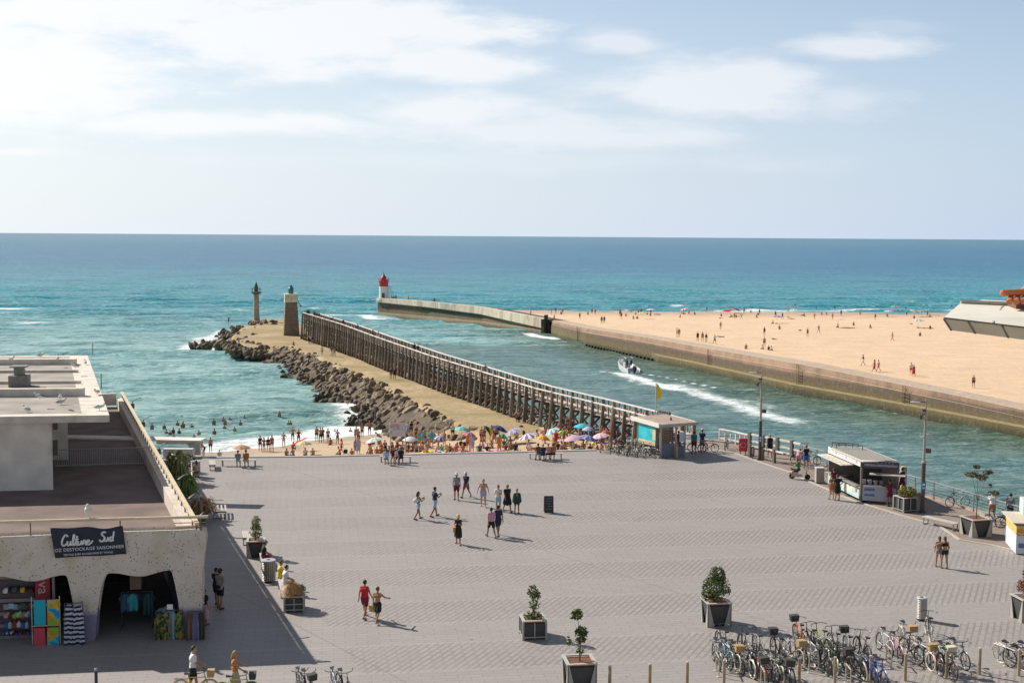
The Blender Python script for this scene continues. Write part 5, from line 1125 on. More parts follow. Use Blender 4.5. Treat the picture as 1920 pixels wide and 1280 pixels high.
def row(x0,x1,y0,y1,cols,yaw):
    n=len(cols)
    for i,(c_,k_) in enumerate(cols): BLIST.append((x0+(x1-x0)*i/(n-1)+rn.uniform(-3,3),y0+(y1-y0)*i/(n-1)+rn.uniform(-5,5),yaw+rn.uniform(-9,9),c_,k_))
row(1343,1480,1248,1282,[('silver','none'),('pale blue','none'),('grey','tan'),('black','none'),('white','none'),('black','none'),('red','dark'),('silver','none'),('dark green','none'),('grey','dark'),('black','none')],-82)
row(1355,1455,1226,1240,[('grey','none'),('black','none'),('silver','none'),('black','dark')],95)
row(1487,1645,1240,1276,[('grey','tan'),('black','none'),('white','none'),('black','none'),('dark green','none'),('black','dark'),('grey','none'),('silver','none'),('blue','none'),('blue','none')],-80)
row(1500,1612,1214,1236,[('orange','dark'),('black','none'),('lime green','none'),('grey','none'),('silver','dark'),('black','none')],98)
row(1658,1775,1226,1262,[('white','none'),('pink','none'),('black','none'),('white','tan'),('maroon','none'),('maroon','none')],-82)
for a in ((1772,1252,-84,'mint green','cream'),(1796,1246,-80,'grey','none'),(1700,1212,-84,'silver','tan'),(1740,1196,80,'black','none'),(1898,1250,-60,'grey','none'),(1914,1258,-65,'silver','none'),(1926,1252,-62,'black','none')): BLIST.append(a)
for i,(px,py,yaw,col,k_) in enumerate(sorted(BLIST)):
    sameb=[b for b in sorted(BLIST) if b[3]==col]; j=sameb.index((px,py,yaw,col,k_)); ex=' with a %s basket'%k_ if k_!='none' else ''
    lab='%s bicycle%s parked behind the bollards'%(col,ex)+('' if len(sameb)==1 else ', %s %s one from left'%(ordn(j),col))
    bike(G(px,py),R(yaw),col,k_,lab,'bicycles parked behind the wooden bollards',R(rn.uniform(-7,7)),'cream' if col in('mint green',) or rn.random()<.15 else None,1.1)
for i,(px,py,yaw,col,k_,lab) in enumerate(((565,1300,-70,'silver','none','silver bicycle cut by the bottom edge, left of the two by the shop shadow'),(578,1303,-60,'black','dark','black bicycle with a dark basket cut by the bottom edge near the shop shadow'),(628,1300,-75,'white','none','white bicycle with upright bars cut by the bottom edge'),(647,1302,-60,'black','none','black bicycle cut by the bottom edge, right of a white one'))): bike(G(px,py),R(yaw),col,k_,lab,'bicycles at the bottom edge',R(4))
k2=[(1128,846,75,'red','none'),(1140,846,-80,'silver','none'),(1150,849,-75,'black','none'),(1160,851,80,'black','dark'),(1168,852,-70,'grey','none'),(1178,853,75,'black','none'),(1189,855,-75,'silver','none'),(1198,853,70,'dark green','none'),(1213,855,60,'grey','none'),(1224,857,-50,'silver','none')]
for i,(px,py,yaw,col,k_) in enumerate(k2): bike(G(px,py),R(yaw),col,k_,'%s bicycle, %s from the left in the rack beside the kiosk'%(col,ordn(i)),'bicycles parked beside the kiosk',R(5))
for (px,py,yaw,col,lab) in ((1308,846,10,'silver','silver bicycle leaning by the rail behind the kiosk visitors'),(1328,848,8,'black','black bicycle held by the rail, right of a silver one at the kiosk'),(1362,842,70,'grey','grey bicycle against the pale baluster fence beyond the kiosk'),(1412,858,75,'black','black bicycle between the red cabinet and the lamp post'),(1500,868,20,'black','black bicycle beside the person in a blue skirt on the boardwalk'),(1520,872,15,'silver','silver bicycle by the metal railing left of the food stall'),(1562,896,-75,'red','red bicycle in the low rack left of the food stall'),(1795,950,10,'white','white bicycle leaning on the channel railing behind the little tree'),(1868,985,0,'white','white bicycle ridden past the little tree on the boardwalk'),(1893,990,-10,'black','black bicycle with a lime bag beside the right-hand kiosk')): bike(G(px,py),R(yaw),col,'none',lab,'bicycles on the boardwalk')
# hoops the bicycles lean on
for i,(px,py) in enumerate(((1345,1262),(1430,1290),(1513,1255),(1590,1285),(1666,1247),(1878,1242))):
    t=thing('cycle_hoop','slim steel cycle stand, %s from the left among the parked bicycles'%ordn(i),'cycle stand',G(px,py),0,'cycle stands'); m=MB(); m.path([(0,-.35,0),(0,-.35,.75),(0,.35,.75),(0,.35,0)],.025,6); m.build('hoop',mat('stand_steel',(.45,.40,.32),.5,.3),t); m=MB(); m.box((0,-.35,.01),(.14,.14,.02)); m.box((0,.35,.01),(.14,.14,.02)); m.build('foot_plate',mat('pale_foot_plate',(.55,.53,.5)),t)
# ================================================================== KIOSK BY THE PIER
kA,kB,kC,kD=[Vector((*G(a,b,2.65).to_2d(),2.65)) for a,b in ((1183,781),(1236,796),(1309,791),(1247,776))]
ko=Vector(((kA.x+kB.x+kC.x+kD.x)/4,(kA.y+kB.y+kC.y+kD.y)/4,0)); t=thing('beach_kiosk','flat-roofed timber kiosk with a turquoise poster wall at the root of the timber pier','kiosk',ko)
ex=(kC-kB).normalized(); ey=(kA-kB).normalized()      # right along the front, back along the left side
def K(a,b,z): p=kB+ex*a+ey*b; return Vector((p.x,p.y,z))-ko
Lx=(kC-kB).length; Ly=(kA-kB).length
q=[kA-ko,kB-ko,kC-ko,(kD-ko)]; m=MB(); m.add([v_ for v_ in q]+[v_-Vector((0,0,.22)) for v_ in q],[(3,2,1,0),(4,5,6,7)]+[(i,(i+1)%4,4+(i+1)%4,4+i) for i in range(4)]); 
m.f=[tuple(reversed(f)) for f in m.f]; m.build('roof',mat('weathered_roof_boards',(.36,.28,.22),.85,var=.2,vs=1.5),t)
m=MB(); m.bar(kA-ko+Vector((0,0,-.08)),kB-ko+Vector((0,0,-.08)),.08,.34); m.build('side_fascia',mat('white_fascia',(.72,.68,.62),.6,var=.03),t)
m=MB(); m.bar(kB-ko+Vector((0,0,-.12))-Vector((0,.03,0)),kC-ko+Vector((0,0,-.12))-Vector((0,.03,0)),.06,.20); m.build('front_fascia',mat('grey_fascia',(.38,.36,.34),.6),t)
m=MB()
for a,b in ((.35,.3),(.4,Ly-.5),(1.75,.35),(Lx-.9,.5),(Lx-1.0,2.2)): m.bar(K(a,b,0),K(a,b,2.5),.15,.15)
m.build('post',mat('kiosk_post',(.42,.36,.32),.8),t)
m=MB(); m.bar(K(.22,.9,1.55),K(.22,Ly-.9,1.55),.04,1.5); m.build('poster_wall',mat('poster_turquoise',(.02,.50,.55),.5,var=.35,vs=.8),t)
m=MB(); m.bar(K(.195,.9,1.0),K(.195,Ly-.95,.9),.03,.32); m.bar(K(.195,.85,1.7),K(.195,1.3,1.7),.03,.9); m.build('poster_sand',mat('poster_sand',(.62,.47,.27),.6,var=.2,vs=3),t)
m=MB(); m.bar(K(.3,.35,.55),K(1.6,.35,.55),.08,1.1); m.bar(K(1.9,.3,.4),K(Lx-1.1,.35,.4),.1,.8); m.bar(K(Lx-1.1,.35,.4),K(Lx-.9,1.6,.4),.1,.8); m.build('counter_panel',mat('blue_grey_panel',(.15,.165,.21),.6,var=.1),t)
m=MB(); 
for k in range(6): m.bar(K(.32,.45+.02*k,1.2+.16*k),K(1.7,.45+.02*k,1.2+.16*k),.06,.06)
m.bar(K(2.1,.25,1.0),K(Lx-1.0,.3,1.0),.3,.06); m.build('slats',mat('kiosk_red_brown_slats',(.22,.06,.04),.7),t)
m=MB(); m.bar(K(Lx-1.55,.2,1.55),K(Lx-1.1,.2,1.55),.05,.75); m.build('notice_panel',mat('blue_white_notice',(.50,.54,.62),.5,var=.1,vs=6),t)
m=MB(); m.bar(K(.5,2.3,1.25),K(Lx-1.2,2.3,1.25),.08,2.4); m.build('rear_wall',mat('kiosk_cream_wall',(.52,.46,.38),.8,var=.1),t)
m=MB(); m.bar(K(Lx-1.95,.12,.45),K(Lx-1.75,.12,.45),.1,.9); m.box(K(1.75,.35,.5),(.35,.25,1.0)); m.build('bench_boards',mat('tan_boards',(.42,.33,.2),.8),t)
m=MB(); vz=K(2.0,1.6,2.65); m.box(vz+Vector((0,0,.12)),(.15,.15,.25)); m.build('vent',mat('vent_brown',(.3,.2,.12)),t)
t=thing('roof_sign','white lettered sign board raised behind the kiosk roof','sign board',kD); a_=AT(1233,769,103.0)-kD; b_=AT(1257,773,103.0)-kD; m=MB(); m.bar(a_+Vector((0,0,-.1)),b_+Vector((0,0,-.1)),.05,.42); m.build('board',mat('sign_white',(.74,.74,.73),.5,var=.02),t)
m=MB()
for k in range(7): c_=a_.lerp(b_,.12+k*.105)+Vector((-.0,-.035,-.1)); m.box(c_,(.055,.02,.16)); m.box(c_+Vector((.03,0,(-.05 if k%2 else .05))),(.04,.02,.035))
m.box(a_.lerp(b_,.93)+Vector((0,-.035,-.1)),(.12,.02,.22)); m.build('letter_marks',mat('sign_dark_marks',(.10,.11,.16),.6),t)
m=MB(); m.tube(a_,(a_.x,a_.y,-2.5),.04,n=6); m.tube(b_,(b_.x,b_.y,-2.5),.04,n=6); m.build('post',M_dkr,t)
fp=AT(1229,790,101.0); fp.z=0; t=thing('flagpole','flagpole flying a bright yellow pennant behind the kiosk','flagpole',fp); zt=AT(1229,720,101).z
m=MB(); m.tube((0,0,0),(0,0,zt+.1),.055,.045,n=8); m.build('pole',mat('flagpole_cream',(.58,.50,.38),.5),t)
vs=[];fs=[]
zb=AT(1229,748,101).z
for i in range(9):
    for j in range(9):
        a=i/8;b=j/8; x=(.06+.42*a*(.25+.75*min(1,b*1.6))); vs.append((x,-.06*math.sin(a*7+b*3)*a,zt-(zt-zb)*b*(1-.12*a)))
for i in range(8):
    for j in range(8): fs.append((i*9+j,i*9+j+1,(i+1)*9+j+1,(i+1)*9+j))
o=MB().add(vs,fs).build('flag',mat('flag_yellow',(.85,.62,.01),.7,var=.03),t,smooth=True); o.modifiers.new('s','SOLIDIFY').thickness=.01
m=MB(); m.lathe([(.22,.0),(.28,.15),(.2,.4),(.05,.5)],n=12); q=AT(1223,778,100.8); t=thing('rescue_float','red rescue float hanging beside the flagpole behind the kiosk','rescue float',q-Vector((0,0,.4))); m.build('float',mat('rescue_red',(.50,.08,.03),.5),t); m=MB(); m.tube((0,0,.45),(.25,.1,.6),.02,n=5); m.build('strap',M_dkr,t)
# barrier rack of the bicycles
t=thing('cycle_rack','white tubular barrier rack between the parked bicycles and the kiosk','cycle rack',G(1196,848)); m=MB()
for k in range(8): m.path([(-.9+k*.32,-.3,0),(-.9+k*.32,-.3,.95),(-.85+k*.32,.5,.95),(-.85+k*.32,.5,0)],.018,5)
m.tube((-.9,-.3,.95),(1.35,-.3,.95),.02,n=5); m.tube((-.85,.5,.95),(1.4,.5,.95),.02,n=5); m.build('tubes',mat('white_tubes',(.60,.60,.56),.4),t); m=MB(); m.box((.2,.1,.02),(2.4,.1,.04)); m.build('base_bar',M_galp,t)
# ================================================================== FOOD STALL
f0=G(1613,942); f1=G(1683,947); f2=G(1553,912); fx_=(f1-f0).normalized(); fy_=(f2-f0).normalized(); LX=(f1-f0).length; LY=(f2-f0).length
t=thing('food_stall','cream and dark box-shaped food stall with raised serving flaps beside the channel','food stall',f0)
def Q(a,b,z): p=fx_*a+fy_*b; return Vector((p.x,p.y,z))
H_=AT(1613,862,f0.y).z; M_fc=mat('stall_cream',(.58,.51,.47),.6,var=.06); M_fd=mat('stall_dark_frame',(.06,.05,.06),.5)
m=MB()
for (a,b) in ((.04,.04),(LX-.04,.04),(.04,LY),(LX-.04,LY)): m.bar(Q(a,b,0.1),Q(a,b,H_-.4),.13,.13)
m.bar(Q(LX-.03,0,1.3),Q(LX-.03,LY,1.3),.06,2.2); m.bar(Q(0,LY,1.3),Q(LX,LY,1.3),.06,2.2); m.build('frame',mat('stall_brown_post',(.20,.16,.14),.6),t)
m=MB(); m.bar(Q(LX/2,-.02,H_-.02),Q(LX/2,LY+.05,H_-.02),LX+.06,.05); 
for k in range(12): b=.25+k*(LY-.3)/11; m.bar(Q(-.02,b,H_+.03),Q(LX,b,H_+.03),.10,.06)
m.build('roof',mat('stall_roof_cream',(.62,.58,.50),.5,var=.05),t)
m=MB(); m.bar(Q(-.05,-.02,H_-.22),Q(-.05,LY,H_-.22),.06,.42); m.build('side_sign_band',mat('stall_sign_white',(.72,.68,.66),.5,var=.03),t)
for k in range(9): b=.4+k*(LY-.8)/8; m=MB(); m.bar(Q(-.085,b,H_-.22),Q(-.085,b+.28,H_-.22),.01,.05 if k%3 else .14); m.build('sign_mark',mat('stall_pink_marks',(.50,.30,.30),.5),t)
m=MB(); m.bar(Q(0,-.05,H_-.25),Q(LX,-.05,H_-.25),.07,.48); m.build('front_sign_band',M_fd,t)
m=MB(); m.bar(Q(.15,-.09,H_-.27),Q(LX-.12,-.09,H_-.27),.012,.14)
for k in range(8): m.bar(Q(.3+k*.22,-.092,H_-.10),Q(.38+k*.22,-.092,H_-.10),.012,.05)
m.build('sign_lettering_band',mat('stall_band_mauve',(.30,.25,.34),.5,var=.4,vs=12),t)
m=MB(); m.bar(Q(-.02,.1,.62),Q(-.02,LY-.05,.62),.06,.78); m.build('side_counter_panel',mat('stall_mint_panel',(.42,.62,.58),.5,var=.1,vs=1.2),t)
for (b,z,s_) in ((.35,.7,.16),(1.4,.72,.14),(2.0,.75,.13)): m=MB(); m.bar(Q(-.06,b,z),Q(-.06,b+s_*2,z),.012,s_*1.6); m.build('painted_strawberry',mat('strawberry_red',(.58,.10,.09),.5),t)
m=MB(); m.bar(Q(-.062,.22,.5),Q(-.062,.36,.5),.012,.5); m.bar(Q(-.062,1.1,.6),Q(-.062,2.6,.6),.010,.34); m.build('painted_cream',mat('panel_cream_shapes',(.74,.70,.55),.5),t)
m=MB(); m.bar(Q(.12,-.0,.65),Q(LX-.6,-.0,.65),.06,.95); m.bar(Q(LX-.55,0,.62),Q(LX-.12,0,.62),.05,.9); m.build('front_counter_panel',mat('stall_grey_white_panel',(.42,.44,.50),.5,var=.08),t)
m=MB(); m.bar(Q(.2,-.045,.9),Q(.85,-.045,.9),.012,.16); m.bar(Q(.22,-.045,.55),Q(.85,-.045,.55),.012,.14); m.build('panel_marks',mat('panel_blue_marks',(.12,.16,.36),.5),t)
m=MB(); m.bar(Q(.1,-.15,1.16),Q(LX-.5,-.15,1.16),.35,.05); m.bar(Q(-.12,.2,1.05),Q(-.12,LY-.1,1.05),.28,.05); m.build('counter_top',mat('stall_steel_top',(.50,.48,.46),.35,.4),t)
m=MB(); m.bar(Q(.35,-.40,H_-.78),Q(LX+.25,-.40,H_-.78),.75,.05); m.build('front_flap',mat('flap_striped_boards',(.46,.40,.33),.6,var=.3,vs=2),t)
m=MB(); m.bar(Q(-.45,1.0,H_-.55),Q(-.45,LY-.1,H_-.55),.85,.05)
for k in range(5): m.bar(Q(-.85,1.2+k*.7,H_-.515),Q(-.05,1.2+k*.7,H_-.515),.06,.02)
m.build('side_flap',mat('flap_cream',(.64,.58,.50),.6),t)
m=MB(); m.bar(Q(LX/2,.6,.9),Q(LX/2,LY-.3,.9),LX-.4,.06); m.bar(Q(.3,1.9,1.7),Q(LX-.2,1.9,1.7),.05,1.2); m.build('interior_shelf',mat('stall_dark_interior',(.06,.045,.045),.8),t)
m=MB(); 
for k in range(4): m.box(Q(.4+.35*k,.5,1.3),(.22,.22,.3))
m.build('appliance',mat('appliance_steel',(.35,.33,.35),.4,.4),t)
m=MB(); m.path([Q(.1,LY-.2,H_+.05),Q(.1,LY-.2,H_+.32),Q(LX-.5,LY-.2,H_+.32),Q(LX-.5,LY-.2,H_+.05)],.03,5); m.path([Q(.1,LY-.9,H_+.05),Q(.1,LY-.9,H_+.3),Q(LX-.5,LY-.9,H_+.3),Q(LX-.5,LY-.9,H_+.05)],.03,5)
for k in range(4): m.tube(Q(.1+k*.45,LY-.2,H_+.05),Q(.1+k*.45,LY-.2,H_+.32),.025,n=4)
m.build('roof_rack',M_fd,t)
m=MB(); 
for a,b in ((.3,.3),(LX-.3,.3),(.3,LY-.4),(LX-.3,LY-.4)): m.tube(Q(a,b-.06,.12),Q(a,b+.06,.12),.12,n=12)
m.build('wheel',mat('tyre_black',(.025,.023,.022),.8),t)
t=thing('drinks_display','standing display of drinks and goods on the channel side of the food stall','display stand',G(1693,918)); m=MB(); m.box((0,0,.8),(.35,.35,1.6)); m.build('stand',mat('display_tan',(.45,.33,.22),.7,var=.5,vs=5),t); m=MB(); m.box((0,-.19,1.2),(.3,.02,.3)); m.box((0,-.19,.7),(.3,.02,.2)); m.build('panel',mat('display_pale',(.6,.56,.5),.6),t)
# right edge kiosk
f0=G(1905,1040); t=thing('ice_stall','yellow and white small stall cut by the right edge of the picture','stall',f0,R(-10))
m=MB(); m.box((1.1,1.4,.55),(2.2,2.6,1.0)); m.build('lower_panel',mat('stall_white_panel',(.62,.62,.68),.5,var=.05),t)
m=MB(); m.box((1.1,1.4,1.33),(2.22,2.62,.5)); m.build('upper_panel',mat('stall_yellow_panel',(.66,.46,.14),.5,var=.1),t)
m=MB(); m.box((1.1,1.4,1.66),(2.3,2.7,.12)); m.build('purple_band',mat('stall_purple_band',(.20,.11,.22),.5),t)
m=MB(); m.box((1.05,1.35,1.76),(2.6,3.0,.05)); m.build('counter_top',mat('stall_top_tan',(.62,.54,.42),.5),t)
m=MB(); m.box((1.75,2.6,2.2),(2.0,1.0,.8)); m.build('canopy',mat('stall_canopy_white',(.62,.60,.58),.6),t)
m=MB(); m.box((.3,.085,.5),(.35,.012,.25)); m.build('blue_mark',mat('panel_blue_marks',(.12,.16,.36),.5),t); m=MB(); m.box((.2,.075,1.3),(.3,.012,.2)); m.build('orange_mark',mat('orange_mark',(.60,.26,.03),.5),t)
for a,b in ((.2,.3),(2,.3)): m=MB(); m.tube((a,b-.05,.1),(a,b+.05,.1),.1,n=10); m.build('wheel',mat('tyre_black',(.025,.023,.022),.8),t)
# scooter
p=G(1498,898); t=thing('scooter','small white and pink scooter parked on the kerb with a person in green on it','scooter',p,R(-18)); m=MB(); m.tube((-.5,0,.28),(.25,0,.25),.12,.10,n=8); m.lathe([(.16,-.35),(.2,0),(.14,.3)],n=10); m.v[-30:]=[(-.35+z,y,.45+x*.6) for x,y,z in m.v[-30:]]; m.bar((.45,0,.3),(.55,0,.85),.3,.06); m.build('bodywork',mat('scooter_white_pink',(.60,.52,.50),.4,var=.1),t)
for x in (-.5,.58): m=MB(); m.ring((x,0,.2),(0,1,0),.14,.06,18,6); m.tube((x,-.05,.2),(x,.05,.2),.08,n=8); m.build('wheel',mat('tyre_black',(.025,.023,.022),.8),t)
m=MB(); m.path([(.55,0,.3),(.5,0,1.0),(.45,-.28,1.05)],.025,6); m.tube((.5,0,1.0),(.45,.28,1.05),.025,n=6); m.build('handlebar',M_galp,t); m=MB(); m.box((-.25,0,.68),(.6,.26,.1)); m.build('seat',mat('saddle_black',(.03,.025,.025),.6),t)
# ================================================================== MOTOR BOAT
bo=G(1176,696,SEA); t=thing('motor_boat','small white motor boat with a dark outboard heading out along the channel','boat',bo)
hd=(G(1150,690,SEA)-G(1200,706,SEA)); t.rotation_euler=(0,R(-5),math.atan2(hd.y,hd.x)); t.scale=(1.25,)*3
secs=[(-2.6,.95,.0,.75),(-1.2,1.1,-.05,.8),(.4,1.1,-.05,.9),(1.6,.85,.05,1.02),(2.4,.45,.25,1.15),(2.9,.04,.6,1.25)]
m=MB(); vs=[];fs=[]
for (x,b,zk,zg) in secs: vs+=[(x,0,zk-.25),(x,-b*.75,zk+.1),(x,-b,zg),(x,-b*.86,zg),(x,-b*.8,zg-.45),(x,b*.8,zg-.45),(x,b*.86,zg),(x,b,zg),(x,b*.75,zk+.1)]
n=9
for i in range(len(secs)-1):
    for k in range(n): fs.append((i*n+k,(i+1)*n+k,(i+1)*n+(k+1)%n,i*n+(k+1)%n))
fs+=[tuple(range(n)),tuple(5*n+k for k in range(n-1,-1,-1))]; m.add(vs,fs); m.build('hull',mat('boat_white_gelcoat',(.88,.88,.86),.3,var=.03),t,smooth=False)
m=MB(); m.box((.25,0,.85),(.8,.8,.7)); m.add([(.7,-.45,1.2),(.7,.45,1.2),(.35,.4,1.75),(.35,-.4,1.75)],[(0,1,2,3)]); m.build('console',mat('boat_console',(.55,.56,.56),.4),t)
m=MB(); 
for y in (-.55,.55): m.path([(-.9,y,.7),(-.7,y*.9,1.9),(.1,y*.9,1.95),(.4,y,.9)],.025,5)
m.tube((-.7,-.5,1.9),(-.7,.5,1.9),.025,n=5); m.path([(1.0,-.9,1.0),(1.2,-.85,1.35),(2.7,-.1,1.6),(2.7,.1,1.6),(1.2,.85,1.35),(1.0,.9,1.0)],.018,5); m.build('rails',mat('boat_rail',(.5,.5,.5),.3,.6),t)
m=MB(); m.box((-2.75,0,.85),(.45,.42,.7)); m.tube((-2.8,0,.6),(-2.8,0,-.5),.09,n=6); o=m.build('outboard',mat('outboard_navy',(.03,.035,.07),.35),t); b_=o.modifiers.new('b','BEVEL'); b_.width=.08; b_.segments=2
m=MB(); m.box((-1.7,0,.62),(.6,1.2,.4)); m.build('seat',mat('boat_seat_grey',(.40,.42,.46),.6),t)
# ================================================================== SHOP GOODS
def fbox(mb,px0,py0,px1,py1,off,th):
    a,b=FS(px0,py0); c_,d_=FS(px1,py1); s_=(a+c_)/2; z=(b+d_)/2; mb.add(*(lambda P:([FP(x,zz,o_) for o_ in (off,off-th) for x,zz in P],[(0,1,2,3),(7,6,5,4),(0,4,5,1),(1,5,6,2),(2,6,7,3),(3,7,4,0)]))([(a,d_),(c_,d_),(c_,b),(a,b)]))
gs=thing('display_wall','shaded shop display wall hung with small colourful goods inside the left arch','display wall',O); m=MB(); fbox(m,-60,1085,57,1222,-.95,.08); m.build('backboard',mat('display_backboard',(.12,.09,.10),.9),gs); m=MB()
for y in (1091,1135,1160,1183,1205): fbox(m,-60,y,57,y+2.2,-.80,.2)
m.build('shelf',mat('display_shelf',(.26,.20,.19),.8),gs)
rn=random.Random(17); cols=['white','pale blue','mint green','blue','red','lime green','orange','pink','black','yellow','silver','maroon']
cc_=dict(BP); gi=0; per_row={}
rows_=[(1104,1128,'cap',['white','black','grey','black','yellow','black','maroon']),(1139,1153,'packet',['silver','pale blue','silver','grey','dark green','maroon','grey']),(1155,1170,'toy',['pink','maroon','lime green','mint green','orange','pale blue','grey']),(1172,1188,'bottle',['blue','mint green','red','white','blue','pale blue','maroon']),(1190,1203,'sandal',['blue','white','maroon','blue','red','grey','blue']),(1207,1219,'sandal',['dark green','lime green','dark green','mint green','red','yellow','blue'])]
for r_,(y0,y1,kd,cl_) in enumerate(rows_):
    for k,cn in enumerate(cl_):
        px=4+k*7.8+rn.uniform(-1,1); a,b=FS(px,(y0+y1)/2+rn.uniform(-1.5,1.5)); hh=abs(FS(px,y0)[1]-FS(px,y1)[1])*rn.uniform(.62,.85); c=FP(a,b,-.72); m=MB()
        if kd=='cap': m.lathe([(.15,-.05),(.15,.05),(.09,.13),(.01,.16)],c,10); m.box(c+fn_*.08+Vector((0,0,-.03)),(.12,.12,.02),.2)
        elif kd=='packet': m.box(c,(.21,.04,hh*.95),.15); m.tube(c+Vector((0,0,hh*.4)),c+Vector((0,0,hh*.55)),.01,n=4)
        elif kd=='bottle': m.lathe([(.09,-hh*.5),(.10,-hh*.2),(.095,hh*.2),(.04,hh*.4),(.04,hh*.55)],c,10)
        elif kd=='toy': m.ball(c,.12,9,6,(1,1,1)); m.ball(c+Vector((.08,0,.10)),.07,8,5)
        else:
            for s_ in (-1,1): m.lathe([(.01,-.03),(.09,-.028),(.09,.05),(.01,.06)],c+fd*.08*s_,10,True,.8,1.6); 
            m.tube(c+fd*.08+Vector((0,0,.02)),c-fd*.08+Vector((0,0,.03)),.018,n=5)
        lab='%s %s, %s from left in %s row of the display wall'%(cn,kd if kd!='sandal' else 'pair of sandals',ordn(k),['top','second','third','fourth','fifth','bottom'][r_])
        o=m.build(kd if kd!='sandal' else 'sandal_pair',mat('goods_'+cn.replace(' ','_'),BP[cn],.6,var=.1),None,O); tag(o,lab,kd if kd!='sandal' else 'sandals','small goods on the display wall')
t=thing('red_sign','upright dark red sign with pale turned letters in the left arch','sign',O); m=MB(); fbox(m,59,1078,90,1180,-.55,.05); m.build('panel',mat('sign_dark_red',(.30,.015,.03),.6,var=.05),t)
me=textmesh('ava',.62,.006,0,1.02); a,b=FS(75,1102); M=Matrix((-fd,Vector((0,0,1)),fn_)).transposed().to_4x4(); M.translation=FP(a,b,-.535); me.transform(M@Matrix.Rotation(R(-90),4,'Z')); me.materials.append(mat('sign_pale_pink',(.55,.38,.36),.6)); link('lettering',me,t)
m=MB(); fbox(m,91,1076,99,1190,-.60,.06); m.build('frame',mat('display_shelf',(.26,.20,.19),.8),t)
# towel stand
t=thing('towel_stand','white wire stand showing four bright beach towels outside the left arch','towel stand',O); m=MB()
for a_ in ((64,1216),(116,1213)): 
    s_,z=FS(*a_); m.tube(FP(s_,.05,.25),FP(s_,2.05,.25),.02,n=6)
for y in (1131,1170,1212): a,b=FS(64,y); c_,d_=FS(116,y-2.5); m.tube(FP(a,b,.25),FP(c_,d_,.25),.025,n=6)
m.build('frame',mat('pale_stand_frame',(.55,.52,.44),.5),t)
s=NT('multicolour_towel_print'); g=s.noise(s.pos(),2.2,3,.5,.6); r_=s.n('ShaderNodeValToRGB'); s.L(s.mr(g,.3,.7),r_.inputs[0]); e=r_.color_ramp.elements; e[0].color=(.02,.25,.55,1); e[1].color=(.75,.08,.03,1); r_.color_ramp.interpolation='CONSTANT'
for p_,c_ in ((.3,(.05,.45,.50,1)),(.45,(.60,.45,.05,1)),(.6,(.70,.22,.02,1)),(.75,(.25,.45,.04,1))): r_.color_ramp.elements.new(p_).color=c_
s.L(r_.outputs[0],s.b.inputs['Base Color']); s.b.inputs['Roughness'].default_value=.9; M_mul=s.m
TW=[(66,1121,89,1167,mat('towel_aqua',(.02,.42,.52),.9,var=.05),'plain aqua towel in the top left of the towel stand'),(91,1120,114,1167,M_mul,'multicoloured towel in the top right of the towel stand'),(66,1173,88,1210,mat('towel_coral',(.62,.07,.10),.9,var=.05),'plain coral red towel in the lower left of the towel stand'),(91,1172,114,1209,M_mul,'multicoloured towel in the lower right of the towel stand')]
for x0,y0,x1,y1,mm,lb in TW:
    m=MB(); fbox(m,x0,y0,x1,y1,.30,.06); o=m.build('beach_towel',mm,None,O); tag(o,lb,'towel','towels on the towel stand')
# striped garments
s=NT('navy_white_stripes'); P=s.pos(); x,y,z=s.sep(P); wv=s.noise(P,2.5,2); b=s.math('FRACT',s.math('MULTIPLY',s.math('ADD',z,s.math('MULTIPLY',wv,.18)),5.2)); s.L(s.mix(s.math('GREATER_THAN',b,.5),(.62,.62,.66),(.02,.02,.07)),s.b.inputs['Base Color']); s.b.inputs['Roughness'].default_value=.9; M_str=s.m
def hanger_row(name,label,x0,x1,yt,yb,off,mats_,n,depth=.35,seed=1,shirt=False):
    t=thing(name,label,'clothes rail',O); rn=random.Random(seed); a,zt_2=FS(x0,yt); b,_=FS(x1,yt); zb_=FS((x0+x1)/2,yb)[1]
    m=MB(); m.tube(FP(a,zt_2+.05,off),FP(b,zt_2+.05,off),.018,n=6)
    for e in (a,b): m.tube(FP(e,.06,off),FP(e,zt_2+.05,off),.018,n=6); m.tube(FP(e,.06,off-.25),FP(e,.06,off+.25),.02,n=6)
    m.build('rail',mat('dark_stand_steel',(.10,.10,.10),.4,.5),t)
    n=max(2,n//2)
    for k in range(n):
        wd=abs(b-a)/n*1.25; s_=a+(b-a)*(k+.5)/n; zb2=zb_+rn.uniform(-.03,.22); vs=[];fs=[]; ph_=rn.uniform(0,6); NI,NJ=10,11
        for i in range(NI+1):
            tt=i/NI; z=zt_2+(zb2-zt_2)*tt; hw=wd*.5*(.55+.5*min(1,tt*4)+.08*math.sin(tt*3+ph_))
            for j in range(NJ+1):
                u_=j/NJ*2-1; vs.append(FP(s_+hw*u_,z-.05*u_*u_*(1-tt)-.02*math.sin(u_*7+ph_)*tt,off+.06*(k%2)+.05*math.sin(u_*6+ph_)*(.3+tt)+.03*math.sin(u_*13)))
        for i in range(NI):
            for j in range(NJ): fs.append((i*(NJ+1)+j,i*(NJ+1)+j+1,(i+1)*(NJ+1)+j+1,(i+1)*(NJ+1)+j))
        if shirt:
            for sg in (-1,1):
                q0=len(vs); vs+=[FP(s_+sg*wd*.28,zt_2,off),FP(s_+sg*wd*.75,zt_2-.26,off),FP(s_+sg*wd*.60,zt_2-.40,off),FP(s_+sg*wd*.36,zt_2-.22,off)]; fs.append((q0,q0+1,q0+2,q0+3))
        o=MB().add(vs,fs).build('garment',mats_[k%len(mats_)],t,smooth=True); o.modifiers.new('s','SOLIDIFY').thickness=.012
    return t
hanger_row('striped_rail','clothes rail of navy and white striped dresses beside the first pillar',124,158,1128,1211,.35,[M_str,M_str],4,seed=3)
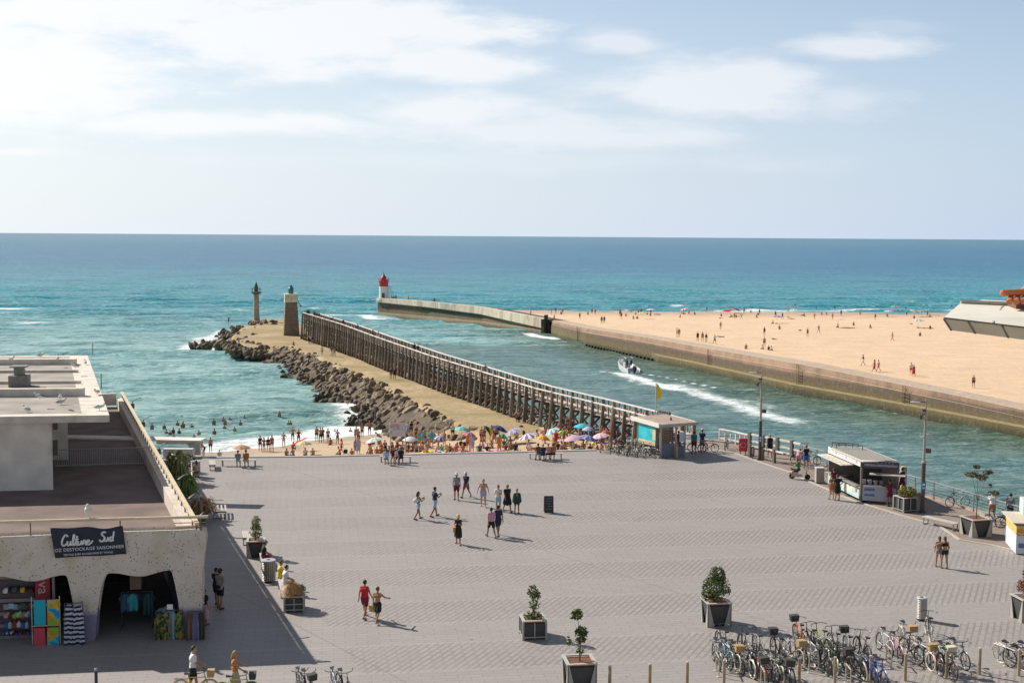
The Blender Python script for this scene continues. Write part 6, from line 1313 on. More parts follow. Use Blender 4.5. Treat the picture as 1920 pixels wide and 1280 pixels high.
hanger_row('inner_rail','clothes rail with aqua and black shirts inside the right arch',216,276,1132,1172,-1.6,[mat('slate_cloth',(.05,.12,.18)),mat('aqua_cloth',(.05,.36,.38)),mat('black_cloth',(.012,.012,.015)),mat('dark_teal_cloth',(.02,.07,.09))],8,depth=.5,seed=5,shirt=True)
t=thing('cardboard_box','brown cardboard box hung high inside the right arch','box',O); m=MB(); fbox(m,234,1075,256,1091,-1.35,.5); m.build('lid',mat('cardboard',(.20,.13,.095),.9),t); m=MB(); fbox(m,234,1093,256,1121,-1.35,.5); m.build('body',mat('cardboard',(.20,.13,.095),.9),t)
s=NT('floral_cloth_print'); v_=s.n('ShaderNodeTexVoronoi'); s.L(s.pos(),v_.inputs['Vector']); v_.inputs['Scale'].default_value=9; r_=s.n('ShaderNodeValToRGB'); s.L(s.sep(v_.outputs['Color'])[0],r_.inputs[0]); r_.color_ramp.interpolation='CONSTANT'; e=r_.color_ramp.elements; e[0].color=(.02,.05,.02,1); e[1].color=(.45,.22,.03,1); e[1].position=.75
for p_,c_ in ((.35,(.09,.17,.03,1)),(.55,(.28,.30,.06,1))): r_.color_ramp.elements.new(p_).color=c_
s.L(r_.outputs[0],s.b.inputs['Base Color']); M_flo=s.m
hanger_row('floral_rail','clothes rail of yellow-green floral garments at the mouth of the right arch',293,343,1145,1205,.15,[M_flo,M_flo,mat('pale_blue_cloth',(.35,.42,.5)),M_flo],8,depth=.45,seed=7)
hanger_row('scarf_rail','narrow rail of rust and violet scarves at the shop corner pillar',353,384,1143,1208,.35,[mat('rust_cloth',(.25,.11,.07)),mat('violet_cloth',(.22,.20,.38)),mat('dark_olive_cloth',(.08,.085,.05),.9)],7,depth=.35,seed=8)
a,b=FS(322,1136); t=thing('price_card','small white price card above the floral garments','card',O); m=MB(); fbox(m,314,1130,325,1139,.2,.02); m.build('card',M_ltr,t); m=MB(); a,b=FS(320,1140); m.tube(FP(a,b,.19),FP(a,b-.3,.19),.01,n=4); m.build('stick',M_dkr,t)
s_,z_=FS(318,1146); t=thing('hat_stand','round rack of blue-grey caps above the floral garments','hat rack',FP(s_,z_-.02,-.15)+O); m=MB()
for k in range(7): a=k*.9; m.lathe([(.13,0),(.13,.04),(.08,.10),(.01,.12)],(.25*math.cos(a)-.15,.2*math.sin(a),.02*(k%3)),9)
m.build('caps',mat('blue_grey_caps',(.22,.26,.34),.8,var=.5,vs=4),t); m=MB(); m.tube((-.15,0,-1.6),(-.15,0,.1),.02,n=5); m.build('pole',M_dkr,t)
# ================================================================== PEOPLE
def rotx(v_,a,o): 
    d=v_-o; c,s_=math.cos(a),math.sin(a); return Vector((d.x,d.y*c-d.z*s_,d.y*s_+d.z*c))+o
def rig(hl=.0,kl=0,hr=0,kr=0,sl=0,al=.12,el=.2,sr=0,ar=.12,er=.2,lean=0,hp=0,hy=0,seat=None,spread=.03,il=0,ir=0,lie=False,bw=1.0):
    "joint points of a person facing +Y; angles in radians (hip, knee, shoulder, elbow), returns a dictionary"
    P={}; pz=.93; pel=Vector((0,0,pz)); P['pel']=pel
    for s_,h,k,sp in ((-1,hl,kl,'l'),(1,hr,kr,'r')):
        hip=Vector((s_*.09,0,pz-.03)); kn=hip+Vector((s_*spread,math.sin(h)*.43,-math.cos(h)*.43)); b=h-k; an=kn+Vector((s_*spread*.3,math.sin(b)*.41,-math.cos(b)*.41))
        fa=b*.6; ft=an+Vector((s_*.03,math.cos(fa)*.17,math.sin(fa)*.17-.035)); P['hip'+sp]=hip;P['kn'+sp]=kn;P['an'+sp]=an;P['ft'+sp]=ft; P['he'+sp]=an+Vector((0,-.04,-.04))
    up_={}
    up_['wa']=Vector((0,.0,1.10)); up_['ch']=Vector((0,-.005,1.29)); up_['nk']=Vector((0,-.01,1.44)); up_['n2']=Vector((0,.01,1.53)); 
    hd=Vector((0,.02,1.615)); up_['hd']=hd
    fwd=Vector((math.sin(hy)*1.0,math.cos(hy),0)); 
    for s_,sh,ab,e,inn,sp in ((-1,sl,al,el,il,'l'),(1,sr,ar,er,ir,'r')):
        S=Vector((s_*.175*bw,-.01,1.395)); d=Vector((s_*math.sin(ab),math.sin(sh)*math.cos(ab),-math.cos(sh)*math.cos(ab))); E_=S+d*.28
        f=sh+e; d2=Vector((s_*math.sin(ab)*.6-s_*math.sin(inn),math.sin(f)*math.cos(inn),-math.cos(f)*math.cos(inn))).normalized(); H_=E_+d2*.25; up_['sh'+sp]=S; up_['el'+sp]=E_; up_['ha'+sp]=H_; up_['hn'+sp]=H_+d2*.09; 
    for k_,v_ in up_.items(): P[k_]=rotx(v_,-lean,pel)
    off=fwd*.09; P['nose']=P['hd']+rotx(off,-lean-hp,Vector((0,0,0)))
    P['fdir']=rotx(fwd,-lean-hp,Vector((0,0,0))).normalized()
    if lie:
        for k_ in list(P): 
            if k_=='fdir': P[k_]=rotx(P[k_],math.pi/2,Vector()); continue
            P[k_]=rotx(P[k_],math.pi/2,pel)
        mz=min(P['pel'].z,P['ch'].z)-.11; 
        for k_ in P: 
            if k_!='fdir': P[k_]=P[k_]-Vector((0,0,mz))
        return P
    dz=(seat+.11-pz) if seat is not None else -min(min(P['ft'+q].z for q in 'lr')-.03,min(P['he'+q].z for q in 'lr')-.035)
    for k_ in P:
        if k_!='fdir': P[k_]=P[k_]+Vector((0,0,dz))
    return P
SK,CHS,BEL,PEL,THI,SLV,HAI,FOO,CAL=range(9)
def prims(P,hi=False,fem=False,skirt=0,longhair=False,hat=0,fat=1.0,hair=True):
    L=[]; c=lambda l,a,ra,b,rb: L.append((l,Vector(a),ra,Vector(b),rb))
    X=Vector((1,0,0)); ch,wa,pe=P['ch'],P['wa'],P['pel']; w=.92 if fem else 1.0
    c(CHS,ch-X*.085*w,.115*fat,ch+X*.085*w,.115*fat); c(BEL,wa-X*.05*w,.098*fat,wa+X*.05*w,.098*fat); c(PEL,pe-X*.075,.112*fat,pe+X*.075,.112*fat)
    c(BEL,wa,.105*fat,pe.lerp(wa,.35),.108*fat); c(CHS,ch,.115*fat,wa.lerp(ch,.4),.105*fat)
    c(CHS,P['shl'].lerp(P['shr'],.08),.058,P['shl'].lerp(P['shr'],.92),.058); c(SK,P['nk'],.058,P['n2'],.052)
    hd=P['hd']; c(SK,hd-(hd-P['n2']).normalized()*.045+P['fdir']*.015,.072,hd+(hd-P['n2']).normalized()*.035,.093)
    if hi:
        c(SK,hd+P['fdir']*.085,.014,hd+P['fdir']*.105-Vector((0,0,.02)),.016); c(SK,hd+P['fdir']*.055-Vector((0,0,.075)),.035,hd+P['fdir']*.05-Vector((0,0,.07)),.035)
        sd_=P['fdir'].cross(Vector((0,0,1))).normalized()
        for s_ in (-1,1): c(SK,hd+sd_*.088*s_-Vector((0,0,.02)),.012,hd+sd_*.092*s_+Vector((0,0,.02)),.016)
    if hair:
        u_=(hd-P['n2']).normalized(); c(HAI,hd+u_*.05-P['fdir']*.022,.093,hd+u_*.03-P['fdir']*.035,.088)
        if longhair: c(HAI,hd-P['fdir']*.06,.08,P['nk']-P['fdir']*.10,.055)
    if hat:
        u_=(hd-P['n2']).normalized(); c(HAI,hd+u_*.075,.098,hd+u_*.09,.095); c(HAI,hd+u_*.05+P['fdir']*.06,.07,hd+u_*.05+P['fdir']*.12,.03)
    for q in 'lr':
        s_=P['sh'+q]; e=P['el'+q]; h=P['ha'+q]; n_=P['hn'+q]; c(SLV,s_,.055,s_.lerp(e,.55),.048); c(SK,s_.lerp(e,.55),.045,e,.039); c(SK,e,.038,h,.026)
        if hi:
            d=(n_-h).normalized(); sdv=d.cross(X if abs(d.x)<.9 else Vector((0,0,1))).normalized(); pal=d.cross(sdv).normalized(); 
            c(SK,h+sdv*.018,.024,h+d*.07+sdv*.022,.016); c(SK,h-sdv*.018,.024,h+d*.07-sdv*.022,.016); c(SK,h,.026,h+d*.07,.018)
            for k_,ln in zip((-1.5,-.5,.5,1.5),(.075,.09,.085,.065)):
                b=h+d*.075+sdv*.0185*k_; m1=b+d*ln*.5+pal*.010+sdv*.002*k_; tp_=m1+d*ln*.42+pal*.022; c(SK,b,.0105,m1,.0095); c(SK,m1,.0095,tp_,.0085)
            tb=h+d*.02+sdv*.028; c(SK,tb,.013,tb+d*.04+sdv*.022+pal*.008,.011); c(SK,tb+d*.04+sdv*.022+pal*.008,.011,tb+d*.065+sdv*.026+pal*.018,.009)
        else: c(SK,h,.028,n_,.030)
        hp_=P['hip'+q]; k_=P['kn'+q]; a=P['an'+q]; f=P['ft'+q]; c(PEL,hp_,.092*fat,hp_.lerp(k_,.2),.088*fat); c(THI,hp_.lerp(k_,.2),.088*fat,hp_.lerp(k_,.62),.072*fat); c(SK,hp_.lerp(k_,.62),.070,k_,.054); c(CAL,k_,.052,k_.lerp(a,.35),.054); c(CAL,k_.lerp(a,.35),.054,a,.034); c(FOO,P['he'+q],.036,f,.034)
    if skirt:
        lo=P['knl'].lerp(P['knr'],.5); bot=pe.lerp(lo,skirt); 
        for s_ in (-1,1): c(THI,pe+X*.07*s_,.115,bot+X*.085*s_,.13)
        c(THI,pe,.13,bot,.16)
    return L
SPH=None
def capsule(mb,a,ra,b,rb,n=10):
    d=(b-a); Ln=d.length; q=(d.to_track_quat('Z','Y') if Ln>1e-5 else Vector((0,0,1)).to_track_quat('Z','Y')).to_matrix(); prof=[]
    for i in range(5): t=math.pi/2*(i/4.0); prof.append((ra*math.sin(t),-ra*math.cos(t)))
    for i in range(5): t=math.pi/2*(i/4.0); prof.append((rb*math.cos(t),Ln+rb*math.sin(t)))
    prof[0]=(ra*.12,prof[0][1]); prof[-1]=(rb*.12,prof[-1][1]); vs=[];m_=len(prof)
    for r_,z in prof:
        for k in range(n): t=2*math.pi*k/n; vs.append(a+q@Vector((r_*math.cos(t),r_*math.sin(t),z)))
    fs=[(i*n+k,i*n+(k+1)%n,(i+1)*n+(k+1)%n,(i+1)*n+k) for i in range(m_-1) for k in range(n)]+[tuple(range(n-1,-1,-1)),tuple((m_-1)*n+k for k in range(n))]
    mb.add(vs,fs)
def blob(L,vox,name,smooth=1,label=True,infl=0):
    m=MB()
    for (l,a,ra,b,rb) in L: capsule(m,a,ra+infl,b,rb+infl,8 if vox>.02 else 10)
    me=m.mesh(name); o=bpy.data.objects.new('tmp',me); sc.collection.objects.link(o); r_=o.modifiers.new('r','REMESH'); r_.mode='VOXEL'; r_.voxel_size=vox; r_.use_smooth_shade=True
    if smooth: s_=o.modifiers.new('s','SMOOTH'); s_.factor=.5; s_.iterations=smooth
    dg=bpy.context.evaluated_depsgraph_get(); out=bpy.data.meshes.new_from_object(o.evaluated_get(dg)); bpy.data.objects.remove(o); bpy.data.meshes.remove(me); out.name=name
    if label:
        nf=len(out.polygons); C_=np.empty(nf*3); out.polygons.foreach_get('center',C_); C_=C_.reshape(-1,3); best=np.full(nf,1e9); lab=np.zeros(nf,int)
        for (l,a,ra,b,rb) in L:
            A=np.array(a);B=np.array(b); AB=B-A; L2=AB@AB+1e-9; t=np.clip(((C_-A)@AB)/L2,0,1); d=np.linalg.norm(C_-A-t[:,None]*AB,axis=1)-(ra+(rb-ra)*t); 
            k=d<best; best[k]=d[k]; lab[k]=l
        out.polygons.foreach_set('material_index',lab.astype(np.int32))
        for _ in range(9): out.materials.append(None)
    return out
POSES={
 'stand':dict(hl=.03,kl=.05,hr=-.03,kr=.03,sl=.05,sr=-.05),
 'stand2':dict(hl=.1,kl=.2,hr=0,kr=0,sl=.3,el=1.4,il=.5,sr=.1,er=.3),
 'hips':dict(al=.7,el=.9,il=.9,ar=.7,er=.9,ir=.9,sl=-.2,sr=-.2),
 'walk':dict(hl=.42,kl=.12,hr=-.30,kr=.35,sl=-.35,el=.25,sr=.35,er=.35),
 'walk2':dict(hl=-.28,kl=.4,hr=.38,kr=.08,sl=.3,el=.4,sr=-.3,er=.2,lean=.04),
 'hold':dict(hl=.28,kl=.1,hr=-.22,kr=.35,sl=.55,el=1.5,il=.45,sr=.5,er=1.5,ir=.45,hp=.4),
 'bend':dict(hl=.35,kl=.35,hr=.2,kr=.2,lean=.85,sl=.9,sr=.7,el=.3,er=.3),
 'sit':dict(hl=1.45,kl=1.35,hr=1.35,kr=1.45,sl=.45,el=.7,il=.3,sr=.4,er=.8,ir=.3,lean=.12,seat=.46),
 'sitg':dict(hl=1.9,kl=2.1,hr=1.75,kr=1.9,sl=.75,el=.6,il=.25,sr=.6,er=.7,ir=.25,lean=.25,seat=.0,spread=.08),
 'sitg2':dict(hl=1.45,kl=.25,hr=1.65,kr=.9,sl=-.5,el=.1,sr=-.45,er=.1,lean=-.25,seat=.0,al=.25,ar=.25),
 'lie':dict(hl=.05,kl=.1,hr=.2,kr=.5,sl=0,sr=.1,lie=True,al=.3,ar=.3),
 'arms':dict(sl=1.2,al=.6,el=.2,sr=1.1,ar=.7,er=.2),
}
LOW={}
def lowmesh(pose,fem,skirt,lh,hat,fat=1.0):
    k=(pose,fem,skirt,lh,hat,fat)
    if k not in LOW: LOW[k]=blob(prims(rig(**POSES[pose]),False,fem,skirt,lh,hat,fat),.026,'person_'+pose,1)
    return LOW[k]
SKN=[('skin_light',(.50,.29,.20)),('skin_tan',(.40,.21,.13)),('skin_bronze',(.29,.14,.085)),('skin_dark',(.13,.065,.04)),('skin_pink',(.52,.25,.18))]
def skm(i): n,c=SKN[i]; return mat(n,c,.55,var=.04,spec=.3)
HR={'dark':(.03,.02,.015),'brown':(.09,.045,.02),'blond':(.35,.22,.09),'grey':(.35,.33,.31),'white':(.62,.61,.58),'red':(.30,.03,.03)}
CL={'navy':(.025,.03,.07),'black':(.018,.018,.02),'white':(.68,.67,.66),'red':(.52,.02,.035),'blue':(.05,.13,.42),'pale blue':(.38,.50,.62),'teal':(.01,.18,.20),'green':(.04,.20,.07),'dark green':(.02,.06,.05),'grey':(.24,.24,.26),'pink':(.62,.30,.36),'orange':(.60,.20,.05),'yellow':(.70,.55,.05),'purple':(.18,.10,.30),'lilac':(.42,.38,.55),'maroon':(.18,.02,.04),'beige':(.48,.38,.27),'brown':(.15,.08,.045),'rust':(.38,.16,.08),'mint':(.32,.55,.45),'turquoise':(.05,.45,.50)}
def clm(c): return mat('cloth_'+c.replace(' ','_'),CL[c],.9,var=.08)
def outfit(kind,top,bot,skin,hair,hatc=None):
    s=skm(skin); S=[s]*9; S[HAI]=mat('hair_'+hair,HR[hair],.7) if not hatc else clm(hatc)
    if kind=='trunks': S[PEL]=S[THI]=clm(bot)
    elif kind=='bikini': S[CHS]=clm(top); S[PEL]=clm(bot)
    elif kind=='swimsuit': S[CHS]=S[BEL]=S[PEL]=clm(top)
    elif kind=='shirt': S[CHS]=S[BEL]=S[SLV]=clm(top); S[PEL]=S[THI]=clm(bot)
    elif kind=='dress': S[CHS]=S[BEL]=S[PEL]=S[THI]=clm(top)
    elif kind=='wetsuit': S[CHS]=S[BEL]=S[PEL]=S[THI]=S[SLV]=clm(top); S[CAL]=clm(top)
    return S
def lowperson(p,yaw,pose,kind,top,bot,skin,hair,scale,label,group,fem=None,hatc=None,skirt=None):
    fem=(kind in('bikini','swimsuit','dress')) if fem is None else fem
    sk=(.85 if kind=='dress' else 0) if skirt is None else skirt
    me=lowmesh(pose,fem,sk if pose not in('sitg','sitg2','lie') else 0,fem and hair!='grey',1 if hatc else 0)
    o=link('person',me,None,p,yaw); o.scale=(scale,)*3
    S=outfit(kind,top,bot,skin,hair,hatc)
    for i in range(9): setmat(o,i,S[i])
    return tag(o,label,'person',group)
PSE={'stand':'standing','stand2':'standing','hips':'standing','walk':'walking','walk2':'walking','hold':'standing','bend':'crouched','sit':'seated','sitg':'seated','sitg2':'reclining','lie':'lying','arms':'standing'}
def descr(kind,top,bot,hatc,hair):
    d={'trunks':'in %s trunks'%bot,'bikini':'in a %s bikini'%top,'swimsuit':'in a %s swimsuit'%top,'shirt':'in %s top, %s shorts'%(top,bot),'dress':'in a %s dress'%top,'wetsuit':'in a %s wetsuit'%top}[kind]
    return d+(' and %s hat'%hatc if hatc else '')
def crowd(items,zf,grp,where,scale=.93,rnd=1,water=None):
    "items: (px, py feet, pose, kind, top, bottom, skin, hair, yaw degrees[, hat])"
    rn=random.Random(rnd); its=sorted(items,key=lambda q:q[0])
    for i,q in enumerate(its):
        px,py,pose,kind,top,bot,skin,hair,yaw=q[:9]; hatc=q[9] if len(q)>9 else None
        p=GH(px,py,zf) if callable(zf) else G(px,py,zf)
        if water is not None: p.z-=q[10] if len(q)>10 else water
        lab='%s person %s, %s from left %s'%(PSE[pose],descr(kind,top,bot,hatc,hair),ordn(i),where)
        lowperson(p,R(yaw),pose,kind,top,bot,skin,hair,scale*rn.uniform(.95,1.05),lab,grp,hatc=hatc)
def merged_crowd(items,zf,scale,label,seed=8):
    "everyone past the three hundred people built singly: one object"
    rn=random.Random(seed); m=MB(); mats=[]
    for q in items:
        px,py,pose,kind,top,bot,skin,hair,yaw=q[:9]; p=GH(px,py,zf); fem=kind in('bikini','swimsuit','dress'); sk=.85 if kind=='dress' and pose not in('sitg','sitg2','lie') else 0
        me=lowmesh(pose,fem,sk,fem and hair!='grey',0); S=outfit(kind,top,bot,skin,hair); sc_=scale*rn.uniform(.95,1.05); M=Matrix.Translation(p)@Matrix.Rotation(R(yaw),4,'Z')@Matrix.Scale(sc_,4)
        for x in S:
            if x not in mats: mats.append(x)
        mp=[mats.index(x) for x in S]; o=len(m.v); m.v+=[tuple(M@v_.co) for v_ in me.vertices]
        for f in me.polygons: m.f.append(tuple(i+o for i in f.vertices)); m.mi.append(mp[f.material_index])
    ob=m.build('beach_crowd',mats,smooth=True); return tag(ob,label,'crowd',kind='stuff')
def ap(**k): return k
rz=random.Random(77)
# --- bathers standing in the water (py = where the water meets the body, depth of immersion in metres)
def B(px,py,dep,kind='trunks',c='black',skin=2,hair='dark',pose='stand',yaw=180): return (px,py,pose,kind,c,c,skin,hair,yaw,None,dep)
bath=[B(285,801,1.15),B(308,802,1.15,hair='white'),B(341,781,1.45),B(354,779,1.45),B(333,791,1.45),B(342,801,1.0,hair='white'),B(360,800,1.2,pose='arms'),B(312,817,.8),B(319,820,.7,c='navy'),B(325,817,.7,'swimsuit','maroon',skin=1),B(336,816,.8,'swimsuit','brown'),B(326,829,.7,'swimsuit','maroon',skin=0),B(401,788,1.45),B(419,784,1.45),B(431,782,1.45),B(451,790,1.45),B(458,780,1.45),B(402,815,.95,c='dark green'),B(421,806,.95,skin=1),B(440,809,.95,skin=1,c='black'),B(545,791,1.35),B(373,818,.9,skin=0),B(364,828,.7),B(512,806,1.5),B(470,818,1.5),B(545,793,1.5,hair='brown')]
rb=random.Random(5)
for k_ in range(8): bath.insert(0,B(round(rb.uniform(300,690)),round(rb.uniform(778,822)),round(rb.uniform(.9,1.45),2),c=rb.choice(('black','navy','maroon')),skin=rb.choice((1,2))))
crowd([b for b in bath[:-1]],SEA,'bathers standing in the waves','among bathers',.93,2,water=1.0)
# --- people on the bay beach
beach=[(377,848,'stand','bikini','beige','brown',1,'brown',170),(395,848,'stand','trunks','','maroon',1,'dark',180),(384,855,'bend','trunks','','black',1,'dark',90),(411,858,'sitg','shirt','mint','mint',0,'brown',200),
 (488,846,'stand2','bikini','black','black',1,'dark',200),(495,848,'hips','bikini','brown','brown',1,'brown',160),(503,847,'stand','bikini','black','black',1,'dark',190),(510,846,'stand','swimsuit','rust','rust',1,'brown',170),(532,838,'hips','trunks','','beige',0,'dark',170),
 (549,829,'hips','trunks','','navy',1,'dark',180),(560,833,'hips','swimsuit','maroon','',1,'brown',180),(549,842,'sitg','bikini','red','red',1,'dark',210),(594,827,'stand','trunks','','black',1,'dark',175),(601,830,'hips','trunks','','black',1,'brown',170),(605,829,'stand2','swimsuit','black','',1,'dark',180),(615,831,'walk','trunks','','maroon',1,'dark',180),(620,834,'sitg','trunks','','brown',1,'dark',180),(633,832,'hips','trunks','','black',2,'dark',150),(640,853,'walk','bikini','orange','black',1,'dark',120),(638,853,'sitg','trunks','','black',1,'dark',100),
 (537,855,'sitg','shirt','grey','black',2,'dark',200),(550,855,'sitg','shirt','grey','black',2,'dark',160),(573,854,'sitg','shirt','white','blue',0,'dark',180),(587,854,'sitg','bikini','pink','pink',0,'brown',180),
 (668,829,'stand','trunks','','grey',1,'dark',180),(672,831,'walk','trunks','','brown',1,'brown',200),(679,821,'walk2','trunks','','black',1,'dark',190),(693,816,'hips','trunks','','black',1,'dark',180),(667,851,'stand','dress','grey','',0,'red',180),(672,852,'stand','dress','lilac','',0,'dark',190),(700,833,'sitg','trunks','','brown',1,'brown',180),(710,833,'sitg','bikini','rust','rust',1,'brown',200),(714,836,'bend','trunks','','rust',2,'dark',80),
 (707,852,'sitg','bikini','orange','orange',1,'dark',180),(715,851,'sitg','trunks','','black',1,'dark',180),(697,852,'sitg','trunks','','grey',1,'dark',160),
 (765,818,'walk','shirt','white','pale blue',1,'dark',180),(771,817,'walk','bikini','black','black',1,'dark',190),(780,828,'hold','bikini','brown','brown',1,'blond',200),(781,846,'sitg','shirt','lilac','black',1,'dark',190),(793,842,'sitg','bikini','white','white',1,'brown',150),(804,842,'bend','bikini','pink','pink',1,'dark',100),(823,810,'hips','trunks','','black',2,'dark',180,'navy'),(849,823,'stand','shirt','white','navy',1,'dark',180),(828,848,'sitg','shirt','turquoise','navy',1,'dark',180),(842,847,'sitg','trunks','','maroon',1,'dark',200),(855,846,'sitg2','swimsuit','red','',1,'dark',140),
 (766,845,'sitg','swimsuit','maroon','',1,'brown',180),(774,845,'sitg','trunks','','maroon',1,'dark',170),
 (868,847,'sitg','bikini','orange','orange',1,'dark',180),(878,847,'stand','bikini','orange','red',1,'dark',180),(885,848,'stand','dress','lilac','',0,'white',180,'purple'),(900,847,'sitg','shirt','blue','orange',1,'dark',180),(913,848,'sitg','shirt','navy','white',1,'dark',200),(903,831,'stand','trunks','','maroon',0,'dark',180),(908,832,'stand2','bikini','brown','brown',1,'brown',160),(925,822,'sitg','bikini','orange','orange',0,'blond',200),(934,830,'sitg','swimsuit','pink','',0,'brown',180),(922,840,'sitg','bikini','pink','pink',1,'dark',160),(936,848,'stand2','dress','orange','',1,'blond',180),(948,846,'sitg','bikini','red','red',1,'dark',200),(957,846,'sitg','trunks','','black',1,'dark',180),(967,845,'sitg','shirt','navy','black',1,'dark',180),(931,828,'stand','trunks','','navy',1,'dark',180),(958,834,'sitg','bikini','grey','grey',1,'brown',150),
 (970,797,'stand','trunks','','maroon',2,'dark',180),(973,797,'stand2','trunks','','navy',2,'dark',150),(968,822,'sitg','bikini','white','pink',1,'brown',180),(1023,810,'sitg2','bikini','brown','brown',2,'dark',120),
 (1049,821,'stand','trunks','','maroon',1,'dark',180),(1057,822,'sitg','bikini','orange','orange',0,'brown',180),(1064,812,'stand2','bikini','brown','brown',1,'brown',170),(1066,822,'bend','bikini','brown','brown',1,'dark',90),(1058,843,'bend','trunks','','red',1,'dark',260),(1046,844,'sitg','bikini','black','white',1,'dark',180),(1095,843,'sitg','trunks','','black',2,'dark',150),(1088,824,'sitg','bikini','red','red',1,'brown',180),(1107,822,'bend','trunks','','purple',1,'brown',100),(1112,824,'sitg','bikini','purple','purple',1,'dark',180),(1123,822,'sitg','trunks','','navy',1,'dark',200),(1075,843,'sitg','bikini','white','white',0,'brown',180),
 (1137,822,'sitg','bikini','orange','red',1,'dark',180),(1143,821,'sitg','trunks','','rust',1,'dark',190),(1149,821,'sitg','bikini','pink','pink',1,'brown',170),(1160,820,'sitg','trunks','','red',1,'dark',180),(1132,828,'sitg','swimsuit','rust','',1,'dark',160),(1180,815,'sitg','trunks','','rust',1,'dark',180),(1196,822,'sitg','bikini','pink','red',1,'blond',180),(1110,840,'sitg2','bikini','yellow','yellow',0,'brown',100),(863,838,'sitg','shirt','navy','grey',1,'dark',210),(994,846,'sitg','shirt','white','black',1,'dark',160),(945,838,'sitg','shirt','green','green',1,'dark',180),(987,822,'lie','bikini','white','white',1,'brown',80),(1084,838,'lie','bikini','pink','white',0,'blond',95),(720,846,'lie','trunks','','orange',0,'dark',80),(800,848,'sitg','bikini','yellow','yellow',1,'blond',170),(660,855,'sitg','trunks','','brown',1,'dark',180)]
def hbf(x,y): return hbeach(x,y)
rc=random.Random(42)
for k_ in range(58):      # the packed part of the beach
    px=rc.uniform(690,1190) if k_<66 else rc.uniform(410,690); lo=846-(6 if px<860 else 26); py=rc.uniform(lo,849 if px>700 else 856); ps=rc.choice(('sitg','sitg','sitg2','lie','sitg','stand'))
    if ps=='stand': py=min(py,838)
    kd=rc.choice(('trunks','bikini','bikini','trunks','shirt','swimsuit')); cc=rc.choice(('red','orange','pink','white','turquoise','navy','black','blue','yellow','purple','rust','mint'))
    beach.append((round(px),round(py),ps,kd,cc if kd!='trunks' else '',cc,rc.choice((0,1,1,4)),rc.choice(('dark','brown','blond','dark')),rc.choice((180,150,210,90,260))))
crowd(beach,hbf,'people on the bay beach','on bay beach',.95,3)
# --- path, pier and jetty walkers
crowd([(579,645,'walk','shirt','maroon','black',1,'dark',180),(582,645,'stand','shirt','white','navy',1,'dark',170),(586,646,'stand','shirt','black','grey',1,'dark',0),(604,666,'walk','shirt','white','grey',1,'dark',0),(622,669,'hips','trunks','','white',2,'dark',180),(627,670,'walk','shirt','grey','beige',1,'dark',10),(550,648,'sitg','shirt','rust','brown',1,'dark',0),(733,712,'walk','shirt','maroon','grey',1,'dark',180),(740,713,'stand','shirt','navy','black',1,'dark',180),(788,716,'walk','shirt','lilac','grey',1,'dark',20)],hpath,'walkers on the embankment path','on embankment path',1.0,4)
t_=GH(429,612,hpath); t_.z-=-.6; lowperson(t_,2.5,'stand','shirt','navy','black',1,'dark',1.0,'person in dark clothes standing on the outermost rocks left of the beacon column',None)
pw=[(590,591,'stand','shirt','black','black',2,'dark',200),(594,592,'hips','shirt','brown','black',2,'dark',170),(598,593,'stand','shirt','black','maroon',1,'dark',150),(571,588,'stand','shirt','black','navy',1,'dark',180),(616,600,'bend','shirt','black','black',1,'dark',250),(643,615,'stand','shirt','navy','blue',1,'dark',180),(669,622,'stand','shirt','blue','blue',1,'dark',170),(696,634,'hips','trunks','','black',2,'dark',180),(710,640,'walk','shirt','pink','white',1,'dark',180),(772,663,'stand','shirt','navy','navy',1,'white',180),(779,666,'walk','shirt','navy','grey',1,'dark',180),(909,708,'hips','shirt','grey','grey',1,'dark',180)]
for i,q in enumerate(pw):
    Y=min(((abs(960+(p.x+1.0)/p.y*F-q[0]),p,d) for p,d in PP if p.y>106),key=lambda z:z[0]); p,d=Y[1],Y[2]; c=p+nr(d)*1.1
    lowperson(Vector((c.x,c.y,0)),R(q[8]),q[2],q[3],q[4],q[5],q[6],q[7],1.0,'%s person %s, %s from left on timber pier'%(PSE[q[2]],descr(q[3],q[4],q[5],None,None),ordn(sorted(z[0] for z in pw).index(q[0]))),'people on the timber pier')
jw=[(722,'stand','red'),(731,'sitg','maroon'),(736,'stand','rust'),(746,'sitg','black'),(759,'stand','black'),(788,'stand','grey'),(796,'walk','black'),(799,'sitg','white'),(973,'stand','black'),(1022,'stand','maroon')]
for i,(px,ps,c_) in enumerate(jw):
    p=min((abs(960+p.x/p.y*F-px),i_,p) for i_,p in enumerate(J))[2]; n=Vector((.88,.47,0))*2.2
    z=p.z-.7 if px<800 else p.z-.7
    lowperson(Vector((p.x+n.x,p.y+n.y,z)),R(120+40*i),ps,'shirt',c_,'black',1,'dark',1.0,'person in a %s top, %s from the left on top of the concrete jetty'%(c_,ordn(i)),'people on the concrete jetty')
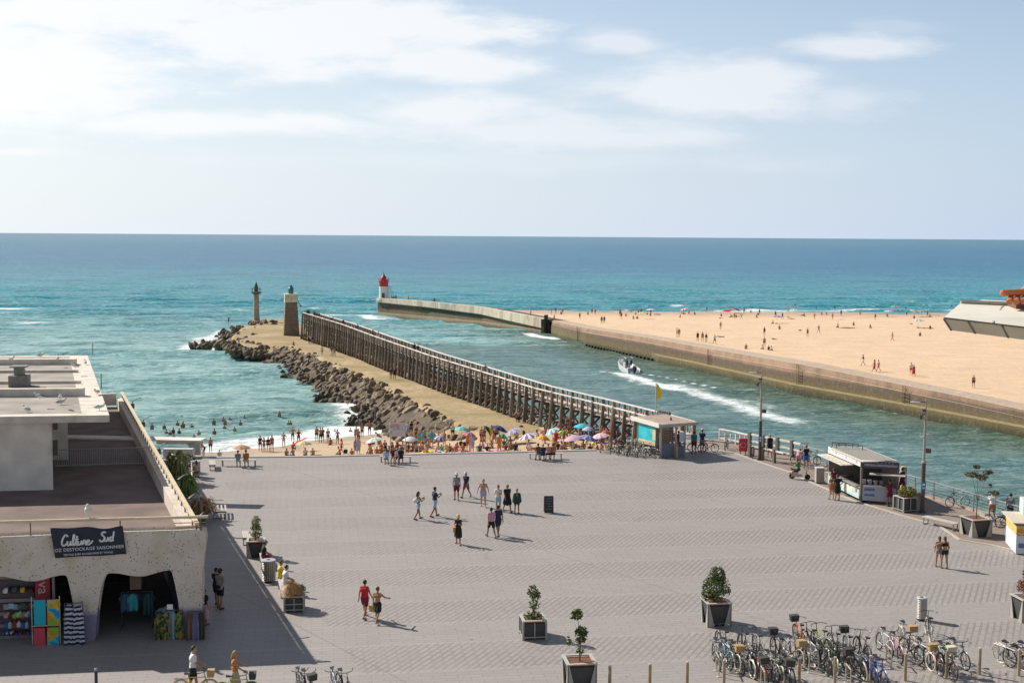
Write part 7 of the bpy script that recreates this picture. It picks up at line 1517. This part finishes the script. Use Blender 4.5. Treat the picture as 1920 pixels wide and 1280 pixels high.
# --- far beach
far=[(1034,590,'stand','shirt','red','maroon'),(1042,588,'stand','trunks','','rust'),(1055,589,'stand','shirt','grey','brown'),(1052,589,'sitg','trunks','','black'),(1087,598,'stand','trunks','','black'),(1102,590,'sitg','bikini','maroon','maroon'),(1110,589,'stand','trunks','','navy'),(1116,590,'stand','bikini','red','red'),(1128,607,'stand','bikini','black','black'),(1133,607,'stand','shirt','blue','blue'),(1165,593,'sitg','trunks','','brown'),(1174,593,'sitg','trunks','','maroon'),(1187,598,'sitg','bikini','orange','orange'),(1194,598,'sitg','trunks','','black'),(1197,590,'stand','trunks','','navy'),(1202,590,'stand','bikini','brown','brown'),(1214,590,'sitg','trunks','','black'),(1219,592,'sitg','trunks','','black'),(1276,595,'sitg','bikini','maroon','maroon'),(1281,590,'sitg','trunks','','brown'),(1292,588,'sitg','trunks','','red'),(1325,585,'walk','trunks','','brown'),(1352,593,'sitg','trunks','','maroon'),(1371,595,'sitg','bikini','rust','rust'),(1380,595,'sitg','trunks','','black'),(1395,588,'stand','trunks','','brown'),(1408,586,'sitg','trunks','','black'),(1450,607,'sitg','trunks','','black'),(1478,586,'stand','trunks','','red'),
 (1269,632,'stand','trunks','','black'),(1273,633,'stand','trunks','','beige'),(1308,640,'stand','shirt','black','black'),(1317,641,'stand','bikini','rust','rust'),(1324,642,'stand','shirt','navy','white'),(1340,645,'walk','shirt','white','black'),(1351,618,'walk','trunks','','orange'),(1399,654,'sitg','trunks','','black'),(1431,655,'sitg','trunks','','brown'),(1433,650,'stand','trunks','','brown'),(1441,657,'sitg','bikini','black','black'),(1448,658,'sitg','trunks','','brown'),
 (1530,582,'walk','bikini','pink','pink'),(1540,590,'sitg','trunks','','red'),(1549,590,'sitg','trunks','','orange'),(1535,625,'walk','trunks','','beige'),(1683,585,'sitg','trunks','','maroon'),(1698,584,'stand','trunks','','black'),(1704,584,'sitg','trunks','','brown'),(1784,580,'stand','trunks','','red'),(1618,685,'walk','shirt','navy','white'),(1639,697,'walk','dress','red',''),(1647,696,'walk','trunks','','brown'),(1708,703,'walk','shirt','white','red'),(1713,706,'walk','dress','red',''),(1825,727,'stand','trunks','','black'),(1372,593,'lie','trunks','','brown'),(1665,595,'lie','trunks','','black'),(1722,615,'lie','trunks','','black'),(1572,614,'sitg','trunks','','maroon'),(1456,607,'lie','trunks','','maroon')]
for k_ in range(46):
    px=rc.uniform(1150,1765); ps=rc.choice(('sitg','stand','sitg','lie','walk')); kd=rc.choice(('trunks','bikini','shirt','swimsuit')); cc=rc.choice(('black','maroon','rust','navy','red','brown','orange'))
    far.append((round(px),round(rc.uniform(587,600) if k_<34 else rc.uniform(600,640)),ps,kd,cc,cc))
def fq(a,b,p_,k_,c_,d_): return (a,b,p_,k_,c_,d_,rz.choice((1,1,2,0)),rz.choice(('dark','brown','dark')),rz.choice((180,160,0,200,90)))
crowd([fq(*q) for q in far if q[1]>603],hright,'people on the far beach','on far beach sand',1.0,5)
merged_crowd([fq(*q) for q in far if q[1]<=603],hright,1.0,'tiny figures strung along the waterline of the far beach')
sw=[(1491,572),(1410,577),(1565,576),(1085,600)]
for i,(a,b) in enumerate(sw[:3]): p=G(a,b,SEA); lowperson(Vector((p.x,p.y,SEA-1.2)),3,'stand','trunks','black','black',2,'dark',1,'dark swimmer chest-deep off the far beach, %s from the left'%ordn((1,0,2)[i]),'swimmers off the far beach')
# --- boat crew
Mb=t_boat=[o for o in bpy.data.objects if o.name.startswith('motor_boat')][0]
bpy.context.view_layer.update()
for i,(x,y,c_) in enumerate(((-.35,.2,'black'),(-.5,-.35,'navy'))):
    p=Mb.matrix_world@Vector((x,y,.45)); lowperson(p,Mb.rotation_euler.z-math.pi/2,'stand','shirt',c_,'black',2,'dark',.95,'person in a %s top standing at the console of the motor boat'%c_,None)
# --- beach umbrellas, tents, boards
def parasol(p,label,c1,c2,r_=.95,h=1.75,tilt=0,td=0,group='parasols on the bay beach',stripe=True):
    t=thing('parasol',label,'parasol',p,td,group); n=16; m=MB(); M=Matrix.Translation((0,0,h-.3))@Matrix.Rotation(tilt,4,'Y'); rings=[(0.02,.34),(.35*r_,.27),(.7*r_,.14),(r_,-.02)]
    for gi_ in (0,1):
        m.cur=gi_
        for k in range(n):
            if (k//1)%2!=gi_: continue
            for (ra,za),(rb,zb) in zip(rings,rings[1:]):
                a0,a1=2*math.pi*k/n,2*math.pi*(k+1)/n; m.add([M@Vector((ra*math.cos(a0),ra*math.sin(a0),za)),M@Vector((rb*math.cos(a0),rb*math.sin(a0),zb)),M@Vector((rb*math.cos(a1),rb*math.sin(a1),zb)),M@Vector((ra*math.cos(a1),ra*math.sin(a1),za))],[(0,1,2,3)])
    m.build('canopy',[clm(c1),clm(c2)],t); m=MB(); m.tube((0,0,-.3),(0,0,h),.02,n=5); m.build('pole',mat('parasol_pole',(.6,.6,.58),.4),t); return t
UM=[(866,826,'mint','turquoise',0,1.0,'mint and turquoise'),(936,826,'blue','navy',.35,1.15,'bright blue'),(962,832,'lilac','grey',-.5,1.2,'pale grey-lilac tilted'),(990,842,'white','purple',-.3,1.2,'white and purple'),(1036,832,'white','turquoise',-.45,1.0,'white and turquoise tilted'),(1092,822,'turquoise','turquoise',0,1.1,'plain turquoise'),(1103,828,'pale blue','lilac',0,.8,'small pale blue'),(1102,846,'lilac','blue',.25,1.15,'lilac-blue'),(1075,846,'pink','lilac',-.2,1.15,'pink and lilac'),(702,847,'white','mint',-.25,1.2,'white tilted'),(570,853,'white','yellow',0,1.0,'white and yellow'),(769,846,'white','white',0,1.0,'plain white'),(914,828,'green','dark green',.9,.8,'dark green tipped over'),(941,842,'green','mint',.3,.7,'small green'),(880,838,'pink','red',.2,.9,'pink and red striped'),(453,861,'orange','beige',0,1.2,'broad orange-tan'),(1150,825,'pink','red',0,.8,'pink and red'),(825,845,'blue','white',.2,.8,'blue and white'),(1018,846,'orange','yellow',.1,.8,'small orange'),(1125,842,'pink','white',-.2,1.1,'pink and white'),(1055,836,'green','yellow',.3,.7,'green and yellow'),(1135,836,'red','orange',0,.7,'small red')]
for i,(px,py,c1,c2,tl,r_,ds) in enumerate(sorted(UM)): parasol(GH(px,py,hbf),'%s parasol on the bay beach, %s from the left'%(ds,ordn(i)),c1,c2,r_*.78,1.45,tl,0)
UF=[(1206,598,'yellow','beige','yellow'),(1220,591,'pink','white','pink and white'),(1368,592,'rust','red','rust-red'),(1380,590,'red','maroon','dark red'),(1362,594,'maroon','red','maroon'),(1489,591,'white','grey','white'),(1457,606,'purple','lilac','purple'),(1572,614,'pink','pink','pink'),(1666,594,'pale blue','white','pale blue'),(1678,583,'pink','red','pink-red'),(1714,594,'white','beige','white'),(1728,594,'beige','green','olive and beige'),(1740,591,'green','mint','green'),(1721,614,'white','grey','pale grey'),(1283,590,'white','red','white and red'),(1178,594,'white','beige','off-white')]
for i,(px,py,c1,c2,ds) in enumerate(sorted(UF)): parasol(GH(px,py,hright),'%s parasol on the far beach, %s from the left'%(ds,ordn(i)),c1,c2,1.35,1.8,0 if i%3 else .3,i,'parasols on the far beach')
p=GH(561,845,hbf); t=thing('red_board','tilted red surfboard held beside a bather on the bay beach','surfboard',p,R(20)); m=MB(); m.lathe([(.02,-1),(.2,-.6),(.27,0),(.22,.6),(.02,1)],n=12); m.v=[(z*1.0,y*1.2,1.0+x*.15+z*.42) for x,y,z in m.v]; m.build('deck',clm('red'),t); m=MB(); m.box((-.8,0,.62),(.15,.02,.16)); m.build('fin',clm('white'),t)
tw=[(1030,812,'red'),(875,846,'pink'),(1085,848,'pink'),(1050,847,'white'),(835,848,'white'),(800,849,'yellow'),(640,856,'beige'),(930,846,'pink'),(960,848,'white'),(1115,848,'lilac'),(1010,846,'orange'),(708,854,'orange'),(1069,834,'yellow'),(990,824,'beige'),(1140,830,'pink')]
for i,(px,py,c_) in enumerate(sorted(tw)):
    p=GH(px,py,hbf); m=MB(); vs=[];fs=[]
    for a in range(7):
        for b in range(4): vs.append(((a/6-.5)*1.8,(b/3-.5)*.95,.09+.035*math.sin(a*1.7+b*2+i)))
    for a in range(6):
        for b in range(3): fs.append((a*4+b,a*4+b+1,(a+1)*4+b+1,(a+1)*4+b))
    o=m.add(vs,fs).build('beach_towel',clm(c_),None,p,rz=i*.7); o.modifiers.new('s','SOLIDIFY').thickness=.02; tag(o,'%s towel spread on the bay beach, %s from the left'%(c_,ordn(i)),'towel','towels on the bay beach')
bags=[(897,846,'white'),(913,846,'blue'),(960,843,'black'),(982,815,'black'),(850,846,'mint'),(648,850,'black'),(872,836,'navy'),(1127,820,'turquoise'),(977,805,'navy'),(693,836,'red'),(1040,828,'orange')]
for i,(px,py,c_) in enumerate(sorted(bags)):
    p=GH(px,py,hbf); t=thing('beach_bag','%s beach bag on the sand, %s from the left'%(c_,ordn(i)),'bag',p,i,'bags on the bay beach'); m=MB(); m.box((0,0,.22),(.42,.26,.40),taper=.85); o=m.build('bag',clm(c_),t); b_=o.modifiers.new('b','BEVEL'); b_.width=.07; b_.segments=2; m=MB(); m.ring((0,0,.42),(0,1,0),.13,.012,12,4,0,math.pi); m.build('handle',clm('beige'),t)
# --- the near figures on the plaza, in full
def hiperson(px,py,yaw,pose,scale,label,top=None,bot=None,skirt=0,skin=1,hair='dark',lh=False,hat=None,fem=False,z=0,fat=1.0,sleeve=True,shoes='brown',bare=False,back=None,long=.62,loc=None,group=None):
    pr=POSES[pose] if isinstance(pose,str) else pose
    P=rig(**pr); L=prims(P,True,fem,0,False,0,fat,hair=False); me=blob(L,.0125,'person',1,label=False); 
    p=loc if loc is not None else G(px,py,z); o=link('person',me,None,p,R(yaw)); me.materials.append(skm(skin)); o.scale=(scale,)*3; tag(o,label,'person',group)
    X=Vector((1,0,0))
    base=prims(P,False,fem,0,False,0,fat)
    def part(nm,LL,infl,m_,vox=.018): 
        me=blob(LL,vox,nm,1,False,infl); me.materials.append(m_); link(nm,me,o)
    u_=(P['hd']-P['n2']).normalized(); hd=P['hd']
    HL=[(0,hd+u_*.05-P['fdir']*.018,.092,hd+u_*.03-P['fdir']*.035,.09)]
    if lh: HL.append((0,hd-P['fdir']*.06,.075,P['nk']-P['fdir']*.10,.05))
    part('hair',HL,0,mat('hair_'+hair,HR[hair],.7))
    if hat: part('hat',[(0,hd+u_*.075,.10,hd+u_*.085,.098),(0,hd+u_*.06+P['fdir']*.07,.075,hd+u_*.055+P['fdir']*.13,.03)],0,clm(hat))
    if top and top!='bikini':
        T=[q for q in base if q[0] in (CHS,BEL)]+([q for q in base if q[0]==SLV] if sleeve else []); T.append((0,P['pel'].lerp(P['wa'],.35)-X*.05,.11*fat,P['pel'].lerp(P['wa'],.35)+X*.05,.11*fat)); part('top',T,.016,clm(top))
    if bare and fem: part('bikini_top',[(0,P['ch']-X*.08+Vector((0,0,-.0)),.112,P['ch']+X*.08,.112)],.006,clm(bare if isinstance(bare,str) else 'black'))
    if skirt:
        lo=P['knl'].lerp(P['knr'],.5); bt=P['pel'].lerp(lo,skirt); K_=[(0,P['pel']-X*.07,.115,P['pel']+X*.07,.115)]
        for k_ in ('l','r'): K_.append((0,P['hip'+k_],.115,P['hip'+k_].lerp(P['kn'+k_],skirt),.125))
        K_.append((0,P['pel'],.12,bt,.16)); part('skirt',K_,.01,clm(bot))
    elif bot:
        K_=[q for q in base if q[0]==PEL]
        for k_ in ('l','r'): K_.append((0,P['hip'+k_],.095*fat,P['hip'+k_].lerp(P['kn'+k_],long),.082*fat))
        part('shorts',K_,.014,clm(bot))
    if shoes: 
        for k_ in 'lr': part('shoe',[(0,P['he'+k_]-Vector((0,0,.004)),.036,P['ft'+k_],.035)],.008,clm(shoes),.016)
    return o,P
def carried(o,P,key,name,label,cat,mbf,mats_,dz=-.35,dx=0,dy=0):
    q=P[key]+Vector((dx,dy,0)); bpy.context.view_layer.update(); w_=o.matrix_world@q; t=thing(name,label,cat,(w_.x,w_.y,w_.z+dz*o.scale.z),o.rotation_euler.z)
    m=MB(); mbf(m); m.build('body',mats_,t); m=MB(); m.ring((0,0,-dz*.45 if dz else .2),(0,1,0),abs(dz)*.5+.02,.010,14,5,0,math.pi); m.build('handle',mats_,t); return t
W_=POSES
o,P=hiperson(684,1157,-20,'walk',1.0,'person in a red top and dark shorts walking away beside a companion',top='red',bot='maroon',skin=1,sleeve=False,shoes='brown',fat=1.05)
o,P=hiperson(708,1167,-25,dict(hl=.2,kl=.1,hr=-.28,kr=.35,sl=.1,el=.1,sr=.75,er=.5,ar=.5,al=.25),.93,'bare-backed person in a black skirt with a tan basket, arm out',bot='black',skirt=.62,skin=1,fem=True,bare='rust',hair='brown',shoes='beige')
carried(o,P,'hnl','basket_bag','tan straw basket bag held between the red-topped and the black-skirted person','bag',lambda m:m.box((0,0,.13),(.36,.2,.28),taper=.8),mat('straw_tan',(.50,.30,.10),.8,var=.2,vs=20),-.30)
hiperson(859,1020,175,'hold',.95,'person in black with a yellow-flowered hat, nearest of the middle group',top='black',bot='black',skirt=.9,skin=1,fem=True,sleeve=False,hat='yellow')
t=thing('shoulder_bag','orange bag hanging at the hip of the person with the yellow-flowered hat','bag',G(852,1020)+Vector((0,-.05,.72))); m=MB(); m.box((0,0,.12),(.14,.3,.28),taper=.8); m.build('body',clm('orange'),t); m=MB(); m.ring((0,0,.28),(1,0,0),.14,.012,14,5,0,math.pi); m.build('strap',clm('beige'),t)
hiperson(921,1007,20,'walk',1.0,'person in a pale pink shirt and black shorts walking in the front pair',top='pink',bot='black',skin=1,shoes='black')
hiperson(934,1004,25,'walk2',1.03,'person in a long navy shirt walking just behind the one in pale pink',top='navy',bot='navy',skin=2,shoes='black',fat=1.05)
hiperson(784,973,-60,'hold',.97,'leftmost walker in blue shorts with a white bundle in the arms',bot='pale blue',skin=2,fem=True,bare='white',hair='dark',lh=True,shoes='brown',long=.4)
t=thing('white_bundle','white bundle carried in the arms of the leftmost walker','bundle',G(780,973)+Vector((.0,-.1,1.15))); m=MB(); m.ball((0,0,0),.17,10,7,(1,.8,.9)); m.build('cloth',clm('white'),t); m=MB(); m.ball((.08,.02,.12),.09,8,6); m.build('fold',clm('grey'),t)
hiperson(815,968,-60,'hold',1.05,'walker with a purple-grey shirt and pale blue shorts looking down at something white',top='navy',bot='pale blue',skin=2,shoes='brown',fat=1.05)
hiperson(856,937,175,dict(hl=.25,kl=.1,hr=-.1,kr=.2,sl=-.2,el=.3,sr=-.5,er=.3,ar=.2),1.0,'person in a white hat and grey shirt, left of two hatted walkers',top='grey',bot='maroon',skin=2,hat='white',shoes='black')
hiperson(874,932,150,'walk2',.98,'person in a white hat and navy shirt, right of the two hatted walkers',top='navy',bot='brown',skin=2,hat='white',shoes='brown')
hiperson(906,950,180,dict(hl=.2,kl=.05,hr=-.2,kr=.3,al=.4,ar=.45,sl=.1,sr=-.15,el=.25,er=.3),1.03,'bare-chested person in violet trunks walking towards the picture in the middle group',bot='lilac',skin=0,long=.45,hair='blond',shoes=None,fat=1.08)
hiperson(934,958,175,'hold',.95,'person in a white top and pale blue shorts beside the black dress',top='white',bot='pale blue',skin=1,fem=True)
hiperson(951,959,200,'walk',1.0,'person in a black dress walking between the white top and the dark green poncho',top='black',bot='black',skirt=.8,skin=1,fem=True,hair='red')
o,P=hiperson(969,962,190,'stand',.88,'small red-haired person wrapped in a dark green poncho, rightmost of the middle group',bot='dark green',skin=1,hair='red')
me=blob([(0,P['ch']-Vector((.13,0,0)),.15,P['pel']-Vector((.15,0,.05)),.19),(0,P['ch']+Vector((.13,0,0)),.15,P['pel']+Vector((.15,0,-.05)),.19)],.025,'poncho',1,False); me.materials.append(clm('dark green')); link('poncho',me,o)
hiperson(413,1140,-25,dict(hl=.1,kl=.1,hr=-.1,kr=.15,sl=.3,sr=-1.0,ar=.7,er=-.0,el=1.2,il=.3),1.03,'person in a dark cap and black shorts in the shop shadow, reaching towards the clothes',top='grey',bot='black',skin=1,hat='black',shoes='black')
hiperson(406,1134,-30,dict(hl=.2,kl=.1,hr=0,kr=0,sl=.9,al=.8,el=.2,sr=.1),1.0,'person in dark clothes half hidden behind the one with the cap in the shop shadow',top='black',bot='black',skin=1,hair='dark',shoes='black')
t=thing('backpack','grey backpack on the back of the person in the shop shadow','backpack',G(414,1141)+Vector((0,-.17,1.18)),R(-25)); m=MB(); m.lathe([(.05,-.24),(.15,-.2),(.17,0),(.14,.18),(.05,.23)],n=12,sy=.7); m.build('pack',clm('grey'),t); m=MB(); m.box((0,-.1,-.08),(.2,.06,.16)); m.build('pocket',clm('black'),t)
hiperson(384,1170,-30,'stand',.9,'person in a long pinkish wrap and dark top beside the shop corner pillar',top='black',bot='pink',skirt=1.3,skin=1,fem=True,fat=.9)
# the two with bicycles at the bottom left
b1=G(366,1306); bike(b1,R(4),'yellow','tan','yellow city bicycle with a basket pushed by a person in white',None,0); o=bike(G(444,1311),R(6),'lime green','dark','lime green bicycle with a dark basket beside the long-haired rider',None,0)
hiperson(362,1300,-75,dict(hl=.25,kl=.1,hr=-.2,kr=.3,sl=.6,el=.3,sr=.5,er=.3,lean=.05),1.05,'person in a white shirt and black shorts pushing the yellow bicycle',top='white',bot='black',skin=1,shoes='white')
hiperson(441,1303,-80,dict(hl=.2,kl=.1,hr=-.2,kr=.2,sl=.6,el=.6,sr=.5,er=.5),.97,'long-haired blond person in an orange and white dress with the lime green bicycle',top='orange',bot='beige',skirt=1.1,skin=1,fem=True,hair='blond',lh=True,sleeve=False)
# pair in the right
hiperson(1760,1063,-10,dict(hl=.15,kl=.05,hr=-.12,kr=.1,sl=.1,sr=.4,ar=1.2,er=.2),.93,'left one of two slim people in swimwear embracing on the right of the plaza',bot='grey',skin=1,fem=True,bare='rust',long=.15,hair='brown',lh=True)
hiperson(1770,1065,5,dict(hl=.15,kl=.1,hr=-.1,kr=.1,sl=.4,al=1.2,el=.2,sr=0),.95,'right one of two slim people in swimwear embracing on the right of the plaza',bot='black',skin=1,fem=True,bare='black',long=.15,hair='brown',lh=True)
# benches
def seated(px,py,yaw,lab,**k): 
    return hiperson(px,py,yaw,'sit',k.pop('scale',.95),lab,**k)
seated(446,876,5,'person in a pale grey-green top seated on the left of the beach-edge bench',top='grey',bot='pale blue',skin=1,scale=.92)
seated(461,876,5,'broad person in an orange-rust top seated on the right of the beach-edge bench',top='rust',bot='beige',skin=1,fat=1.15)
seated(724,872,0,'person in a grey-blue top at the left end of the crowded bench',top='pale blue',bot='grey',skin=1,scale=.9)
seated(737,868,180,'person in a maroon top, second on the crowded bench',top='maroon',bot='grey',skin=1,scale=.88); seated(746,869,175,'person in white, third on the crowded bench',top='white',bot='black',skin=1,scale=.88); seated(752,870,5,'long-haired person in black at the right end of the crowded bench',top='black',bot='black',skin=1,fem=True,lh=True,hair='brown',scale=.92)
seated(1009,863,5,'person in brown, leftmost of four on the bench left of the kiosk',top='brown',bot='grey',skin=2); seated(1018,864,5,'person in navy, second of the four on the bench left of the kiosk',top='navy',bot='navy',skin=1,hair='grey',fat=1.1); seated(1028,863,5,'pink-shouldered person, third of the four on the bench left of the kiosk',top='pink',bot='black',skin=0,sleeve=False,fem=True,hair='blond'); seated(1037,863,5,'person in rust, rightmost of four on the bench left of the kiosk',top='rust',bot='black',skin=1,fem=True)
hiperson(369,898,30,'sit',.95,'person in a striped tan dress seated facing the planting near the beach',top='beige',bot='brown',skin=1,fem=True,lh=True,z=0); hiperson(390-30,884,10,'sit',.9,'person in dark clothes seated behind the litter bin near the beach',top='black',bot='black',skin=1); hiperson(358,886,60,'sit',.95,'person in a blue checked shirt and dark hat near the litter bin',top='lilac',bot='black',skin=1,hat='black')
hiperson(494,1062,-70,'sit',.98,'person in black with a red item seated on the bench behind the narrow shrub planter',top='black',bot='maroon',skin=1,hat='grey',hair='dark')
hiperson(524,1100,-70,'sit',.95,'person in yellow with tied brown hair on the bench by the tawny grass',top='yellow',bot='yellow',skin=1,hair='brown',fem=True); hiperson(534,1112,-65,'sit',1.0,'person in a white shirt leaning forward on the bench by the tawny grass',top='white',bot='white',skin=1,hair='dark')
# boardwalk people
G1='people around the kiosk and the boardwalk'
hiperson(1301,850,5,'stand',1.0,'person in a teal shirt standing right of the kiosk',top='teal',bot='maroon',skin=1,group=G1); hiperson(1316,847,-20,'hold',1.05,'person in a white cap and navy clothes with a bicycle right of the kiosk',top='navy',bot='grey',skin=1,hat='white',shoes='white',group=G1)
hiperson(1272,846,10,'stand2',.95,'person in a maroon top at the kiosk counter',top='maroon',bot='rust',skin=1,group=G1); hiperson(1443,857,5,'stand',1.03,'grey-haired person in a dark vest leaning on the fence behind the first lamp post',top='black',bot='black',skin=1,hair='grey',sleeve=False,group=G1)
hiperson(1511,878,0,'hips',1.0,'person in a black vest and blue shorts left of the food stall',top='black',bot='blue',skin=1,hair='red',sleeve=False,group=G1); hiperson(1496,874,-30,'bend',.85,'small person in pink between the bicycles left of the food stall',top='pink',bot='pink',skin=1,fem=True,group=G1)
hiperson(1497,899,60,dict(hl=1.3,kl=1.2,hr=1.2,kr=1.2,sl=.8,el=.5,sr=.8,er=.5,lean=.15,seat=.66),.95,'person in a green top sitting on the white scooter',top='green',bot='black',skin=1,group=G1)
hiperson(1559,936,10,'stand',.93,'person in an orange swim bottom at the left counter of the food stall',bot='orange',skin=0,fem=True,bare='rust',long=.3,hair='brown',group=G1); hiperson(1570,938,15,'hips',.98,'person in a short dark grey dress at the left counter of the food stall',top='black',bot='black',skirt=.7,skin=1,fem=True,group=G1); hiperson(1563,926,0,'stand',1.0,'person in a maroon top behind the two at the left counter of the food stall',top='maroon',bot='maroon',skin=1,group=G1)
hiperson(1667,948,15,'stand2',.98,'person in a mauve outfit at the front counter of the food stall',top='maroon',bot='maroon',skin=1,fem=True,shoes='white',group=G1); hiperson(1691,924,40,'hold',1.0,'person in dark clothes on the channel side of the food stall',top='black',bot='maroon',skin=2,group=G1)
hiperson(1860,975,-10,dict(hl=.7,kl=.8,hr=.3,kr=.3,sl=.9,el=.2,sr=.9,er=.2,lean=.25),1.0,'cyclist in a white top and rust shorts passing the little tree',top='white',bot='rust',skin=1,hair='brown',z=.25,group=G1); hiperson(1893,978,-30,'walk',1.03,'person in a blue-grey shirt at the railing by the right edge',top='grey',bot='navy',skin=1,group=G1)
o=hiperson(1590,905,170,'stand',.95,'vendor in a white shirt and straw hat inside the food stall',top='white',bot='white',skin=1,hair='dark',hat='beige',group=G1)
o=None
